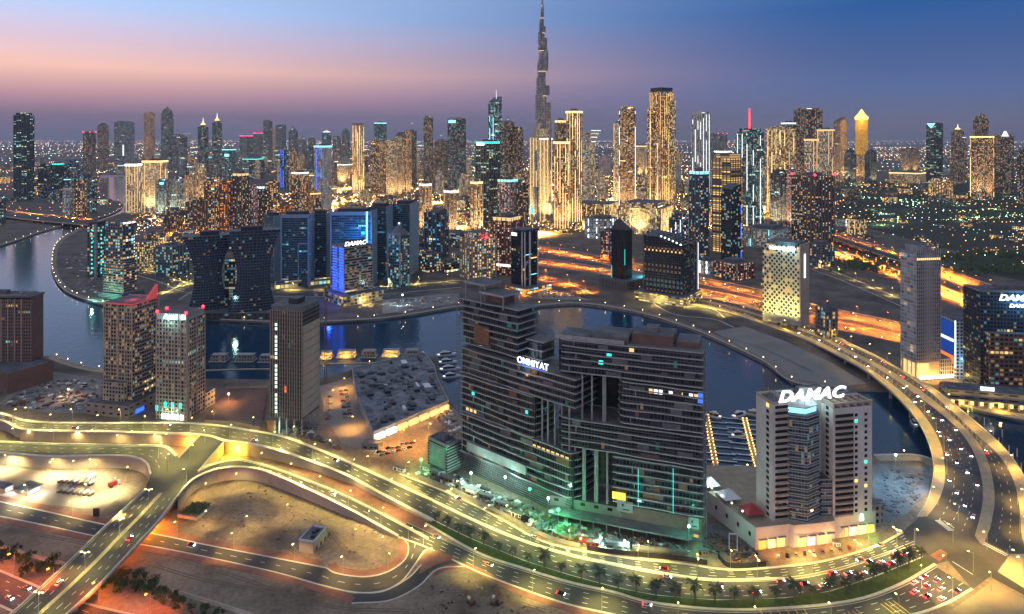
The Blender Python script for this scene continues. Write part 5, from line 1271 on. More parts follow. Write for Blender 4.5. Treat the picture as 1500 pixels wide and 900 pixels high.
TOW = [
 # far left
 (20, 50, 294, 169, 'green', 'flat', 'tall dark green glass tower with lit office floors, alone at the far edge', 'office_tower', 30),
 (122, 140, 264, 194, 'umber', 'beacon', 'stubby dark tower with red beacons left of the pointed tower', 'apartment_tower', 40),
 (143, 159, 252, 184, 'umber', 'pyr:26', 'dark tower with a pointed roof near the far canal bend', 'apartment_tower', 45),
 (163, 198, 237, 179, 'slate', 'flat', 'broad grey slab with one lit vertical slot, beyond the far canal bend', 'office_tower', 12, None, esign('w', .42, .5, .15, .42)),
 (211, 227, 240, 166, 'brown', 'step:14', 'slim brown tower with rounded lit crown beside the broad grey slab', 'apartment_tower', 40),
 (236, 254, 252, 166, 'slate', 'dome', 'blue grey tower whose shoulder curves down to one side', 'apartment_tower', 40),
 (252, 274, 254, 200, 'slate', 'slantl:18', 'lower curved wing leaning against the blue grey tower', 'apartment_tower', 30),
 (263, 284, 214, 196, 'cream', 'band:w', 'small far round-topped block with a bright white crown', 'office_tower', 45),
 (290, 305, 262, 186, 'slate', 'spire:58', 'first of two matching towers with glowing spires', 'office_tower', 45),
 (311, 325, 262, 180, 'slate', 'spire:62', 'second of two matching towers with glowing spires, slightly taller', 'office_tower', 45),
 (56, 76, 290, 243, 'dkglass', 'flat', 'low dark block behind the orange lit bridge', 'office_tower', 30),
 (76, 93, 288, 240, 'green', 'band:t', 'squat green block with a teal roof line behind the crescent plot', 'office_tower', 35),
 (94, 122, 287, 238, 'blue', 'flat', 'wide blue glass block with blue screen behind the crescent plot', 'office_tower', 25, None, esign('b', .3, .7, .1, .3)),
 (0, 8, 330, 290, 'teal', 'flat', 'sliver of a pale tower at the very edge above the bridge', 'apartment_tower', 30),
 (92, 110, 318, 279, 'white', 'slantl:8', 'white sloped roof block on the crescent plot by the canal', 'apartment_tower', 35),
 (110, 127, 318, 268, 'brown', 'flat', 'brown balcony block on the crescent plot by the canal', 'apartment_tower', 35),
 (127, 141, 314, 266, 'teal', 'flat', 'teal block at the end of the crescent plot', 'apartment_tower', 40),
 (183, 209, 315, 241, 'cream', 'band:W', 'twin block with bright white crown on the canal corner', 'apartment_tower', 30, 's34'),
 (208, 246, 316, 236, 'cream', 'band:g', 'gold crowned block joined to the white crowned one on the canal corner', 'hotel_tower', 32, 's23'),
 (228, 250, 322, 266, 'blue', 'flat', 'blue and purple glass block below the gold crowned block', 'office_tower', 25, None, esign('c', .2, .6, .92, .98)),
 (250, 271, 318, 262, 'blue', 'flat', 'dark blue block with scattered cyan windows right of the gold crowned block', 'office_tower', 30),
 (271, 289, 320, 256, 'umber', 'flat', 'black block beside the tall gold lit slab on the old quarter', 'apartment_tower', 30),
 (288, 302, 322, 245, 'gold', 'flat', 'narrow gold lit slab beside the black block', 'apartment_tower', 30),
 # left centre
 (325, 346, 268, 219, 'teal', 'band:c', 'teal lit block with dark domed roof and cyan sign', 'office_tower', 30, None, esign('c', .2, .7, .78, .86)),
 (351, 371, 244, 199, 'slate', 'band:p', 'left of two towers with pink glowing crowns', 'apartment_tower', 40),
 (371, 385, 244, 195, 'slate', 'band:p', 'right of two towers with pink glowing crowns', 'apartment_tower', 40),
 (355, 386, 262, 233, 'green', 'band:t', 'low block with a green roof line below the pink crowned pair', 'office_tower', 30),
 (386, 399, 242, 178, 'slate', 'slantl:14', 'dark curved top tower, left of a leaning pair', 'office_tower', 35),
 (404, 419, 240, 184, 'slate', 'arc:10', 'dark curved top tower, right of a leaning pair', 'office_tower', 35),
 (398, 406, 240, 190, 'cream', 'flat', 'thin tower with dotted lit windows between the leaning pair', 'apartment_tower', 40),
 (410, 422, 278, 219, 'blue', 'flat', 'narrow tower covered by a bright blue screen', 'office_tower', 40, 'b02'),
 (423, 436, 246, 193, 'slate', 'dome', 'domed grey tower right of the narrow blue screen tower', 'apartment_tower', 45),
 (437, 449, 248, 206, 'grey', 'dome', 'smaller domed grey tower left of the blue white LED tower', 'apartment_tower', 45),
 (423, 437, 286, 222, 'brown', 'step:10', 'brown stepped tower in front of the domed grey tower', 'apartment_tower', 45),
 (452, 462, 262, 204, 'slate', 'pyr:14', 'thin pointed grey tower behind the blue white LED tower', 'apartment_tower', 45),
 (460, 486, 308, 214, 'white', 'band:c', 'blue white LED tower with balconies and cyan crown', 'apartment_tower', 40, 'b02'),
 (472, 485, 250, 194, 'teal', 'litpyr:14', 'teal tower with a lit pyramid tip behind the LED tower', 'apartment_tower', 45),
 (488, 499, 258, 201, 'grey', 'flat', 'plain grey tower left of the tower with scalloped top', 'apartment_tower', 45),
 (501, 512, 258, 194, 'slate', 'dome', 'scalloped top grey tower left of the bright gold tower', 'apartment_tower', 45),
 (494, 516, 272, 241, 'gold', 'band:w', 'squat gold lit block with white roof band below the gold tower', 'hotel_tower', 25),
 (516, 534, 284, 183, 'gold', 'fins', 'bright gold washed tower, tallest left of the sail shaped pair', 'hotel_tower', 45, 'g34'),
 (548, 566, 268, 180, 'teal', 'band:c', 'slim tower with cyan glowing crown above the brown tower', 'office_tower', 40),
 (543, 567, 290, 207, 'brown', 'flat', 'broad brown tower with many amber windows below the cyan crown', 'apartment_tower', 40),
 (566, 590, 295, 214, 'gold', 'slantl:24', 'gold sail shaped block sloping down to the right', 'apartment_tower', 30),
 (578, 594, 278, 200, 'gold', 'slantr:22', 'gold stepped block sloping up to the right', 'apartment_tower', 30),
 (590, 602, 292, 196, 'brown', 'flat', 'tall plain brown tower right of the gold sail blocks', 'apartment_tower', 45),
 (597, 610, 272, 192, 'umber', 'mast:40', 'dark tower with tall mast left of the plain brown slab', 'apartment_tower', 45),
 # second row, nearer
 (300, 324, 348, 266, 'brown', 'flat', 'brown tower with lit edge, left end of the old quarter row', 'apartment_tower', 35),
 (322, 342, 348, 268, 'orange', 'flat', 'orange lit tower in the old quarter row', 'apartment_tower', 35),
 (341, 364, 348, 255, 'umber', 'band:s', 'dark tower with an amber crown in the old quarter row', 'apartment_tower', 40),
 (363, 377, 344, 276, 'pink', 'flat', 'narrow pink tower in the old quarter row', 'apartment_tower', 40),
 (376, 390, 338, 274, 'umber', 'band:w', 'dark tower with white crown left of the double brown tower', 'apartment_tower', 40),
 (389, 409, 338, 268, 'brown', 'step:8', 'double brown tower with amber windows left of the small brick block', 'apartment_tower', 40),
 (408, 428, 330, 300, 'orange', 'flat', 'small orange brick block between brown towers', 'apartment_block', 40),
 (427, 452, 318, 253, 'brown', 'band:w', 'brown tower with white crown left of the blue white LED tower', 'apartment_tower', 40),
 (240, 268, 340, 308, 'umber', 'flat', 'dark mid height block above the old quarter roofs, far left of the row', 'apartment_block', 30),
 (272, 300, 342, 296, 'umber', 'flat', 'dark mid height block next to the brown tower with lit edge', 'apartment_block', 35),
 (614, 632, 348, 270, 'brown', 'band:w', 'brown tower with white floodlit crown, left of three in the gold quarter', 'apartment_tower', 45),
 (650, 668, 350, 280, 'umber', 'band:w', 'darker tower with white crown, middle of three in the gold quarter', 'apartment_tower', 45),
 (689, 707, 348, 267, 'brown', 'band:g', 'brown tower with amber crown, right of three in the gold quarter', 'apartment_tower', 45),
 # centre
 (621, 634, 284, 172, 'umber', None, 'plain dark brown slab tower with no lit crown', 'apartment_tower', 40),
 (637, 655, 272, 206, 'umber', 'mast:26', 'dark tower with a white mast, right of the plain brown slab', 'apartment_tower', 45),
 (656, 682, 278, 174, 'slate', 'fins', 'broad tower with jagged spires and cyan lit crown', 'hotel_tower', 45, None, esign('c', .1, .9, .94, .98)),
 (697, 732, 338, 208, 'green', 'band:t', 'dark glass tower with a teal glowing crown in front of the slanted tower', 'office_tower', 40, None, esign('W', .35, .9, .96, .985)),
 (715, 735, 306, 150, 'teal', 'slantr:22', 'tall slanted crown tower with white mast, left of the supertall', 'hotel_tower', 45, 'c02', lambda T: (MB().tube((T.L2 * .6, T.L1 * .4, T.h), (T.L2 * .6, T.L1 * .4, T.h + 46), 1.2, r2=.4).build('mast', M_['whitesoft_e'], T.root))),
 (735, 753, 290, 179, 'umber', 'pyr:10', 'taller half of a dark unlit twin block left of the supertall', 'apartment_tower', 45),
 (751, 766, 290, 190, 'umber', None, 'shorter half of a dark unlit twin block left of the supertall', 'apartment_tower', 45),
 (729, 758, 345, 264, 'pink', 'band:c', 'pinkish tower with cyan roof lights in front of the dark twin block', 'apartment_tower', 30),
 (757, 773, 345, 268, 'umber', None, 'dark brown side block beside the pinkish tower', 'apartment_tower', 40),
 (722, 762, 405, 320, 'maroon', 'band:s', 'red lit tower with glowing white and amber base floors', 'hotel_tower', 28, None, esign('w', .0, 1, .16, .2)),
 (674, 726, 412, 352, 'cream', 'flat', 'cream block with a red roof beacon and teal lit windows', 'apartment_block', 62, None, lambda T: MB().ball((T.L2 * .6, 0, T.h + 3), 2.4).build('red_beacon', M_['red_e'], T.root)),
 (622, 656, 380, 312, 'blue', 'fins', 'dark blue banded tower with trees of steel on its roof', 'office_tower', 25),
 # right of the supertall
 (811, 834, 342, 208, 'brown', 'band:g', 'lower front half of the gold striped twin tower right of the supertall', 'hotel_tower', 45, 'g33'),
 (829, 853, 334, 163, 'umber', 'band:g', 'tallest slab of the gold striped twin tower right of the supertall', 'hotel_tower', 45, 'g43'),
 (813, 830, 330, 177, 'umber', 'band:g', 'dark back slab of the gold striped twin tower right of the supertall', 'hotel_tower', 45),
 (877, 896, 258, 229, 'pink', None, 'low pink block in front of the green lit park', 'apartment_block', 30),
 (899, 914, 308, 180, 'cream', 'pyr:8', 'slim beige tower joined to the white striped tower', 'apartment_tower', 45, 's11'),
 (907, 931, 310, 160, 'brown', 'flat', 'tall brown tower with one white LED line and gold edge', 'apartment_tower', 45, 'w11'),
 (930, 951, 262, 214, 'gold', 'band:g', 'squat gold lit block between the two tall beige towers', 'hotel_tower', 30),
 (951, 987, 310, 134, 'brown', 'fins', 'tallest gold ribbed tower right of the supertall', 'hotel_tower', 45, 's66', lambda T: shoulders(T)),
 (1013, 1041, 290, 166, 'white', 'flat', 'white striped tower with a dark notched roof', 'office_tower', 40, 'w34'),
 (1041, 1051, 240, 196, 'slate', None, 'grey distant tower without lights behind the blue crowned tower', 'apartment_tower', 40),
 (1052, 1065, 240, 196, 'slate', 'beacon', 'grey distant tower with a red beacon', 'apartment_tower', 40),
 (1046, 1072, 262, 222, 'blue', 'band:W', 'blue block with white square roof sign behind the gold banded tower', 'office_tower', 30),
 (1044, 1088, 372, 232, 'stripe', 'flat', 'gold banded tower wrapped in lit balcony floors', 'apartment_tower', 35),
 (1010, 1038, 382, 252, 'slate', 'band:c', 'dark blue tower with tiny lit windows left of the gold banded tower', 'apartment_tower', 45),
 (1077, 1119, 338, 194, 'teal', 'flat', 'cyan lit tower with a glowing red lattice mast', 'office_tower', 45, 'w23', lambda T: (MB().tube((T.L2 * .4, T.L1 * .4, T.h), (T.L2 * .4, T.L1 * .4, T.h + 66), 2.2, r2=.6).build('red_lit_mast', M_['red_e'], T.root))),
 (1056, 1086, 394, 277, 'dkglass', 'arc:8', 'dark tower with white rounded frame and blue light strip', 'apartment_tower', 40, 'b10'),
 (1122, 1166, 320, 188, 'gold', 'step:8', 'gold ribbed hotel tower left of the tall dark slab', 'hotel_tower', 40, 'g34'),
 (1144, 1166, 300, 180, 'grey', 'band:w', 'grey tower with a white slanted cap behind the gold ribbed hotel', 'office_tower', 40),
 (1163, 1204, 300, 160, 'umber', 'flat', 'tall dark slab tower dotted with faint windows', 'apartment_tower', 55),
 (1178, 1199, 330, 204, 'cream', 'band:s', 'tower with a cream frame round dark glass in front of the dark slab', 'office_tower', 40, 's20'),
 (1129, 1152, 338, 254, 'slate', 'flat', 'plain blue grey tower between gold lit towers', 'office_tower', 35),
 (1150, 1167, 338, 248, 'pink', None, 'pink edged tower beside the brown twin tower', 'apartment_tower', 40, 'r01'),
 (1160, 1222, 366, 258, 'umber', 'beacon', 'wide brown twin tower beside the orange highway', 'apartment_tower', 40),
 (1197, 1222, 306, 190, 'cream', 'band:s', 'pale arched frame tower right of the tall dark slab', 'office_tower', 38, 's21'),
 (1222, 1241, 266, 178, 'brown', 'slantr:26', 'brown tower with a curved pointed fin left of the golden spire', 'hotel_tower', 45),
 (1237, 1254, 270, 226, 'dkglass', 'dome', 'dark domed tower left of the golden spire', 'office_tower', 45),
 (1267, 1284, 272, 226, 'dkglass', 'dome', 'dark domed tower right of the golden spire', 'office_tower', 45),
 (1302, 1358, 270, 254, 'gold', 'band:g', 'long low gold lit building in the park', 'hotel_building', 12),
 (1320, 1346, 256, 218, 'umber', 'mast:30', 'dim brown block with red mast behind the long gold building', 'apartment_tower', 40),
 (1357, 1381, 272, 182, 'green', None, 'dark green tower with a bright triangular glass top', 'office_tower', 35, None, lambda T: prof_tri(T)),
 (1394, 1412, 268, 192, 'umber', 'spire:40', 'dim tower with lit pointed crown behind the purple screen', 'office_tower', 45),
 (1405, 1416, 268, 202, 'umber', 'litpyr:6', 'tower carrying a tall purple screen', 'office_tower', 45, 'P01'),
 (1421, 1456, 294, 200, 'brown', 'band:g', 'brown tower block outlined in gold light', 'hotel_tower', 35, 'g11'),
 (1426, 1448, 284, 176, 'umber', 'dome', 'domed dark tower rising behind the gold outlined block', 'office_tower', 45),
 (1453, 1485, 284, 200, 'umber', 'flat', 'dark block with a white lit triangle on its roof', 'apartment_tower', 35, None, lambda T: prof_tri2(T)),
 (1490, 1520, 300, 222, 'umber', None, 'dark block cut by the frame edge beyond the park', 'apartment_tower', 35),
 (1360, 1396, 292, 266, 'low', None, 'low amber block below the dark green tower in the park', 'apartment_block', 30),
]
def shoulders(T):
    for k, (a, b, c, d, f) in enumerate(((-5, T.L2 * .45, T.L1 * .55, T.L1 + 5, .86), (T.L2 * .7, T.L2 + 5, -4, T.L1 * .4, .93), (-4, T.L2 * .25, T.L1 * .1, T.L1 * .4, .62))):
        T.box('side_tier', a, b, c, d, 0, T.h * f, [ST['gold'] if k else ST['brown'], M_['roof']])
        mb = MB(); segs(mb, random.Random(k), a - .9, a - .05, (c + d) / 2 - 1.2, (c + d) / 2 + 1.2, T.h * f); mb.build('glow_strip', [M_['goldline_e'], M_['goldsoft_e'], M_['dim_e']], T.root)
    T.box('dark_crown', 3, T.L2 - 3, 3, T.L1 - 3, T.h, T.h + 14, [M_['dark'], M_['roof']])
def prof_tri(T):
    mb = MB(); prof(mb, [(0, T.h), (T.L2, T.h), (T.L2, T.h + 6), (0, T.h + 6)], 0, T.L1); mb.build('roof_frame', M_['concd'], T.root)
    mb = MB(); z = T.h
    mb.face([(-1.2, T.L1 * .95, z + 4), (-1.2, T.L1 * .5, z - 22), (-1.2, T.L1 * .05, z + 4)]); mb.face([(-2.0, T.L1 * .95, z + 4), (-2.0, T.L1 * .05, z + 4), (-2.0, T.L1 * .5, z - 22)])
    mb.build('lit_glass_triangle', M_['cyan_e'], T.root)
def prof_tri2(T):
    mb = MB(); prof(mb, [(0, T.h), (T.L2 * .6, T.h), (T.L2 * .3, T.h + 24)], T.L1 * .1, T.L1 * .25); mb.build('lit_roof_triangle', M_['whitesoft_e'], T.root)
for row in TOW: sky(*row)

# --- the supertall
def supertall():
    yb = 328; Y = G(794, yb).y; k = Y / 1000
    root = empty('skyscraper', G(794, yb), 0, 'supertall stepped tower whose needle reaches the top of the sky', 'skyscraper')
    gm = facade('supertall_facade', (.34, .35, .37), (.07, .08, .09), 4.6, 4.6, .6, .7, .14, .0, .25, 2.2)
    tiers = [(328, 250, 30), (250, 176, 25), (176, 140, 23), (140, 104, 19.5), (104, 74, 16.5), (74, 48, 13.5), (48, 26, 9.5), (26, 8, 5)]
    for i, (y0, y1, w) in enumerate(tiers):
        z0, z1, r = ZY(y0, Y), ZY(y1, Y), w * k / 2
        mb = MB()
        for j in range(3):                                   # three rounded wings round a core, each stepping at its own height
            a = R(90 + 120 * j + 20); zz = z1 - (0, (z1 - z0) * .3, (z1 - z0) * .6)[(i + j) % 3]
            c = Vector((math.cos(a), math.sin(a))); n_ = Vector((-c.y, c.x)); wd = r * .42
            pl = [n_ * wd, c * (r * .75) + n_ * wd] + [c * (r * .75) + c * (wd * math.sin(t)) * .9 + n_ * wd * math.cos(t) for t in [math.pi * q / 6 for q in range(1, 6)]] + [c * (r * .75) - n_ * wd, -n_ * wd]
            pl = [(p.x, p.y) for p in pl]
            mb.prism(pl[::-1] if (pl[1][0] - pl[0][0]) * (pl[-1][1] - pl[0][1]) - (pl[1][1] - pl[0][1]) * (pl[-1][0] - pl[0][0]) < 0 else pl, z0, zz, 0, 1)
        core = [(r * .55 * math.cos(2 * math.pi * q / 12), r * .55 * math.sin(2 * math.pi * q / 12)) for q in range(12)]
        mb.prism(core, z0, z1 + .01, 0, 1); mb.build('tier', [gm, M_['concd']], root)
        if i > 1:
            q = MB(); q.prism([(p[0] * 1.06, p[1] * 1.06) for p in core], z1 - 3, z1 - 1); q.build('mechanical_band', M_['goldsoft_e'], root)
    z = ZY(8, Y); mb = MB(); mb.tube((0, 0, z), (0, 0, ZY(-22, Y)), 3.2, n=8, r2=.5); mb.build('needle', M_['steel'], root)
supertall()
# --- curved-crown hotel washed in white light in front of it
def crown_hotel():
    T = Tower('hotel_tower', 'white lit hotel tower with a curved sail crown in front of the supertall', 776, 790, 809, 330, 202, 52, 'tower')
    m = facade('white_lit_hotel_facade', (.55, .48, .36), (.12, .1, .06), 3.4, 4, .62, .6, .55, 0, .12, 2.4, lin(255, 222, 160))
    T.box('tower_wall', 0, T.L2, 0, T.L1, 0, T.h, [m, M_['roof']])
    pts = [(0, T.h), (T.L2, T.h), (T.L2, T.h + 64)] + [(T.L2 - T.L2 * math.sin(t), T.h + 64 - 64 * (1 - math.cos(t))) for t in [math.pi / 2 * k / 8 for k in range(1, 8)]]
    mb = MB(); prof(mb, pts, T.L1 * .3, T.L1 * .7, 0, 1); mb.build('curved_crown', [m, M_['beige']], T.root)
    T.box('upper_block', T.L2 * .25, T.L2, T.L1 * .05, T.L1 * .29, T.h, T.h + 26, [m, M_['roof']])
    T.rep('glow_strip', MB().box(-.9, .9, -1.2, -.05, 10, T.h), M_['goldsoft_e'], [(T.L2 * f, 0, 0) for f in (.08, .36, .64, .92)])
    T.rep('glow_strip', MB().box(-1.2, -.05, -.9, .9, 10, T.h), M_['goldsoft_e'], [(0, T.L1 * f, 0) for f in (.3, .6, .92)])
    T.box('lit_cornice', -1.5, T.L2 + 1, -1.6, -.06, T.h - 5, T.h - 2, M_['whitesoft_e'])
    mb = MB(); mb.box(-1.4, -.05, T.L1 * .1, T.L1 * .9, 30, 48); mb.build('teal_lit_terrace', M_['teal_e'], T.root)
    T.box('crown_window', T.L2 * .45, T.L2 * .9, T.L1 * .3 - 1, T.L1 * .3 - .05, T.h + 30, T.h + 44, M_['whitesoft_e'])
crown_hotel()
# --- tower with a cantilevered sky deck
def deck_tower():
    T = Tower('hotel_tower', 'pale green lit tower whose roof deck sticks out to one side', 853, 866, 872, 306, 212, 40, 'tower')
    T.box('tower_wall', 0, T.L2, 0, T.L1, 0, T.h, [ST['cream'], M_['roof']])
    for i, (a, z) in enumerate(((4, 0), (8, 16), (14, 30), (22, 40))):
        T.box('deck_tier', -a * .4, T.L2 + a, -a * .3, T.L1, T.h + z, T.h + z + 9, [ST['white'], M_['conc']])
        T.box('deck_light', -a * .4 - .5, T.L2 + a, -a * .3 - .6, -a * .3 - .05, T.h + z + 9.2, T.h + z + 11, M_['whitesoft_e'])
    T.box('mid_stem', 1, T.L2 - 1, 1, T.L1 - 1, T.h + 8, T.h + 44, [ST['cream'], M_['roof']])
deck_tower()
# --- the golden spire hotel
def gold_spire():
    T = Tower('hotel_tower', 'slim tower glowing gold with a bright pointed lantern top', 1253, 1261, 1271, 268, 176, 45, 'tower')
    m = facade('gold_spire_facade', (.5, .32, .1), (.2, .12, .03), 4, 5, .8, .6, .95, 0, 0, 1.3, lin(255, 190, 60))
    T.box('tower_wall', 0, T.L2, 0, T.L1, 0, T.h * .45, [ST['brown'], M_['roof']])
    T.box('gold_upper_wall', -.3, T.L2 + .3, -.3, T.L1 + .3, T.h * .45, T.h, [m, M_['roof']])
    cx, cy = T.L2 / 2, T.L1 / 2; P = [(-2, -2), (T.L2 + 2, -2), (T.L2 + 2, T.L1 + 2), (-2, T.L1 + 2)]
    q = lambda f: [(cx + (p[0] - cx) * f, cy + (p[1] - cy) * f) for p in P]
    lm = emis('golden_lantern', lin(255, 214, 110), 1.6)
    mb = MB(); mb.prism(q(.85), T.h, T.h + 14, 0, 0, q(1.08)); mb.prism(q(1.08), T.h + 14, T.h + 34, 0, 0, q(.55)); mb.prism(q(.55), T.h + 34, T.h + 62, 0, 0, q(.04)); mb.build('lantern_top', lm, T.root)
    mb = MB()
    for k in range(5): mb.prism(q(1.12 - .1 * k), T.h + 4 + 8 * k, T.h + 5.2 + 8 * k)
    mb.build('lantern_ring', M_['beige'], T.root)
    lamp_light('lantern_light', 'POINT', 900000, lin(255, 190, 70), T.root, (cx - 40, cy - 40, T.h + 20), radius=6)
gold_spire()
# --- twisted twin towers with a lens-shaped gap
def twisted():
    gm = facade('dark_twisted_facade', (.07, .10, .13), (.014, .022, .034), 3.4, 3.9, .78, .8, .05, .0, .5, 1.2, gr=.1)
    def one(x0, xr, yb, yt, label, cut, seed):
        P = G((x0 + xr) / 2, yb); k = P.y / 1000; w = (xr - x0) * k; h = ZY(yt, P.y)
        az = math.atan((P.x) / P.y); root = empty('apartment_tower', P, -az, label, 'tower'); n = 30
        fl = h / n; d = 26
        for i in range(n):
            z = fl * i; f = (i + .5) / n
            bow = cut * 13 * math.sin(math.pi * min(1, max(0, (f - .04) / .93))) ** 1.2           # lens-shaped gap side
            outr = -cut * (1.0 + 8 * math.sin(math.pi * f * 1.25 - .35) - 26 * max(0, f - .78) ** 1.3)     # bulging outer side
            lo, hi = (-w / 2 + bow, w / 2 + outr) if cut > 0 else (-w / 2 + outr, w / 2 + bow)
            poly = []
            for a in range(7): u = a / 6; poly.append((lo + (hi - lo) * u, -4 * math.sin(math.pi * u) + 5 * math.sin(f * 5 + seed)))
            poly += [(hi, d), (lo, d)]
            mb = MB(); mb.prism(poly, z, z + fl, 0, 1)
            for a in range(1, 12):                                                         # piers that follow the twist
                u = a / 12; x = lo + (hi - lo) * u; y = -4 * math.sin(math.pi * u) + 5 * math.sin(f * 5 + seed)
                mb.box(x - .35, x + .35, y - .9, y + .3, z, z + fl - .02, 2)
            mb.build('storey', [gm, M_['dark'], M_['slabd']], root)
            sl = MB(); sl.prism([(p[0] * 1.0, p[1] - .7) for p in poly[:7]] + [(hi + .3, d), (lo - .3, d)], z - .3, z + .5); sl.build('floor_band', M_['slabd'], root)
        mb = MB(); mb.box(-w * .22, w * .22, 6, 18, h, h + 5, 0, 1); mb.build('roof_plant', [M_['dark'], M_['roof']], root)
        return root, w, h
    M_['slabd'] = plain('dark_slab_edge', (.11, .14, .18), .6, var=.2)
    r1_, w1, h1 = one(277, 337, 463, 345, 'left half of the twisted dark twin towers with a lens shaped gap', -1, 0)
    r2_, w2, h2 = one(335, 403, 466, 338, 'right half of the twisted dark twin towers with a lens shaped gap', 1, 1.5)
    P = G(336, 462); root = empty('link_building', P + Vector((0, 14, 0)), 0, 'lit atrium wall glimpsed in the lens shaped gap of the twisted towers', 'building')
    gl = facade('atrium_wall', (.1, .12, .12), (.05, .07, .08), 3, 4, .8, .7, .45, .15, .7, 1.0)
    mb = MB(); mb.box(-15, 15, 6, 20, 0, 76, 0, 1); mb.build('wall', [gl, M_['roof']], root)
    P = G(345, 468); root = empty('podium_building', P, 0, 'low dark podium under the twisted twin towers on the promenade', 'building')
    mb = MB(); mb.box(-72, 68, -2, 40, 0, 9, 0, 1); mb.build('wall', [facade('dark_podium', (.06, .06, .065), (.03, .03, .03), 8, 4.5, .6, .5, .12, 0, .6, 1.2), M_['roof']], root)
    lamp_light('atrium_light', 'POINT', 12000, lin(200, 255, 235), root, (0, 0, 30), radius=2)
twisted()
# --- blue glass slab group with giant frames
def frames():
    gf = facade('blue_office_facade', (.09, .14, .17), (.02, .05, .07), 3.6, 3.9, .9, .6, .08, .03, .8, 1.1, coolc=lin(90, 200, 230), gr=.08)
    FB = plain('blue_grey_frame', (.25, .35, .41), .6, var=.1)
    def slab(x0, xc, x1, yb, yt, th, label, fr=True, blue=0):
        T = Tower('office_tower', label, x0, xc, x1, yb, yt, th, 'tower', Lmax=70)
        T.box('tower_wall', 0, T.L2, 0, T.L1, 0, T.h, [gf, M_['roof']])
        if fr:
            w = 2.6
            T.box('frame', -.9, -.04, 0, w, 0, T.h + 2, FB); T.box('frame', -.9, -.04, T.L1 - w, T.L1, 0, T.h + 2, FB); T.box('frame', -.9, -.04, w, T.L1 - w, T.h - 4, T.h + 2, FB)
            T.box('frame', -1.2, -.05, 0 + w, T.L1 * .36, T.h * .60, T.h * .62, FB); T.box('frame', -1.2, -.05, T.L1 * .36, T.L1 * .36 + 1.6, 0, T.h * .62, FB)
        T.box('side_wall', 0, T.L2, -.8, -.04, 0, T.h + 2, FB)
        T.box('roof_plant', T.L2 * .2, T.L2 * .8, T.L1 * .15, T.L1 * .85, T.h, T.h + 6, [M_['dark'], M_['roof']])
        return T
    T = slab(386, 401, 413, 416, 318, 70, 'narrow pale blue slab at the left end of the blue framed offices', False)
    T = slab(411, 453, 460, 421, 316, 14, 'left blue office block with a giant rectangular frame')
    slab(456, 478, 484, 412, 314, 20, 'recessed dark block between the two framed blue offices', False)
    T = slab(477, 545, 552, 421, 312, 10, 'right blue office block glowing bright blue beside its neighbours')
    T.box('white_led_edge', -1.6, -.95, T.L1 * .1, T.L1 * .14, 6, T.h + 2, M_['cyan_e'])
    T.rep('lit_sign', MB().box(-1.5, -1.0, 0, 1.4, 0, 1.8), M_['cyan_e'], [(0, T.L1 * (.3 - .012 * k) - 2 * k, T.h * .82) for k in range(6)])
    lamp_light('blue_flood', 'POINT', 80000, lin(20, 130, 235), T.root, (-26, T.L1 * .28, T.h * .7), radius=3)
    slab(541, 566, 575, 410, 304, 20, 'dark blue slab right of the framed blue offices', False)
    slab(575, 600, 613, 404, 300, 22, 'second dark blue slab right of the framed blue offices', False)
    T = Tower('apartment_tower', 'slim teal tower with pointed cap and balcony lights by the blue offices', 569, 586, 600, 422, 345, 42, 'tower')
    T.box('tower_wall', 0, T.L2, 0, T.L1, 0, T.h, [ST['teal'], M_['roof']])
    T.rep('balcony', MB().box(T.L2 * .2, T.L2 * .8, -1.6, -.03, 0, 1.1), M_['slab'], [(0, 0, 4 * k) for k in range(2, int(T.h / 4))])
    T.rep('corner_fin', MB().box(-1.2, .8, -1.2, .8, 0, T.h + 3), M_['conc'], [(0, 0, 0), (T.L2, 0, 0), (0, T.L1, 0)])
    crown(T, 'pyr:18', 'teal', T.h)
    T = Tower('retail_block', 'bright lit row of shops below the blue offices', 402, 404, 600, 425, 414, 80, 'building', Lmax=220)
    T.box('wall', 0, T.L2, 0, 10, 0, T.h, [facade('shop_row_facade', (.3, .28, .22), (.05, .05, .05), 7, 9, .8, .6, .8, 0, .2, 1.8, lin(255, 225, 140)), M_['roof']])
frames()
# --- canal peninsula buildings
T = Tower('apartment_tower', 'slim tower with teal lit stair strips on the canal peninsula', 128, 143, 158, 407, 330, 40, 'tower')
T.box('tower_wall', 0, T.L2, 0, T.L1, 0, T.h, [ST['slate'], M_['roof']]); T.box('pale_spine', -1.5, -.03, T.L1 * .05, T.L1 * .3, 0, T.h + 2, M_['conc'])
T.rep('teal_window', MB().box(0, 2.2, -.6, -.05, 0, 2.6), M_['teal_e'], [(T.L2 * .3, 0, 6 + 7.6 * k) for k in range(int(T.h / 7.6) - 1)]); T.rep('teal_window', MB().box(-.6, -.05, 0, 2.2, 0, 2.6), M_['teal_e'], [(0, T.L1 * .5, 8 + 7.6 * k) for k in range(int(T.h / 7.6) - 1)])
T.box('roof_plant', 2, T.L2 - 2, 2, T.L1 - 2, T.h, T.h + 5, [M_['dark'], M_['roof']])
T = Tower('apartment_tower', 'stepped balcony block with white roof lights on the canal peninsula', 152, 181, 200, 437, 327, 50, 'tower')
T.box('lower_wall', 0, T.L2, 0, T.L1, 0, T.h * .55, [ST['brown'], M_['roof']]); T.box('upper_wall', T.L2 * .12, T.L2, T.L1 * .12, T.L1, T.h * .55, T.h, [ST['grey'], M_['roof']])
T.rep('balcony', MB().box(-1.8, T.L2 * .95, -1.8, -.03, 0, 1.2), M_['slab'], [(0, 0, 4 * k) for k in range(2, int(T.h * .55 / 4))]); T.rep('balcony', MB().box(-1.8, -.03, -.02, T.L1, 0, 1.2), M_['slab'], [(0, 0, 4 * k) for k in range(2, int(T.h * .55 / 4))])
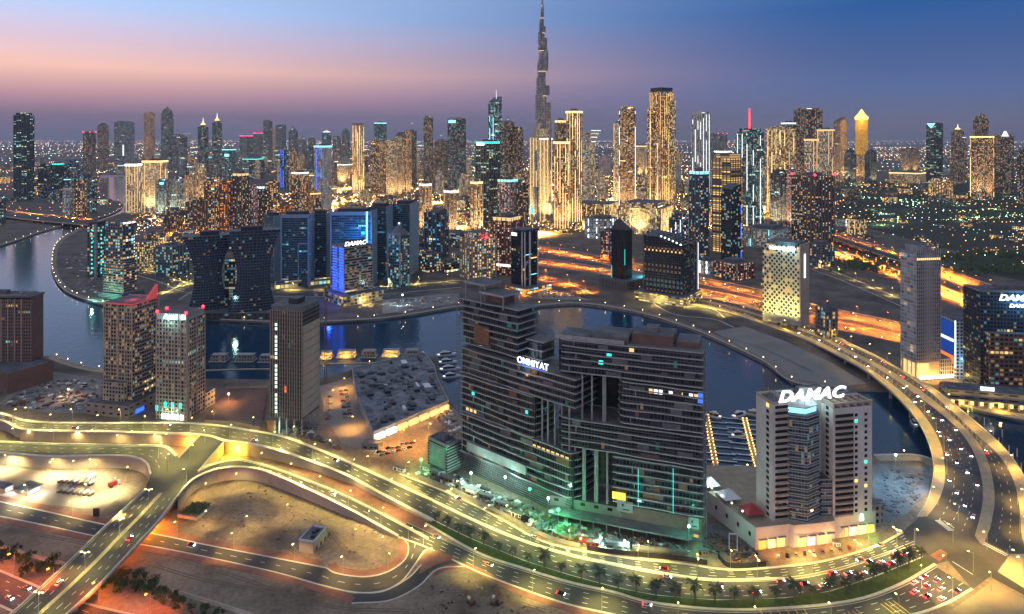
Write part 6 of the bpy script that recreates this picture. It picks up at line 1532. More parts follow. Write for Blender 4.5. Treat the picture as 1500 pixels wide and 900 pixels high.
T.rep('roof_light', MB().box(0, 5, -.5, -.05, 0, 1.6), M_['white_e'], [(T.L2 * .15 + 8 * k, T.L1 * .12, T.h - 2) for k in range(3)]); T.rep('edge_light', MB().box(T.L2 * .96, T.L2 * .99, -.6, -.05, 0, 2), M_['whitesoft_e'], [(0, T.L1 * .1, T.h * .5 + 5 * k) for k in range(8)])
T.box('podium', -10, T.L2 + 8, -8, T.L1, 0, 8, [facade('stripe_podium', (.2, .2, .22), (.05, .05, .06), 20, 2.5, 1, .5, .1, 0, .8, .8), M_['roof']])
lamp_light('terrace_light', 'POINT', 26000, lin(150, 240, 230), T.root, (-34, T.L1 * .6, 10), radius=1)
lamp_light('terrace_light', 'POINT', 12000, lin(70, 255, 160), T.root, (-24, T.L1 * .2, 6), radius=1)
T = Tower('apartment_block', 'dark flat block with blue lit lobby behind the peninsula road', 228, 252, 277, 405, 362, 45, 'building')
T.box('wall', 0, T.L2, 0, T.L1, 0, T.h, [ST['teal'], M_['roof']]); T.rep('frame_pier', MB().box(-.5, .5, -1.2, -.03, 0, T.h), M_['beige'], [(T.L2 * k / 5, 0, 0) for k in range(6)]); roof_kit(T, 0, T.L2, 0, T.L1, T.h, 2, 3)
T = Tower('apartment_block', 'curved gold lit terrace block behind the peninsula road', 198, 212, 228, 398, 356, 40, 'building')
T.box('wall', 0, T.L2, 0, T.L1, 0, T.h, [ST['gold'], M_['roof']]); T.rep('balcony', MB().box(-1.2, T.L2, -1.4, -.03, 0, 1), M_['beige'], [(0, 0, 3.8 * k) for k in range(1, int(T.h / 3.8))])
# --- mall and low podiums under the gold towers
for (x0, x1, yb, yt, th, st, lab, strips) in (
    (856, 906, 352, 322, 20, 'white', 'bright white lit podium covered in advertising screens', 'W43'),
    (840, 906, 330, 300, 15, 'gold', 'gold arcade mall with rows of lit piers under the twin tower', 'g94'),
    (905, 985, 346, 306, 15, 'gold', 'long gold podium below the two tall beige towers', 'g85'),
    (980, 1012, 372, 322, 30, 'blue', 'blue and white LED block at the foot of the dark blue tower', 'w23'),
    (1086, 1160, 366, 338, 20, 'white', 'bright podium roofed with cyan lamps under the cyan lit tower', 'c12'),
    (1020, 1052, 402, 384, 30, 'white', 'low white lit showroom beside the orange highway', 'W12'),
    (1046, 1105, 412, 388, 40, 'maroon', 'windowless dark red sheds beside the orange highway', None),
    (1240, 1270, 346, 322, 40, 'gold', 'gold lit gatehouse block beside the right hand highway', 's22'),
    (1218, 1240, 332, 322, 35, 'white', 'small white screen block near the gatehouse', 'W11'),
    (880, 902, 382, 340, 40, 'maroon', 'short pinkish tower left of the black pointed roof tower', None),
    (943, 975, 430, 346, 30, 'dkglass', 'dark glass half tower behind the curved roof tower', None),
    (1180, 1222, 392, 360, 40, 'grey', 'grey ribbed drum at the foot of the brown twin tower', None),
    (1196, 1225, 497, 452, 50, 'grey', 'small dark block by the lower highway bend', None)):
    sky(x0, x1, yb, yt, st, 'flat' if yb > 340 else None, lab, 'podium_building' if yb - yt < 60 else 'office_tower', th, strips)
# ================================================================ street lamps, infill blocks, far city
def proto(root, *kids): return Proto(root, list(kids))
def lamp_proto(name, label, cat, h, arm, energy, color, headm, size=2.5, twin=False, group=None):
    root = empty(name, (0, 0, -500), 0, label, cat, group)
    mb = MB(); mb.tube((0, 0, 0), (0, 0, h), .16, r2=.09); k = [mb.build('pole', M_['steel'], root)]
    for s in ((1, -1) if twin else (1,)):
        mb = MB(); mb.tube((0, 0, h - .1), (s * arm, 0, h + .5), .07); am_ = mb.build('arm', M_['steel'], root); k.append(am_)
        mb = MB(); mb.box(s * arm - .55, s * arm + .55, -.22, .22, h + .4, h + .55); k.append(mb.build('lamp_head', [headm], am_))
    L = bpy.data.lights.new('lamp_light', 'SPOT'); L.energy = energy; L.color = color; L.spot_size = size; L.spot_blend = .8; L.shadow_soft_size = .35
    root['group'] = group or (label + 's')[:60]
    o = bpy.data.objects.new('lamp_light', L); o.parent = root; o.location = (0 if twin else arm, 0, h + .1); COL.objects.link(o); k.append(o)
    return Proto(root, k)
YEL = lin(252, 228, 124); SOD = lin(255, 132, 34); WRM = lin(255, 186, 84)
headY = emis('yellow_lamp_head', YEL, 14); headO = emis('sodium_lamp_head', SOD, 30); headW = emis('white_lamp_head', lin(220, 250, 235), 20)
KP = 0.6
r = random.Random(11)
LP_BLV = lamp_proto('street_lamp', 'tall single arm street lamp on the edge of the elevated boulevard', 'street lamp', 12, 2.2, 30000 * KP, YEL, headY)
LP_MED = lamp_proto('street_lamp', 'twin arm street lamp on the kerb dividing the wide boulevard', 'street lamp', 12, 2.2, 42000 * KP, YEL, headY, twin=True)
LP_RMP = lamp_proto('street_lamp', 'single arm street lamp beside the ramp and lower carriageway', 'street lamp', 11, 2, 30000 * KP, YEL, headY)
LP_OVR = lamp_proto('street_lamp', 'twin arm street lamp on the overpass median', 'street lamp', 11, 2, 30000 * KP, YEL, headY, twin=True)
LP_SRV = lamp_proto('street_lamp', 'street lamp beside the service road under the overpass', 'street lamp', 11, 2, 16000 * KP, lin(255, 210, 120), headY)
LP_BRG = lamp_proto('street_lamp', 'street lamp on the sidewalk of the curved canal bridge', 'street lamp', 11, 2.5, 25000 * KP, lin(255, 204, 100), headY)
LP_HWY = lamp_proto('highway_lamp', 'sodium lamp on a tall mast along the orange highway', 'street lamp', 16, 4, 620000 * KP, SOD, headO, size=2.3)
LP_HW2 = lamp_proto('highway_lamp', 'sodium lamp on a tall mast along the twin highways passing the brown twin tower', 'street lamp', 18, 4, 1900000 * KP, SOD, headO, size=2.3, group='lamps of the twin highways')
LP_COR = lamp_proto('highway_lamp', 'sodium lamp beside the corner highway under the overpass', 'street lamp', 14, 3, 44000 * KP, lin(255, 120, 50), headO)
LP_STR = lamp_proto('street_lamp', 'street lamp on the quiet street behind the promenade', 'street lamp', 12, 2, 60000 * KP, lin(255, 220, 120), headY)
LP_CTY = lamp_proto('street_lamp', 'warm lamp among the streets at the foot of the gold towers', 'street lamp', 16, 3, 15600000 * KP, lin(255, 190, 92), headO, size=2.9)  # oversized fill lamp, added to wash tower faces in warm city glow
LP_ORG = lamp_proto('street_lamp', 'orange lamp among the streets of the brown old quarter', 'street lamp', 16, 3, 3800000 * KP, lin(255, 146, 56), headO, size=2.9)  # oversized fill lamp, added to give the old quarter its orange glow
LP_PRK = lamp_proto('street_lamp', 'pale green lamp along the paths of the far park', 'street lamp', 14, 3, 240000 * KP, lin(200, 255, 190), headW, size=2.9)
def along(P, proto_, step, inward=None, start=.5, skip=lambda i, p: False):
    n = max(2, int(plen(P) / step) + 1); q = cr(P, n * 4 + 1)
    for i in range(n):
        j = min(len(q) - 1, int((i + start) * 4)); p = q[j]
        if skip(i, p): continue
        d = side(q, j) * (1 if inward is None else inward)
        proto_.put((p.x, p.y, p.z), math.atan2(d.y, d.x))
# photo directions: the arm points over the road (inward: +1 right of travel, -1 left)
along(r1[0], LP_BLV, 44, 1); along(r1[1], LP_BLV, 44, -1, 0.0)
along(path(RMED, 80), LP_MED, 36)
along(rc1[0], LP_BLV, 52, 1, .3)
along(r2[1], LP_RMP, 34, -1); along(r2c[1], LP_RMP, 40, -1)
along(mid(r3[0], r3[1], .5), LP_OVR, 38)
along(r4[0], LP_BLV, 36, 1)
along(r5[0], LP_SRV, 46, 1); along(r5b[0], LP_SRV, 38, 1)
along(off(bp['si'], -1), LP_BRG, 40, 1); along(off(bp['re'], 1), LP_BRG, 40, -1)
along(r6[0], LP_COR, 40, 1)
for x, y in ((1396, 796), (1446, 806), (1476, 832), (1426, 838), (1498, 846), (1386, 842), (1350, 862), (1404, 764), (1452, 866), (1340, 800)): LP_BRG.put(G(x, y), r.uniform(0, 6), 'street lamp on the paved islands of the junction at the end of the canal bridge', 'junction lamps')
for x, y in ((278, 676), (246, 690), (232, 672), (300, 650)): LP_RMP.put(G(x, y, 8), r.uniform(0, 6), 'street lamp on the small raised junction above the underpasses', 'raised junction lamps')

for h in (h2, h3): along(mid(h[0], h[1], .5), LP_HW2, 38, 1)
along(mid(h1[0], h1[1], .5), LP_HWY, 42, 1); along(mid(h1b[0], h1b[1], .5), LP_HWY, 42, -1, 0)
along(b1[0], LP_HWY, 70, 1)
along(h4[0], LP_STR, 60, 1); along(h5[0], LP_STR, 55, 1); along(h6[0], LP_STR, 60, 1); along(h7[0], LP_STR, 40, 1); along(h8[0], LP_HWY, 60, 1)
LP_WAL = lamp_proto('street_lamp', 'lamp on the sand facing the foot of the retaining walls', 'street lamp', 9, 1.5, 10000 * KP, lin(255, 222, 140), headY, size=3.0, group='lamps by the retaining walls')
for x, y in ((20, 690), (75, 693), (130, 693), (185, 705), (300, 730), (345, 715), (395, 712), (440, 728), (490, 748), (540, 772), (110, 652), (170, 656), (225, 656), (360, 668), (410, 676), (460, 694), (520, 722), (580, 756), (40, 648), (420, 762), (360, 780), (300, 772), (520, 800), (560, 812)): LP_WAL.put(G(x, y), 1.6)
# added fill lamps between the far towers, and the park lamps
occ = []
for T in TLIST:
    c, s = math.cos(T.rz), math.sin(T.rz); x, y = T.L2 / 2, T.L1 / 2
    occ.append((T.P.x + c * x - s * y, T.P.y + s * x + c * y, .5 * math.hypot(T.L1, T.L2), T))
def free(p, r): return all(math.hypot(p.x - a, p.y - b) > q + r for a, b, q, _ in occ)
def inpoly(x, y, P):
    r = False; j = len(P) - 1
    for i in range(len(P)):
        if (P[i][1] > y) != (P[j][1] > y) and x < (P[j][0] - P[i][0]) * (y - P[i][1]) / (P[j][1] - P[i][1]) + P[i][0]: r = not r
        j = i
    return r
def scatter(n, x0, x1, y0, y1, rad=4, tries=60):
    o = []
    for _ in range(n):
        for _t in range(tries):
            x, y = r.uniform(x0, x1), r.uniform(y0, y1); p = G(x, y)
            if not inpoly(x, y, CANAL) and free(p, rad): o.append(p); break
    return o
for p in scatter(66, 480, 900, 255, 348): LP_CTY.put(p, r.uniform(0, 6))
for p in scatter(26, 900, 1215, 252, 352): LP_CTY.put(p, r.uniform(0, 6))
for p in scatter(30, 200, 500, 300, 350): LP_ORG.put(p, r.uniform(0, 6))
for p in scatter(14, 1230, 1500, 268, 330): LP_PRK.put(p, r.uniform(0, 6))

# --- infill blocks
BLK = {}
def block(p, w, d, h, st, label, group, rz):
    o = empty('apartment_block', p, rz, label, 'building', group)
    mb = MB(); mb.box(-w / 2, w / 2, -d / 2, d / 2, 0, h, 0, 1); mb.build('wall', [ST[st], M_['roof']], o)
    mb = MB(); mb.box(-w * .2, w * .15, -d * .2, d * .2, h - .01, h + 3.5, 0, 1); mb.build('plant_room', [M_['concd'], M_['roof']], o)
    occ.append((p.x, p.y, max(w, d) * .55, None))
def infill(n, box, sts, label, group, wr, hr):
    for p in scatter(n, *box, rad=wr[0] * .6):
        block(p, r.uniform(*wr), r.uniform(*wr), r.uniform(*hr), r.choice(sts), label, group, r.choice((.4, .55, .7)) + (0 if r.random() < .8 else .7))
infill(30, (205, 470, 318, 352), ['low', 'lowd', 'brown', 'umber'], 'low flat roofed block packed into the brown old quarter', 'old quarter blocks', (26, 44), (12, 26))
infill(26, (210, 330, 350, 388), ['lowd', 'low', 'grey'], 'low terraced block on the dark flats behind the peninsula', 'peninsula terrace blocks', (18, 34), (8, 16))
infill(48, (470, 800, 268, 345), ['low', 'brown', 'low', 'umber'], 'low amber windowed block among the streets of the gold quarter', 'gold quarter blocks', (26, 50), (12, 40))
infill(30, (200, 780, 236, 268), ['low', 'umber', 'slate', 'brown', 'grey'], 'mid height block lost among the far skyline towers', 'far skyline blocks', (34, 60), (40, 110))
infill(22, (0, 200, 228, 300), ['low', 'lowd', 'umber', 'slate'], 'low block on the far bank at the canal bend', 'far bank blocks', (30, 60), (12, 40))
infill(34, (850, 1220, 236, 330), ['low', 'umber', 'brown', 'cream'], 'mid height block behind the gold ribbed towers', 'blocks behind the ribbed towers', (30, 60), (20, 80))
infill(50, (1215, 1500, 232, 300), ['low', 'lowd', 'umber'], 'low block among the park lights beyond the highway', 'park edge blocks', (26, 60), (8, 26))
infill(26, (1230, 1500, 318, 372), ['low', 'lowd'], 'small villa beside the far highway', 'villas by the highway', (14, 26), (6, 10))
infill(14, (560, 680, 352, 400), ['slate', 'grey', 'lowd'], 'dark low block between the blue offices and the cream block', 'dark canal side blocks', (24, 40), (14, 40))
def tall(n, box, sts, label, group, wr, hr):
    for p in scatter(n, *box, rad=wr[0] * .55):
        w, d, h = r.uniform(*wr), r.uniform(*wr), r.uniform(*hr); rz = r.choice((.3, .5, .8)); st = r.choice(sts)
        o = empty('apartment_tower', p, rz, label, 'tower', group)
        mb = MB(); mb.box(-w / 2, w / 2, -d / 2, d / 2, 0, h, 0, 1); mb.build('tower_wall', [ST[st], M_['roof']], o)
        k = r.random(); f = r.uniform(.5, .8)
        mb = MB(); mb.box(-w / 2 * f, w / 2 * f, -d / 2 * f, d / 2 * f, h - .01, h + r.uniform(6, 22), 0, 1); mb.build('upper_tier', [ST[st], M_['roof']], o)
        if k < .5: mb = MB(); mb.tube((0, 0, h), (0, 0, h + r.uniform(26, 50)), 1, r2=.2); mb.build('mast', M_['steel'], o)
        elif k < .85:
            mb = MB(); mb.box(-w / 2 - .6, w / 2 + .6, -d / 2 - .6, -d / 2 - .05, h - 4, h - .5); mb.build('lit_crown_band', M_[r.choice(('goldsoft_e', 'goldline_e', 'whitesoft_e', 'cyan_e'))], o)
        for s_ in (-.4, 0, .4):
            mb = MB(); mb.box(w * s_ - .9, w * s_ + .9, -d / 2 - 1.2, -d / 2 - .04, 0, h - 5); mb.build('pier', M_['concd'] if st in ('umber', 'slate', 'grey') else M_['beige'], o)
        occ.append((p.x, p.y, max(w, d) * .55, None))
tall(40, (200, 600, 238, 268), ['slate', 'grey', 'brown', 'umber', 'teal', 'cream'], 'slender mid height tower crowded among the far skyline', 'crowded skyline towers', (24, 40), (60, 120))
tall(46, (380, 800, 243, 272), ['brown', 'umber', 'grey', 'cream', 'gold', 'slate'], 'slim tall tower in the dense skyline left of the supertall', 'slim skyline towers', (20, 30), (90, 165))
tall(14, (880, 1215, 243, 275), ['brown', 'umber', 'grey', 'slate'], 'slim tall tower in the dense skyline right of the supertall', 'slim skyline towers to the right', (20, 32), (90, 150))
tall(34, (440, 800, 262, 300), ['brown', 'cream', 'gold', 'umber', 'gold'], 'amber lit tower crowded among the gold quarter streets', 'gold quarter towers', (24, 38), (40, 95))
tall(26, (205, 470, 290, 330), ['brown', 'orange', 'umber', 'pink'], 'brown mid height tower crowded into the old quarter', 'old quarter towers', (24, 38), (40, 80))
tall(28, (860, 1215, 240, 300), ['brown', 'cream', 'gold', 'grey', 'white'], 'mid height lit tower crowded behind the gold ribbed towers', 'towers behind the ribbed ones', (26, 44), (50, 120))
tall(12, (0, 200, 236, 290), ['slate', 'brown', 'grey'], 'mid height tower on the far bank at the canal bend', 'far bank towers', (24, 40), (40, 90))
tall(16, (1215, 1500, 232, 262), ['brown', 'grey', 'slate'], 'mid height tower beyond the far park', 'towers beyond the park', (26, 44), (40, 80))
# --- the far city, too many to count
mb = MB()
for _ in range(3200):
    y = 203 + 4.5 + 44 * r.random() ** 1.8; x = r.uniform(-60, 1560); p = G(x, y); w, d, h = r.uniform(12, 42), r.uniform(12, 42), r.uniform(6, 20) * (1 + 2.4 * (r.random() < .05))
    a = r.choice((.2, .5, .8)); c, s = math.cos(a), math.sin(a)
    mb.prism([(p.x + c * u - s * v, p.y + s * u + c * v) for u, v in ((-w, -d), (w, -d), (w, d), (-w, d))], 0, h, 0, 1, bottom=False)
tag(mb.build('far_city', [ST['lowd'], M_['roof']]), 'low rise city spreading to the horizon', 'city', None, 'stuff')
def glints(name, n, fy, xr, cols, szr, zr=(8, 16)):
    mats = []
    for c, st in cols:
        m = emis('far_lamp', c, st); m.cycles.emission_sampling = 'NONE'; mats.append(m)
    mb = MB()
    pts = []
    while len(pts) < n:                                      # lamps follow streets: short lines in two directions, a few strays
        x, y = r.uniform(*xr), fy(); p = G(x, y); a = r.choice((.35, .35, 1.9)) + r.gauss(0, .06); stp = 30 * max(1, p.y / 3000); kk = r.randrange(len(mats)); m_ = r.choice((1, 3, 6, 10, 16))
        for j in range(m_): pts.append((p + Vector((math.cos(a), math.sin(a), 0)) * stp * j, kk if r.random() < .8 else r.randrange(len(mats))))
    for p, k in pts[:n]:
        if p.y < 500: continue
        x, y = CX + p.x / p.y * FPX, HZ + CAMH * FPX / p.y
        if inpoly(x, y, CANAL): continue
        s = szr * p.y / 1000 * r.uniform(.4, 1.2); z = r.uniform(*zr)
        mb.box(p.x - s, p.x + s, p.y - s, p.y + s, z, z + 2 * s, k)
    tag(mb.build(name, mats), 'far off lamps of the city', 'lamps', None, 'stuff')
glints('far_lamps', 6500, lambda: 203 + 4 + 50 * r.random() ** 2.0, (-60, 1560), [(lin(255, 190, 110), 5), (lin(255, 160, 90), 4), (lin(255, 230, 190), 5), (lin(200, 240, 235), 4)], .32)
glints('quarter_lamps', 3600, lambda: r.uniform(250, 348), (480, 1010), [(GOLD, 6), (lin(255, 214, 120), 6), (lin(255, 150, 60), 5), (lin(255, 236, 190), 6)], .42, (4, 14))
glints('quarter_lamps', 1500, lambda: r.uniform(285, 352), (190, 480), [(lin(255, 140, 50), 5), (lin(255, 180, 90), 5), (lin(200, 240, 240), 4)], .40, (4, 14))
glints('park_lamps', 650, lambda: r.uniform(258, 330), (1215, 1560), [(lin(255, 200, 90), 5), (lin(170, 255, 200), 4), (lin(255, 170, 80), 5), (lin(230, 255, 240), 4)], .36, (4, 10))
glints('far_bank_lamps', 420, lambda: r.uniform(240, 312), (-40, 200), [(lin(255, 170, 80), 4), (lin(255, 210, 150), 4), (lin(255, 80, 80), 4)], .4, (4, 10))
glints('villa_lamps', 260, lambda: r.uniform(318, 400), (1225, 1560), [(lin(255, 160, 60), 5), (lin(255, 200, 110), 5), (lin(200, 250, 240), 4)], .34, (5, 10))
# floodlights washing the gold ribbed towers from their forecourts
for T in TLIST:
    l = T.root['label']
    if 'gold' in l and T.P.y > 1500 and T.h > 90 or 'hotel tower with a curved sail' in l or 'beige tower' in l:
        for (x, y, en) in ((T.L2 * .5, -28, 1), (-28, T.L1 * .5, 1)):
            dx, dy = (0, 1) if y < 0 else (1, 0)
            o = lamp_light('floodlight', 'SPOT', 600000, lin(255, 214, 150), T.root, (x, y, 6), (0, 0, 0), 1.5, .9, 2)
            o.rotation_euler = Vector((dx * 28, dy * 28, T.h * .55)).to_track_quat('-Z', 'Y').to_euler()

# ================================================================ waterfront, boats, piers
BOL_L = empty('promenade_lamp', (0, 0, -500), 0, 'short promenade lamp with a glowing globe along the canal edge', 'lamp', 'promenade lamps')
mb = MB(); mb.tube((0, 0, 0), (0, 0, 4.2), .12); a = mb.build('pole', M_['dark'], BOL_L)
mb = MB(); mb.ball((0, 0, 4.6), .42, 0, 8); b = mb.build('globe', [emis('promenade_globe', lin(255, 214, 150), 12)], BOL_L)
PL = Proto(BOL_L, [a, b])
for px, st in ((P_FAR, 38), (P_BASIN, 32), (P_RIGHT, 26), (P_NEAR, 26), (P_LEFTBANK, 48), (P_DAM, 30), ([(1050, 702), (1112, 690)], 18), ([(520, 541), (600, 526), (641, 521)], 26)):
    P = path(px, 80); n = int(plen(P) / st)
    for i in range(n):
        p = P[int((i + .5) / n * 79)]
        if all(math.hypot(p.x - q[0], p.y - q[1]) > 1 for q in occ[:0]): PL.put((p.x, p.y + (2.5 if px is not P_NEAR and px is not P_DAM else -2), .3))
# floating houses
def floating_house(x, y, w, label, lit):
    p = G(x, y, -2); root = empty('floating_house', p, 0, label, 'boat house')
    k = p.y / 1000; W_ = w * k
    mb = MB(); mb.box(-W_ / 2 - 1, W_ / 2 + 1, -1, 13, 0, .9); mb.build('pontoon', M_['conc'], root)
    wm_ = facade('floating_house_facade', (.35, .33, .31), (.05, .05, .05), 3.2, 3.1, .7, .7, .9 if lit else .04, 0, 0, 2.6 if lit else .8, lin(255, 190, 90))
    mb = MB(); mb.box(-W_ / 2, W_ / 2, 2, 11, .9, 4.0, 0, 1); mb.build('lower_storey', [wm_, M_['conc']], root)
    mb = MB(); mb.box(-W_ / 2 + 2, W_ / 2 - 1, 4, 10.5, 4.0, 7, 0, 1); mb.build('upper_storey', [wm_, M_['conc']], root)
    mb = MB(); mb.box(-W_ / 2 + .8, W_ / 2, 2.6, 11, 7.02, 7.4); mb.build('roof', M_['conc'], root)
    for q in range(4):
        mb = MB(); mb.tube((-W_ / 2 + 1 + q * (W_ - 2) / 3, 2.2, .9), (-W_ / 2 + 1 + q * (W_ - 2) / 3, 2.2, 7.02), .12); mb.build('post', M_['white'], root)
    if lit: lamp_light('house_light', 'POINT', 5000, lin(255, 190, 90), root, (0, -3, 4), radius=.6)
for x, y, w, lit, lab in ((318, 531, 23, 0, 'unlit white floating house moored left of the concrete frame tower, first of three'), (357, 531, 26, 0, 'unlit white floating house moored behind the bare plot, middle of three'), (388, 532, 20, 0, 'unlit white floating house half hidden by the concrete frame tower'),
    (476, 527, 16, 1, 'small gold lit floating house right of the concrete frame tower'), (506, 525, 26, 1, 'gold lit floating house in the blue reflection'), (539, 525, 20, 0, 'unlit floating house between two gold lit ones'), (571, 524, 24, 1, 'gold lit floating house with the brightest terrace'), (602, 524, 19, 0, 'unlit floating house at the end of the pontoon')):
    floating_house(x, y, w, lab, lit)
mb = MB(); P = path([(296, 543), (360, 541), (420, 540), (470, 534), (560, 531), (640, 522)], 60, -2.2); ribbon(mb, off(P, -1.5), off(P, 1.5), .3, 0, thick=.8)
o = tag(mb.build('floating_walkway', M_['paving']), 'long grey floating walkway serving the floating houses', 'pier')
def yacht(x, y, L, rz, label):
    root = empty('motor_yacht', G(x, y, -2.4), rz, label, 'yacht'); w = L * .24
    hull = [(-L / 2, -w / 2), (L * .15, -w / 2), (L * .36, -w * .36), (L / 2, 0), (L * .36, w * .36), (L * .15, w / 2), (-L / 2, w / 2)]
    mb = MB(); mb.prism([(q[0] * .94, q[1] * .75) for q in hull], -.4, 2.0, 0, 0, hull); mb.build('hull', M_['white'], root)
    mb = MB(); mb.prism([(-L * .36, -w * .38), (L * .16, -w * .36), (L * .26, 0), (L * .16, w * .36), (-L * .36, w * .38)], 2.0, 4.2, 0, 1, [(-L * .36, -w * .34), (L * .1, -w * .3), (L * .16, 0), (L * .1, w * .3), (-L * .36, w * .34)]); mb.build('cabin', [M_['glass'], M_['white']], root)
    mb = MB(); mb.box(-L * .3, L * .04, -w * .3, w * .3, 4.2, 4.5); mb.box(-L * .24, -L * .04, -w * .24, w * .24, 4.5, 5.6); mb.build('flybridge', M_['white'], root)
    mb = MB(); mb.tube((-L * .15, 0, 5.6), (-L * .2, 0, 8), .08); mb.build('radar_mast', M_['steel'], root)
    mb = MB(); mb.box(-L * .46, -L * .37, -w * .3, w * .3, 2.02, 2.3); mb.build('deck_light', M_['whitesoft_e'], root)
for a in ((655, 521, 24, .3, 'white yacht with lit stern, farthest of the marina behind the half built tower'), (657, 532, 22, .2, 'white yacht moored just in front of the lit stern one'), (660, 542, 24, .25, 'white yacht third along the marina quay'), (662, 553, 20, .3, 'white yacht nearest the road in the marina behind the half built tower'),
          (1043, 611, 17, 2.6, 'white yacht at the tip of the gold lit pier nearest the half built tower'), (1084, 610, 18, .5, 'white yacht at the tip of the second gold lit pier'), (1101, 608, 20, 2.7, 'larger white yacht beside the second gold lit pier'), (1084, 640, 15, .1, 'white yacht alongside the fingers of the second pier'), (1338, 622, 13, 1.4, 'small white boat under the curve of the canal bridge')):
    yacht(*a)
def pier(px, label, side_n):
    P = path(px, 40, -2); root = empty('marina_pier', P[20], 0, label, 'pier')
    mb = MB(); ribbon(mb, off(P, -2.2), off(P, 2.2), .4, 0, thick=.8); at_root(mb.build('walkway', M_['paving']), root)
    for i in range(2, 39, 4):
        d = side(P, i)
        for s in (1, -1):
            mb = MB(); a = P[i] + d * 2.1 * s; b = P[i] + d * 17 * s; n_ = (P[i + 1] - P[i]).normalized() * .6
            mb.face([a - n_ + Vector((0, 0, .4)), b - n_ + Vector((0, 0, .4)), b + n_ + Vector((0, 0, .4)), a + n_ + Vector((0, 0, .4))]); mb.face([a - n_ + Vector((0, 0, -.2)), b - n_ + Vector((0, 0, -.2)), b - n_ + Vector((0, 0, .4)), a - n_ + Vector((0, 0, .4))])
            at_root(mb.build('finger', M_['white']), root)
        for s in (1, -1):
            q = P[i] + d * 1.7 * s; mb = MB(); mb.ball((q.x, q.y, q.z + 1.5), .55, 0, 6); at_root(mb.build('pier_lamp', M_['gold_e']), root)
            if i + 2 < 40:
                q = P[i + 2] + d * 1.7 * s; mb = MB(); mb.ball((q.x, q.y, q.z + 1.5), .45, 0, 6); at_root(mb.build('pier_lamp', M_['gold_e']), root)
pier([(1034, 606), (1042, 650), (1052, 700)], 'long gold lit pier with white fingers beside the half built tower', 1)
pier([(1090, 612), (1099, 648), (1110, 688)], 'gold lit pier with white fingers close to the beige tower', 1)
pile = MB(); pile.tube((0, 0, -3), (0, 0, 6), .35); pm = pile.mesh('mooring_pile', M_['white'])
for x, y in ((1418, 607), (1424, 603), (1455, 636), (1463, 652), (1468, 640), (1478, 664), (1484, 676), (1490, 668), (1442, 622), (1496, 690)):
    tag(link('mooring_pile', pm, None, G(x, y, -2)), 'white mooring pile standing in the water beyond the canal bridge', 'pile', 'mooring piles')

# ================================================================ plants
def leaf_cloud(n, R0, zs, seed, size, base_z):
    q = random.Random(seed); mb = MB()
    cl = [(q.uniform(-.7, .7) * R0, q.uniform(-.7, .7) * R0, base_z + q.uniform(.2, 1.0) * R0 * zs * 1.6, q.uniform(.28, .6) * R0) for _ in range(9)]
    for _ in range(n):
        c = q.choice(cl); v = Vector((q.gauss(0, 1), q.gauss(0, 1), q.gauss(0, 1))).normalized() * c[3] * q.uniform(.55, 1.05)
        p = Vector(c[:3]) + v; a = Vector((q.gauss(0, 1), q.gauss(0, 1), q.gauss(0, 1))).normalized(); b = a.orthogonal().normalized(); s = size * q.uniform(.6, 1.4)
        mb.face([p - a * s, p + b * s * .6, p + a * s, p - b * s * .6])
    return mb
def palm_proto():
    root = empty('palm_tree', (0, 0, -500), 0, 'date palm in the row along the grass median of the boulevard', 'palm', 'palms along the boulevard median')
    mb = MB(); mb.tube((0, 0, 0), (.2, .1, 6.6), .36, r2=.26, n=7); t = mb.build('trunk', M_['bark'], root)
    q = random.Random(4); mb = MB()
    for k in range(24):
        a = 2.4 * k; up = q.uniform(-.1, 1.0); L = q.uniform(3.0, 4.2); prev = Vector((.2, .1, 6.6)); d = Vector((math.cos(a) * math.cos(up), math.sin(a) * math.cos(up), math.sin(up)))
        sd = Vector((-math.sin(a), math.cos(a), 0)); pw = .16
        for s in range(4):
            d = (d + Vector((0, 0, -.28))).normalized(); nx = prev + d * L / 4; w = (.42, .5, .36, .05)[s]
            dn = Vector((0, 0, -.22))
            mb.face([prev, prev + sd * pw + dn, nx + sd * w + dn, nx]); mb.face([prev, nx, nx - sd * w + dn, prev - sd * pw + dn]); prev, pw = nx, w
    c = mb.build('crown', M_['palm'], root)
    return Proto(root, [t, c])
PALM = palm_proto()
ga, gb_ = path(RGT, 160), path(RGB, 160); lawn = [ga[i].lerp(gb_[i], .42) for i in range(160)]
for k in range(31):
    p = lawn[3 + int(k * 153 / 30)]; o = PALM.put((p.x, p.y, .2), r.uniform(0, 6)); s = r.uniform(.8, 1.35); o.scale = (s, s, s * r.uniform(.95, 1.2))
def tree_proto(seed, label, group, name='tree', Rr=3.2, th=2.2, n=420):
    root = empty(name, (0, 0, -500), 0, label, 'tree', group)
    mb = MB(); mb.tube((0, 0, 0), (.1, 0, th), .22, r2=.15); mb.tube((.1, 0, th - .2), (1.1, .4, th + 1.6), .12, r2=.05); mb.tube((.1, 0, th - .2), (-.9, -.5, th + 1.8), .12, r2=.05); t = mb.build('trunk', M_['bark'], root)
    c = leaf_cloud(n, Rr, .8, seed, .42, th).build('crown', M_['leaf'], root)
    return Proto(root, [t, c])
TA = tree_proto(1, 'round street tree at the foot of the diamond patterned hotel', 'trees by the patterned hotel')
for x, y in ((1112, 455), (1120, 462), (1128, 468), (1136, 473), (1146, 478), (1157, 483), (1108, 450), (1165, 485), (1140, 480)): TA.put(G(x, y), r.uniform(0, 6))
TB = tree_proto(2, 'low dark thorn tree along the wall beside the corner highway', 'thorn trees by the corner highway', 'thorn_tree', 3.6, .8, 520)
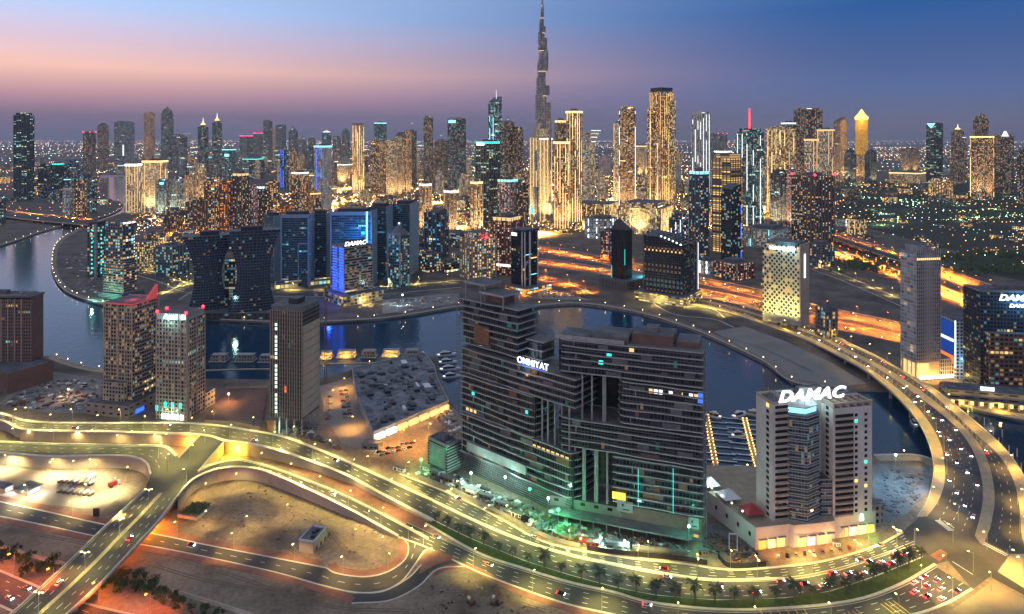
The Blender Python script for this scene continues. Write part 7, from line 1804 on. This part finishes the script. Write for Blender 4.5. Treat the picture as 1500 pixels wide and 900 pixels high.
for x, y in ((-4, 806), (8, 813), (18, 822), (24, 808), (34, 828), (44, 818), (56, 833), (66, 838), (78, 826), (40, 842), (90, 846), (4, 826), (155, 850), (168, 858), (182, 850), (196, 862), (210, 866), (222, 872), (236, 878), (250, 888), (262, 892), (280, 897), (205, 850), (226, 860), (300, 900), (320, 903), (176, 868), (150, 865)):
    o = TB.put(G(x, y), r.uniform(0, 6)); s = r.uniform(.7, 1.25); o.scale = (s, s, s)
TC = tree_proto(5, 'street tree lining the quiet road behind the promenade', 'trees by the promenade road')
for k in range(16):
    p = h5[0][int(8 + k * 3.6)]; TC.put((p.x + r.uniform(-3, 3), p.y + 5, 0), r.uniform(0, 6))
# the park wood reads as one mass
mb = MB()
for _ in range(420):
    x, y = r.uniform(1225, 1560), 262 + 66 * r.random() ** 1.2 if r.random() < .75 else r.uniform(372, 404); p = G(x, y)
    if not free(p, 6): continue
    for _j in range(16):
        c = p + Vector((r.gauss(0, 9), r.gauss(0, 9), r.uniform(2, 11))); a = Vector((r.gauss(0, 1), r.gauss(0, 1), r.gauss(0, .6))).normalized(); b = a.orthogonal().normalized(); s = r.uniform(2.2, 5)
        mb.face([c - a * s, c + b * s * .7, c + a * s, c - b * s * .7])
tag(mb.build('park_woods', M_['leaf']), 'dark woods of the far park', 'woods', None, 'stuff')

# ================================================================ vehicles
def car_proto(mat, colour, road_txt, group, lights=True, parts=True):
    root = empty('parked_car' if not lights else 'car', (0, 0, -500), 0, f'{colour} car {road_txt}', 'car', group); ks = []
    mb = MB(); side_ = [(-2.25, .35), (2.2, .35), (2.25, .75), (1.3, .95), (-2.1, 1.0), (-2.25, .8)]
    prof(mb, side_, -.9, .9); ks.append(mb.build('body', mat, root))
    mb = MB(); mb.prism([(-1.9, -.82), (1.0, -.82), (1.0, .82), (-1.9, .82)], .95, 1.5, 0, 1, [(-1.4, -.68), (.3, -.68), (.3, .68), (-1.4, .68)]); ks.append(mb.build('cabin', [M_['glass'], mat], root))
    if parts:
        for x in (-1.4, 1.4):
            for y in (-.92, .92):
                mb = MB(); mb.tube((x, y - .1, .34), (x, y + .1, .34), .34, n=10); ks.append(mb.build('wheel', M_['dark'], root))
    if lights:
        for y in (-.6, .6):
            mb = MB(); mb.box(2.2, 2.34, y - .26, y + .26, .55, .82); ks.append(mb.build('headlight', HL, root))
            mb = MB(); mb.box(-2.34, -2.22, y - .3, y + .3, .6, .9); ks.append(mb.build('taillight', TL, root))
    return Proto(root, ks)
HL = emis('headlight_glow', lin(240, 250, 255), 34); TL = emis('taillight_glow', lin(255, 30, 30), 30)
PAINT = {'white': plain('white_car_paint', (.7, .7, .7), .25, .1), 'silver': plain('silver_car_paint', (.4, .41, .42), .25, .5), 'black': plain('black_car_paint', (.02, .02, .022), .2, .2), 'red': plain('red_car_paint', (.4, .02, .02), .25, .1), 'beige': plain('beige_car_paint', (.4, .33, .24), .3, .2)}
prof_cols = list(PAINT)
def drive(pa, pb, fr, ts, fwd, txt, group, z=.06, jit=.01):
    """cars in lanes (fractions across the road) at fractions ts along it"""
    A = cr(pa, 200); B = cr(pb, 200)
    for i, t in enumerate(ts):
        f = fr[i % len(fr)]; j = max(1, min(198, int(t * 199))); p = A[j].lerp(B[j], f); q = A[j + 1].lerp(B[j + 1], f); d = q - p
        a = math.atan2(d.y, d.x) + (0 if fwd else math.pi); c = prof_cols[(i * 3 + len(txt)) % 5]
        key = (c, txt)
        if key not in CARS: CARS[key] = car_proto(PAINT[c], c, txt, group)
        CARS[key].put((p.x, p.y, p.z + z), a)
CARS = {}
rr_ = lambda n, a=.03, b=.97: [a + (b - a) * (i + .5 + r.uniform(-.35, .35)) / n for i in range(n)]
drive(h1b[0], h1b[1], [.12, .37, .62, .87], rr_(30), False, 'returning on the nearer carriageway of the widest highway', 'cars on the nearer carriageway')
drive(h1[0], h1[1], [.12, .37, .62, .87], rr_(32), True, 'driving on the widest orange highway', 'cars on the widest highway')
drive(h2[0], h2[1], [.12, .36, .62, .87], rr_(30), False, 'driving on the upper right highway', 'cars on the upper highway')
drive(h3[0], h3[1], [.2, .5, .8], rr_(30), True, 'driving on the lower right highway', 'cars on the lower highway')
drive(b1[0], b1[1], [.3, .7], rr_(8), True, 'crossing the far orange lit bridge', 'cars on the far bridge')
drive(r6[0], r6[1], [.2, .45, .7], rr_(7, .1, .6), True, 'on the corner highway below the overpass', 'cars on the corner highway')
drive(rc1[0], rc1[1], [.13, .4, .64, .88], [.15, .31, .52, .86, .93], False, 'on the far side of the wide boulevard', 'cars on the boulevard far side')
drive(rc2[0], rc2[1], [.13, .4, .64], [.5, .58, .64, .69, .73, .76, .79, .82, .85, .875, .9, .92, .94, .96], True, 'nearing the junction on the boulevard beside the median', 'cars nearing the junction')
drive(r2c[0], r2c[1], [.12, .37, .62], [.08, .2, .33, .47, .6], True, 'on the lower carriageway below the palm median', 'cars on the lower carriageway')
drive(r2c[0], r2c[1], [.12, .37, .62, .87, .12, .37], [.955, .965, .952, .972, .925, .935, .94, .905, .915, .93], True, 'waiting with red taillights at the junction stop line', 'cars waiting at the junction')
drive(bp['si'], bp['ml'], [.12, .36, .62, .86], [.30, .36, .43, .48, .54, .59, .63, .66, .69, .72, .745, .77, .79, .81, .83, .845, .86, .875, .89, .905, .92, .935, .95, .965], True, 'coming off the canal bridge with headlights on', 'cars coming off the bridge')
drive(bp['mr'], bp['re'], [.2, .5, .8], [.3, .4, .52, .58, .63, .7, .82], False, 'climbing the canal bridge with red taillights', 'cars climbing the bridge')
drive(r1[0], r1[1], [.3, .7], [.12, .3, .46, .63, .8], True, 'on the elevated boulevard', 'cars on the elevated boulevard')
drive(r3[0], r3[1], [.25, .75], [.3, .62], True, 'on the overpass', 'cars on the overpass')
drive(r2[0], r2[1], [.3], [.62], True, 'coming down the ramp', 'cars on the ramp')
drive(r5[0], r5[1], [.3], [.68], True, 'on the service road by the small white building', 'cars on the service road')
def park(spots, txt, group):
    for i, (x, y, a) in enumerate(spots):
        c = prof_cols[(i * 7 + i // 3) % 5]; key = (c, txt)
        if key not in CARS: CARS[key] = car_proto(PAINT[c], c, txt, group, lights=False)
        CARS[key].put(G(x, y) + Vector((0, 0, .08)), a)
plot('car_park_paving', [(468, 566), (516, 552), (524, 582), (545, 640), (560, 668), (500, 650), (476, 608)], 'plot', .04)
park([(480 + 3.2 * (k % 2), 578 + 4.6 * k, .1) for k in range(9)] + [(500 + .8 * k, 574 + 4.8 * k, .1) for k in range(9)] + [(507 + .8 * k, 573 + 4.8 * k, .1) for k in range(9)], 'parked on the amber lit lot by the concrete slab', 'cars parked on the amber lot')
park([(548 + 7 * k, 664 + 1.5 * (k % 3) - 3 * k + .9 * k, .6) for k in range(9)] + [(560 + 8 * k, 668 - 2.2 * k, .6) for k in range(6)], 'parked by the site huts below the concrete slab', 'cars parked by the site huts')
plot('car_park_paving', [(786, 424), (860, 424), (866, 440), (790, 438)], 'plot', .05)
park([(796 + 8 * (k % 8), 428 + 3.4 * (k // 8), .3) for k in range(24)], 'parked on the crowded lot by the canal basin', 'cars parked by the basin')
park([(1140 + 13 * k, 817 - 1.6 * k, 1.2) for k in range(9)], 'parked in the bays in front of the shop windows', 'cars parked by the shops')
LP_AMB = lamp_proto('street_lamp', 'amber lamp standing in one of the car parks', 'street lamp', 11, 2, 15000, lin(255, 182, 84), headO, size=2.8, group='car park lamps')
for x, y in ((485, 590), (506, 572), (520, 630), (560, 660), (592, 652), (628, 640), (604, 668), (825, 432), (806, 428)): LP_AMB.put(G(x, y), r.uniform(0, 6))
# ================================================================ building sites, yards and small buildings
# --- concrete slab of a new building by the marina
def slab_site():
    P = [G(*q) for q in ((516, 549), (621, 525), (636, 545), (640, 562), (657, 598), (547, 645), (522, 590))]
    c = sum(P, Vector()) / len(P); root = empty('construction_slab', c, 0, 'wide pale concrete slab of a new building beside the marina', 'building')
    L = [((p - c).x, (p - c).y) for p in P][::-1]
    if sum(L[i][0] * L[(i + 1) % len(L)][1] - L[(i + 1) % len(L)][0] * L[i][1] for i in range(len(L))) < 0: L = L[::-1]
    sm = plain('patchy_slab', (.05, .055, .065), .9, c2=(.30, .31, .33), scale=.11)
    mb = MB(); mb.prism(L, 0, 6, 1, 0); mb.build('slab', [sm, M_['conc']], root)
    mb = MB()
    for i in range(len(L)):
        a, b = Vector((*L[i], 6)), Vector((*L[(i + 1) % len(L)], 6)); strip(mb, [a, b], 1.0, 1.3)
    mb.build('edge_wall', M_['conc'], root)
    q = random.Random(2); n = 0
    while n < 90:
        x, y = q.uniform(-95, 95), q.uniform(-110, 110)
        if inpoly(x, y, [(l[0] * .9, l[1] * .9) for l in L]):
            mb = MB(); w = q.uniform(.8, 3.4); d = q.uniform(.8, 6); mb.box(-w, w, -d, d, 0, q.uniform(.5, 2.6)); o = mb.build('formwork_stack', M_['dark'] if q.random() < .6 else M_['concd'] if q.random() < .7 else M_['white'], root, (x, y, 6.01), .35); n += 1
    a, b = G(547, 645), G(657, 598); d = b - a
    for k in range(7):
        p = a + d * ((k + .5) / 7) - c; mb = MB(); mb.box(-5, 5, -2.5, .2, .3, 4.6); mb.build('lit_shop', M_['goldsoft_e'] if k > 1 else M_['whitesoft_e'], root, (p.x, p.y - 1.5, 0), math.atan2(d.y, d.x))
        lamp_light('shop_light', 'POINT', 1400, WRM, root, (p.x + 2, p.y - 8, 4), radius=.6)
slab_site()
# --- tower crane over the canal
def crane():
    root = empty('tower_crane', G(477, 562), .5, 'slim lattice tower crane rising beside the canal', 'crane'); H_ = 92
    mb = MB()
    for x in (-1, 1):
        for y in (-1, 1): mb.box(x - .15, x + .15, y - .15, y + .15, 0, H_)
    for k in range(46):
        z = 2 * k; s = 1 if k % 2 else -1
        mb.tube((-s, -1, z), (s, -1, z + 2), .09, n=4); mb.tube((-1, -s, z), (-1, s, z + 2), .09, n=4); mb.tube((1, -s, z), (1, s, z + 2), .09, n=4)
    mb.build('mast', M_['rust'], root)
    mb = MB(); mb.box(-.9, .9, -.9, .9, H_, H_ + 8); mb.build('tower_head', M_['rust'], root)
    mb = MB(); mb.box(2, 30, -.15, .15, H_ + 1, H_ + 1.3); mb.box(2, 30, -.6, -.4, H_ + 2.4, H_ + 2.6)
    for k in range(14): mb.tube((2 + 2 * k, 0, H_ + 1.1), (3 + 2 * k, -.5, H_ + 2.5), .08, n=4); mb.tube((3 + 2 * k, -.5, H_ + 2.5), (4 + 2 * k, 0, H_ + 1.1), .08, n=4)
    mb.build('jib', M_['rust'], root)
    mb = MB(); mb.box(-11, -1, -.4, .4, H_ + 1, H_ + 1.6); mb.build('counter_jib', M_['rust'], root)
    mb = MB(); mb.box(-11, -8, -.8, .8, H_ - 1.5, H_ + 1); mb.build('counterweight', M_['conc'], root)
    mb = MB(); mb.box(1, 2.6, -1, 1, H_ - .5, H_ + 1.8); mb.build('cab', M_['glass'], root)
crane()
# --- hoarding, cabins and machines in front of the half built towers
def hoarding(px, label, h=2.6, mat='conc', n=30):
    P = path(px, n); o = empty('hoarding_fence', P[n // 2], 0, label, 'fence')
    mb = MB(); A, B = off(P, -.12), off(P, .12); ribbon(mb, A, B, h, 0, thick=h); at_root(mb.build('panels', M_[mat]), o)
    for i in range(0, n, 3):
        mb = MB(); mb.box(P[i].x - .15, P[i].x + .15, P[i].y + .15, P[i].y + .4, 0, h + .3); at_root(mb.build('post', M_['steel']), o)
hoarding([(612, 700), (667, 722), (733, 754), (800, 788), (850, 803)], 'long pale site hoarding along the boulevard in front of the taller half built tower')
hoarding([(860, 806), (900, 812), (1000, 822), (1036, 828)], 'dark site hoarding along the boulevard in front of the wider half built tower', 3, 'dark')
hoarding([(1052, 818), (1070, 832), (1122, 830)], 'dark site hoarding round the excavated ramp', 3, 'dark')
hoarding([(300, 619), (345, 622), (380, 630)], 'low hoarding along the boulevard in front of the bare plot', 2.2, 'beige')
hoarding([(330, 570), (392, 568)], 'low fence between the bare plot and the canal', 2, 'beige')
hoarding([(392, 575), (384, 618)], 'red hoarding beside the concrete frame tower', 3.2, 'red')
def cabin(x, y, w, d, h, rz, label, mat='white', lit=None, name='site_cabin'):
    root = empty(name, G(x, y), rz, label, 'cabin')
    mb = MB(); mb.box(-w / 2, w / 2, -d / 2, d / 2, .2, h); mb.build('wall', M_[mat], root)
    mb = MB(); mb.box(-w / 2 - .2, w / 2 + .2, -d / 2 - .2, d / 2 + .2, h, h + .25); mb.build('roof', M_['concd'], root)
    mb = MB(); mb.box(-w * .4, -w * .2, -d / 2 - .06, -d / 2 + .02, .3, 2.3); mb.build('door', M_['dark'], root)
    for k in (0, .25):
        mb = MB(); mb.box(w * k, w * k + w * .16, -d / 2 - .06, -d / 2 + .02, 1.1, 2.1); mb.build('window', M_[lit] if lit else M_['glass'], root)
CAB = [(623, 688, 8, 3, 'white', 'white site cabin nearest the green lamps by the parking block'), (636, 694, 8, 3, 'white', 'white site cabin behind the pale hoarding, beside the green netting'), (655, 705, 12, 3, 'rust', 'rusty site container behind the pale hoarding'), (688, 720, 12, 4, 'white', 'white lit site office below the scaffold lifts'), (712, 731, 10, 3, 'concd', 'grey site container below the scaffold lifts'), (735, 742, 10, 3, 'steel', 'steel site container midway along the hoarding'), (758, 757, 8, 3, 'white', 'white site cabin near the blue skip'), (830, 792, 10, 3, 'rust', 'rusty site container by the green flood lamp'), (868, 800, 8, 3, 'red', 'red site container at the foot of the canopy'), (905, 803, 14, 4, 'concd', 'long grey container under the site canopy'), (1030, 812, 6, 3, 'beige', 'beige gatehouse cabin at the end of the dark hoarding'), (545, 655, 14, 9, 'steel', 'large grey site shed at the corner of the amber car park'), (585, 690, 10, 3, 'white', 'white cabin at the start of the pale hoarding'), (460, 628, 8, 3, 'conc', 'grey cabin at the foot of the concrete frame tower'), (100, 596, 10, 4, 'beige', 'beige yard cabin on the plot beside the pink finned tower'), (118, 598, 6, 5, 'white', 'white yard hut on the plot beside the pink finned tower'), (366, 622, 6, 4, 'beige', 'small beige gatehouse by the red hoarding'), (1225, 800, 4, 3, 'white', 'white kiosk on the pavement before the shops')]
for x, y, w, d, m, lab in CAB: cabin(x, y, w, d, 2.9 if w < 14 else 4.2, -.55 if x < 860 and x > 560 else -.15, lab, m, 'whitesoft_e' if 'lit' in lab else None)
def tank(x, y, L, label):
    root = empty('storage_tank', G(x, y), -.12, label, 'tank'); mb = MB(); mb.tube((-L / 2, 0, 2.2), (L / 2, 0, 2.2), 1.9, n=14); mb.build('vessel', M_['concd'], root)
    for s in (-.35, .35):
        mb = MB(); mb.box(L * s - .4, L * s + .4, -1.6, 1.6, 0, 1); mb.build('saddle', M_['conc'], root)
tank(962, 811, 17, 'longest grey cylindrical tank behind the dark hoarding'); tank(993, 814, 11, 'shorter grey cylindrical tank right of the longest one'); tank(936, 809, 8, 'smallest pale tank left of the longest one')
def truck(x, y, rz, label, mat):
    root = empty('lorry', G(x, y), rz, label, 'lorry')
    mb = MB(); mb.box(-4, 1.8, -1.2, 1.2, 1, 1.5); mb.build('chassis', M_['dark'], root)
    mb = MB(); mb.box(-4, 1.4, -1.25, 1.25, 1.5, 3.6); mb.build('cargo_body', M_[mat], root)
    mb = MB(); prof(mb, [(1.7, .7), (3.9, .7), (3.9, 1.8), (3.5, 3.0), (1.7, 3.0)], -1.2, 1.2); mb.build('cab', M_['white'], root)
    mb = MB(); prof(mb, [(3.55, 1.9), (3.96, 1.9), (3.62, 2.8), (3.4, 2.8)], -1.05, 1.05); mb.build('windscreen', M_['glass'], root)
    for xx in (-3.2, -2.1, 2.8):
        for yy in (-1.15, 1.15): mb = MB(); mb.tube((xx, yy - .2, .5), (xx, yy + .2, .5), .5, n=10); mb.build('wheel', M_['dark'], root)
for a in ((772, 766, -.6, 'lorry with a blue cargo body parked on the green lit site', 'glass'), (858, 797, -.3, 'orange red lorry parked before the site canopy', 'red'), (134, 702, 1.4, 'white lorry standing in the bright sandy yard', 'white'), (168, 712, .9, 'red and white lorry at the edge of the bright sandy yard', 'red'), (640, 697, -.5, 'grey lorry by the green lamps', 'steel')): truck(*a)
def digger(x, y, rz, label):
    root = empty('excavator', G(x, y), rz, label, 'excavator')
    for s in (-1, 1):
        mb = MB(); prof(mb, [(-2, .1), (2, .1), (2.3, .5), (2, .9), (-2, .9), (-2.3, .5)], s * 1.3 - .35, s * 1.3 + .35); mb.build('track', M_['dark'], root)
    mb = MB(); mb.box(-2.2, 1.2, -1.4, 1.4, 1, 2.3); mb.build('body', M_['rust'], root)
    mb = MB(); mb.box(.1, 1.6, .2, 1.3, 2.3, 3.4); mb.build('cab', M_['white'], root)
    mb = MB(); mb.tube((1.2, -.4, 2), (4.2, -.4, 4.6), .3); mb.tube((4.2, -.4, 4.6), (6.2, -.4, 2), .22); mb.box(5.8, 6.8, -.9, .1, 1.2, 2.1); mb.build('boom', M_['rust'], root)
for a in ((690, 884, 2.2, 'rust coloured excavator on the sand, first of two below the slip road'), (724, 884, 1.2, 'rust coloured excavator on the sand, right of the other one'), (815, 785, 2.0, 'excavator under the green flood lamp')): digger(*a)
def flood(x, y, h, col, en, label, hm):
    root = empty('site_floodlight', G(x, y), 0, label, 'lamp'); mb = MB(); mb.tube((0, 0, 0), (0, 0, h), .15); mb.build('pole', M_['steel'], root)
    mb = MB(); mb.ball((0, 0, h + .4), .8, 0, 8); mb.build('lamp_head', M_[hm], root); lamp_light('flood_light', 'POINT', en, col, root, (0, -1.5, h + .2), radius=.6)
GRN = lin(40, 255, 130); CYW = lin(190, 255, 235)
for a in ((617, 692, 9, GRN, 2500, 'green flood lamp by the parking block', 'green_e'), (776, 748, 14, GRN, 2500, 'green flood lamp midway along the taller half built tower', 'green_e'), (818, 775, 12, GRN, 14000, 'green flood lamp at the corner between the half built towers', 'green_e'), (803, 762, 14, CYW, 6000, 'white flood lamp beside the corner green one', 'white_e'), (740, 727, 13, CYW, 9000, 'white flood lamp over the scaffold lifts', 'white_e'), (690, 712, 9, CYW, 14000, 'white flood lamp over the lit site office', 'white_e'), (1009, 806, 14, lin(90, 255, 210), 5000, 'turquoise flood lamp at the foot of the wider half built tower', 'white_e'), (880, 801, 5, CYW, 9000, 'white flood lamp under the site canopy', 'white_e'), (915, 806, 5, CYW, 9000, 'white flood lamp at the end of the site canopy', 'white_e'),
          (1312, 712, 22, lin(150, 210, 255), 30000, 'pale blue flood lamp over the grey waterfront plot', 'white_e'), (590, 446, 14, lin(190, 210, 220), 16000, 'white flood lamp over the grey canal plot', 'white_e'), (100, 583, 8, lin(255, 200, 130), 7000, 'warm flood lamp over the dark yard by the brown tower', 'gold_e'), (335, 590, 8, lin(255, 190, 110), 9000, 'warm flood lamp over the bare brown plot', 'gold_e')): flood(*a)
# clutter too small and mixed to count
def clutter(name, poly, n, seed, mats, hm=1.6, sz=1):
    q = random.Random(seed); mb = MB(); xs = [p[0] for p in poly]; ys = [p[1] for p in poly]; k = 0
    while k < n:
        x, y = q.uniform(min(xs), max(xs)), q.uniform(min(ys), max(ys))
        if not inpoly(x, y, poly): continue
        p = G(x, y); w, d, h = q.uniform(.3, 2.6) * sz, q.uniform(.3, 1.8) * sz, q.uniform(.2, hm); a = q.uniform(0, 3); c, s = math.cos(a), math.sin(a)
        mb.prism([(p.x + c * u - s * v, p.y + s * u + c * v) for u, v in ((-w, -d), (w, -d), (w, d), (-w, d))], 0, h, q.randrange(len(mats))); k += 1
    tag(mb.build(name, [M_[m] for m in mats]), 'loose building materials strewn over the site', 'rubble', None, 'stuff')
CM = ['conc', 'concd', 'rust', 'steel', 'white', 'brown', 'dark']
clutter('site_rubble', [(610, 694), (667, 716), (733, 750), (800, 782), (860, 802), (1010, 818), (1010, 800), (850, 770), (760, 738), (680, 700), (625, 678)], 620, 1, CM)
clutter('yard_rubble', [(60, 560), (140, 556), (148, 598), (40, 600), (0, 592)], 240, 2, CM)
clutter('pit_rubble', [(1040, 780), (1100, 800), (1118, 826), (1066, 826), (1030, 800)], 160, 3, ['concd', 'dark', 'brown', 'rust'])
clutter('yard_rubble', [(398, 632), (470, 648), (500, 660), (470, 640), (440, 622)], 130, 4, CM)
clutter('desert_rubble', [(270, 745), (420, 700), (560, 775), (560, 830), (430, 800), (300, 790)], 110, 5, ['sand', 'concd', 'brown', 'dark'], .5, .4)
clutter('desert_rubble', [(620, 860), (700, 850), (830, 900), (620, 900)], 60, 6, ['sand', 'brown', 'dark'], .5, .4)
clutter('marina_clutter', [(640, 560), (664, 606), (672, 628), (655, 640), (640, 610)], 90, 7, CM)
plot('excavated_ground', [(1022, 760), (1060, 770), (1104, 806), (1122, 828), (1064, 830), (1030, 806)], M_['concd'], .05)
def portal():
    root = empty('portal_frame', G(1074, 808), -.05, 'white rectangular portal frame standing in the excavated ramp', 'frame')
    for x in (-2.6, 2.2):
        mb = MB(); mb.box(x, x + .5, -.3, .3, 0, 11); mb.build('upright', M_['white'], root)
    mb = MB(); mb.box(-2.1, 2.2, -.3, .3, 10.4, 11); mb.box(-2.1, 2.2, -.3, .3, .6, 1.2); mb.build('crossbar', M_['white'], root)
portal()
# --- small buildings on the sand
T = Tower('utility_building', 'small white box building with a dark flat roof, alone on the sand', 438, 459, 478, 812, 795, 30, 'building', Lmax=30)
T.box('wall', 0, T.L2, 0, T.L1, 0, T.h, [M_['beige'], M_['concd']])
mb = MB(); parapet(mb, -.1, T.L2 + .1, -.1, T.L1 + .1, T.h - .02, 1.0); mb.build('parapet', M_['white'], T.root)
T.rep('roof_unit', MB().box(-1, 1, -1.2, 1.2, 0, 1.2), M_['dark'], [(T.L2 * .3, T.L1 * .3, T.h), (T.L2 * .6, T.L1 * .5, T.h), (T.L2 * .75, T.L1 * .4, T.h)])
T.rep('louvre_door', MB().box(0, 1.8, -.12, -.02, 0, 2.6), M_['dark'], [(3 + 5 * k, 0, 0) for k in range(4)])
T = Tower('planter', 'low walled planter of dark shrubs beside the ramp wall', 260, 288, 312, 763, 757, 40, 'planter', Lmax=40)
T.box('planter_wall', 0, T.L2, 0, T.L1, 0, 2.2, [M_['conc'], M_['concd']])
mb = MB(); q = random.Random(3)
for _ in range(900):
    c = Vector((q.uniform(.6, T.L2 - .6), q.uniform(.6, T.L1 - .6), q.uniform(2.2, 4))); a = Vector((q.gauss(0, 1), q.gauss(0, 1), q.gauss(0, 1))).normalized(); b = a.orthogonal().normalized(); mb.face([c - a * .5, c + b * .35, c + a * .5, c - b * .35])
mb.build('foliage', M_['leaf'], T.root)
# bright sandy yard bottom left
plot('sandy_yard_ground', [(-60, 676), (60, 690), (140, 694), (196, 712), (150, 748), (60, 738), (-60, 724)], 'sand', .04)
for x0, xc, x1, yb, lab in ((-16, 6, 21, 724, 'grey flat roofed kiosk with a lit white front, at the frame edge'), (20, 40, 64, 728, 'grey flat roofed kiosk with a lit front and a curved yard behind')):
    T = Tower('kiosk', lab, x0, xc, x1, yb, yb - 7, 55, 'kiosk', Lmax=26)
    T.box('wall', .6, T.L2 - .6, .6, T.L1 - .6, 0, T.h, [M_['beige'], M_['roof']]); T.box('roof', 0, T.L2, 0, T.L1, T.h, T.h + .5, [M_['concd'], M_['roof']])
    T.box('lit_front', 2, T.L2 - 3, .42, .58, .6, 2.6, M_['whitesoft_e']); lamp_light('kiosk_light', 'POINT', 2500, lin(220, 240, 255), T.root, (T.L2 * .5, -5, 3), radius=.4)
LP_YRD = lamp_proto('street_lamp', 'lamp standing in the bright sandy yard', 'street lamp', 11, 2, 24000, lin(255, 246, 190), headY, group='yard lamps')
for k in range(14):
    x, y = 88 + (k % 7) * 7.5, 706 + (k // 7) * 15 + (k % 7) * .8
    root = empty('market_stall', G(x, y), -.2, 'open market stall with a pale canopy on the bright sandy yard', 'stall', 'market stalls on the sandy yard')
    mb = MB(); mb.prism([(-1.5, -2.4), (1.5, -2.4), (1.5, 2.4), (-1.5, 2.4)], 2.3, 3.1, 0, 0, [(-.2, -2), (.2, -2), (.2, 2), (-.2, 2)]); mb.build('canopy', M_['beige'] if k % 3 else M_['white'], root)
    for a in (-1.4, 1.4):
        for b in (-2.2, 2.2): mb = MB(); mb.tube((a, b, 0), (a, b, 2.3), .07, n=5); mb.build('post', M_['steel'], root)
    mb = MB(); mb.box(-1.2, 1.2, -1.8, 1.8, .1, .9); mb.build('counter', M_['brown'], root)
for x, y in ((10, 690), (70, 702), (105, 700), (140, 705), (120, 735), (170, 722), (40, 735)): LP_YRD.put(G(x, y), r.uniform(0, 6))
mb = MB(); mb.box(-2, 2, -.3, .3, 0, 5.5); o = tag(mb.build('notice_board', M_['dark'], None, G(141, 757)), 'dark tall notice board at the corner of the bright yard', 'sign')
def low_wall(px, label, h=2.0):
    P = path(px, 30); o = empty('boundary_wall', P[15], 0, label, 'wall'); mb = MB(); ribbon(mb, off(P, -.2), off(P, .2), h, 0, thick=h); at_root(mb.build('wall_face', M_['kerb']), o)
    mb = MB(); strip(mb, P, .7, .2, 0, h); at_root(mb.build('coping', M_['beige']), o)
low_wall([(-30, 797), (12, 806), (50, 818), (95, 829)], 'long low white wall above the thorn trees, left of the overpass')
low_wall([(215, 858), (270, 874), (345, 897), (400, 915)], 'long low white wall above the thorn trees, right of the overpass')
# lamps glowing inside the underpasses
for p, c, e, lab in (((345, 668), lin(255, 205, 50), 26000, 'yellow underpass lamp under the boulevard'), ((275, 656), lin(255, 150, 40), 16000, 'orange underpass lamp under the boulevard'), ((222, 778), lin(255, 130, 25), 30000, 'orange underpass lamp under the overpass'), ((165, 820), lin(255, 120, 20), 14000, 'orange lamp beside the overpass pier'), ((146, 858), lin(255, 160, 40), 9000, 'amber lamp at the foot of the overpass by the highway'), ((64, 322), lin(255, 170, 40), 120000, 'yellow lamp under the far orange bridge')):
    root = empty('underpass_lamp', G(*p), 0, lab, 'lamp'); mb = MB(); mb.box(-.5, .5, -.2, .2, 4.6, 4.85); mb.build('lamp_head', M_['amber_e'], root); mb = MB(); mb.tube((0, 0, 0), (0, 0, 4.6), .08); mb.build('post', M_['steel'], root)
    lamp_light('underpass_light', 'POINT', e, c, root, (0, 0, 4.2), radius=.4)

# wheel tracks worn into the sand
M_['track'] = plain('wheel_track', (.12, .08, .05), .95, c2=(.2, .14, .09), scale=.3)
for px in ([(250, 770), (330, 765), (400, 790), (440, 815)], [(300, 745), (380, 735), (470, 770), (500, 800), (520, 812)], [(480, 812), (520, 790), (560, 800), (575, 820)], [(250, 815), (360, 850), (480, 888), (600, 895)], [(620, 870), (700, 868), (800, 895)], [(10, 775), (90, 790), (140, 800)], [(230, 830), (300, 850), (400, 868)], [(1060, 494), (1120, 512), (1190, 545)]):
    P = path(px, 50)
    for d in (-.9, .9):
        mb = MB(); Q = off(P, d); ribbon(mb, off(Q, -.3), off(Q, .3), .03, 0); tag(mb.build('wheel_track_ground', M_['track']), kind='structure')

clutter('site_rubble', [(1290, 690), (1358, 690), (1350, 725), (1310, 760), (1288, 740)], 120, 8, ['concd', 'brown', 'sand', 'dark'], .9, .7)
clutter('site_rubble', [(90, 380), (125, 360), (150, 420), (190, 440), (120, 430)], 200, 9, CM, 1.6, 1.3)
clutter('site_rubble', [(565, 442), (668, 433), (668, 443), (600, 453)], 90, 12, CM)
# ================================================================ the evening air
hm = bpy.data.materials.new('evening_haze'); hm.use_nodes = True
t = hm.node_tree; t.nodes.clear(); o = N(t, 'ShaderNodeOutputMaterial'); v = N(t, 'ShaderNodeVolumePrincipled')
v.inputs['Color'].default_value = (.78, .80, .92, 1); v.inputs['Density'].default_value = 3.2e-5; v.inputs['Anisotropy'].default_value = .3
t.links.new(v.outputs[0], o.inputs['Volume'])
mb = MB(); mb.box(-46000, 46000, -300, 60500, -5, 760)
hz = tag(mb.build('haze', hm), 'thin dusk haze over the whole city', 'haze', None, 'stuff')
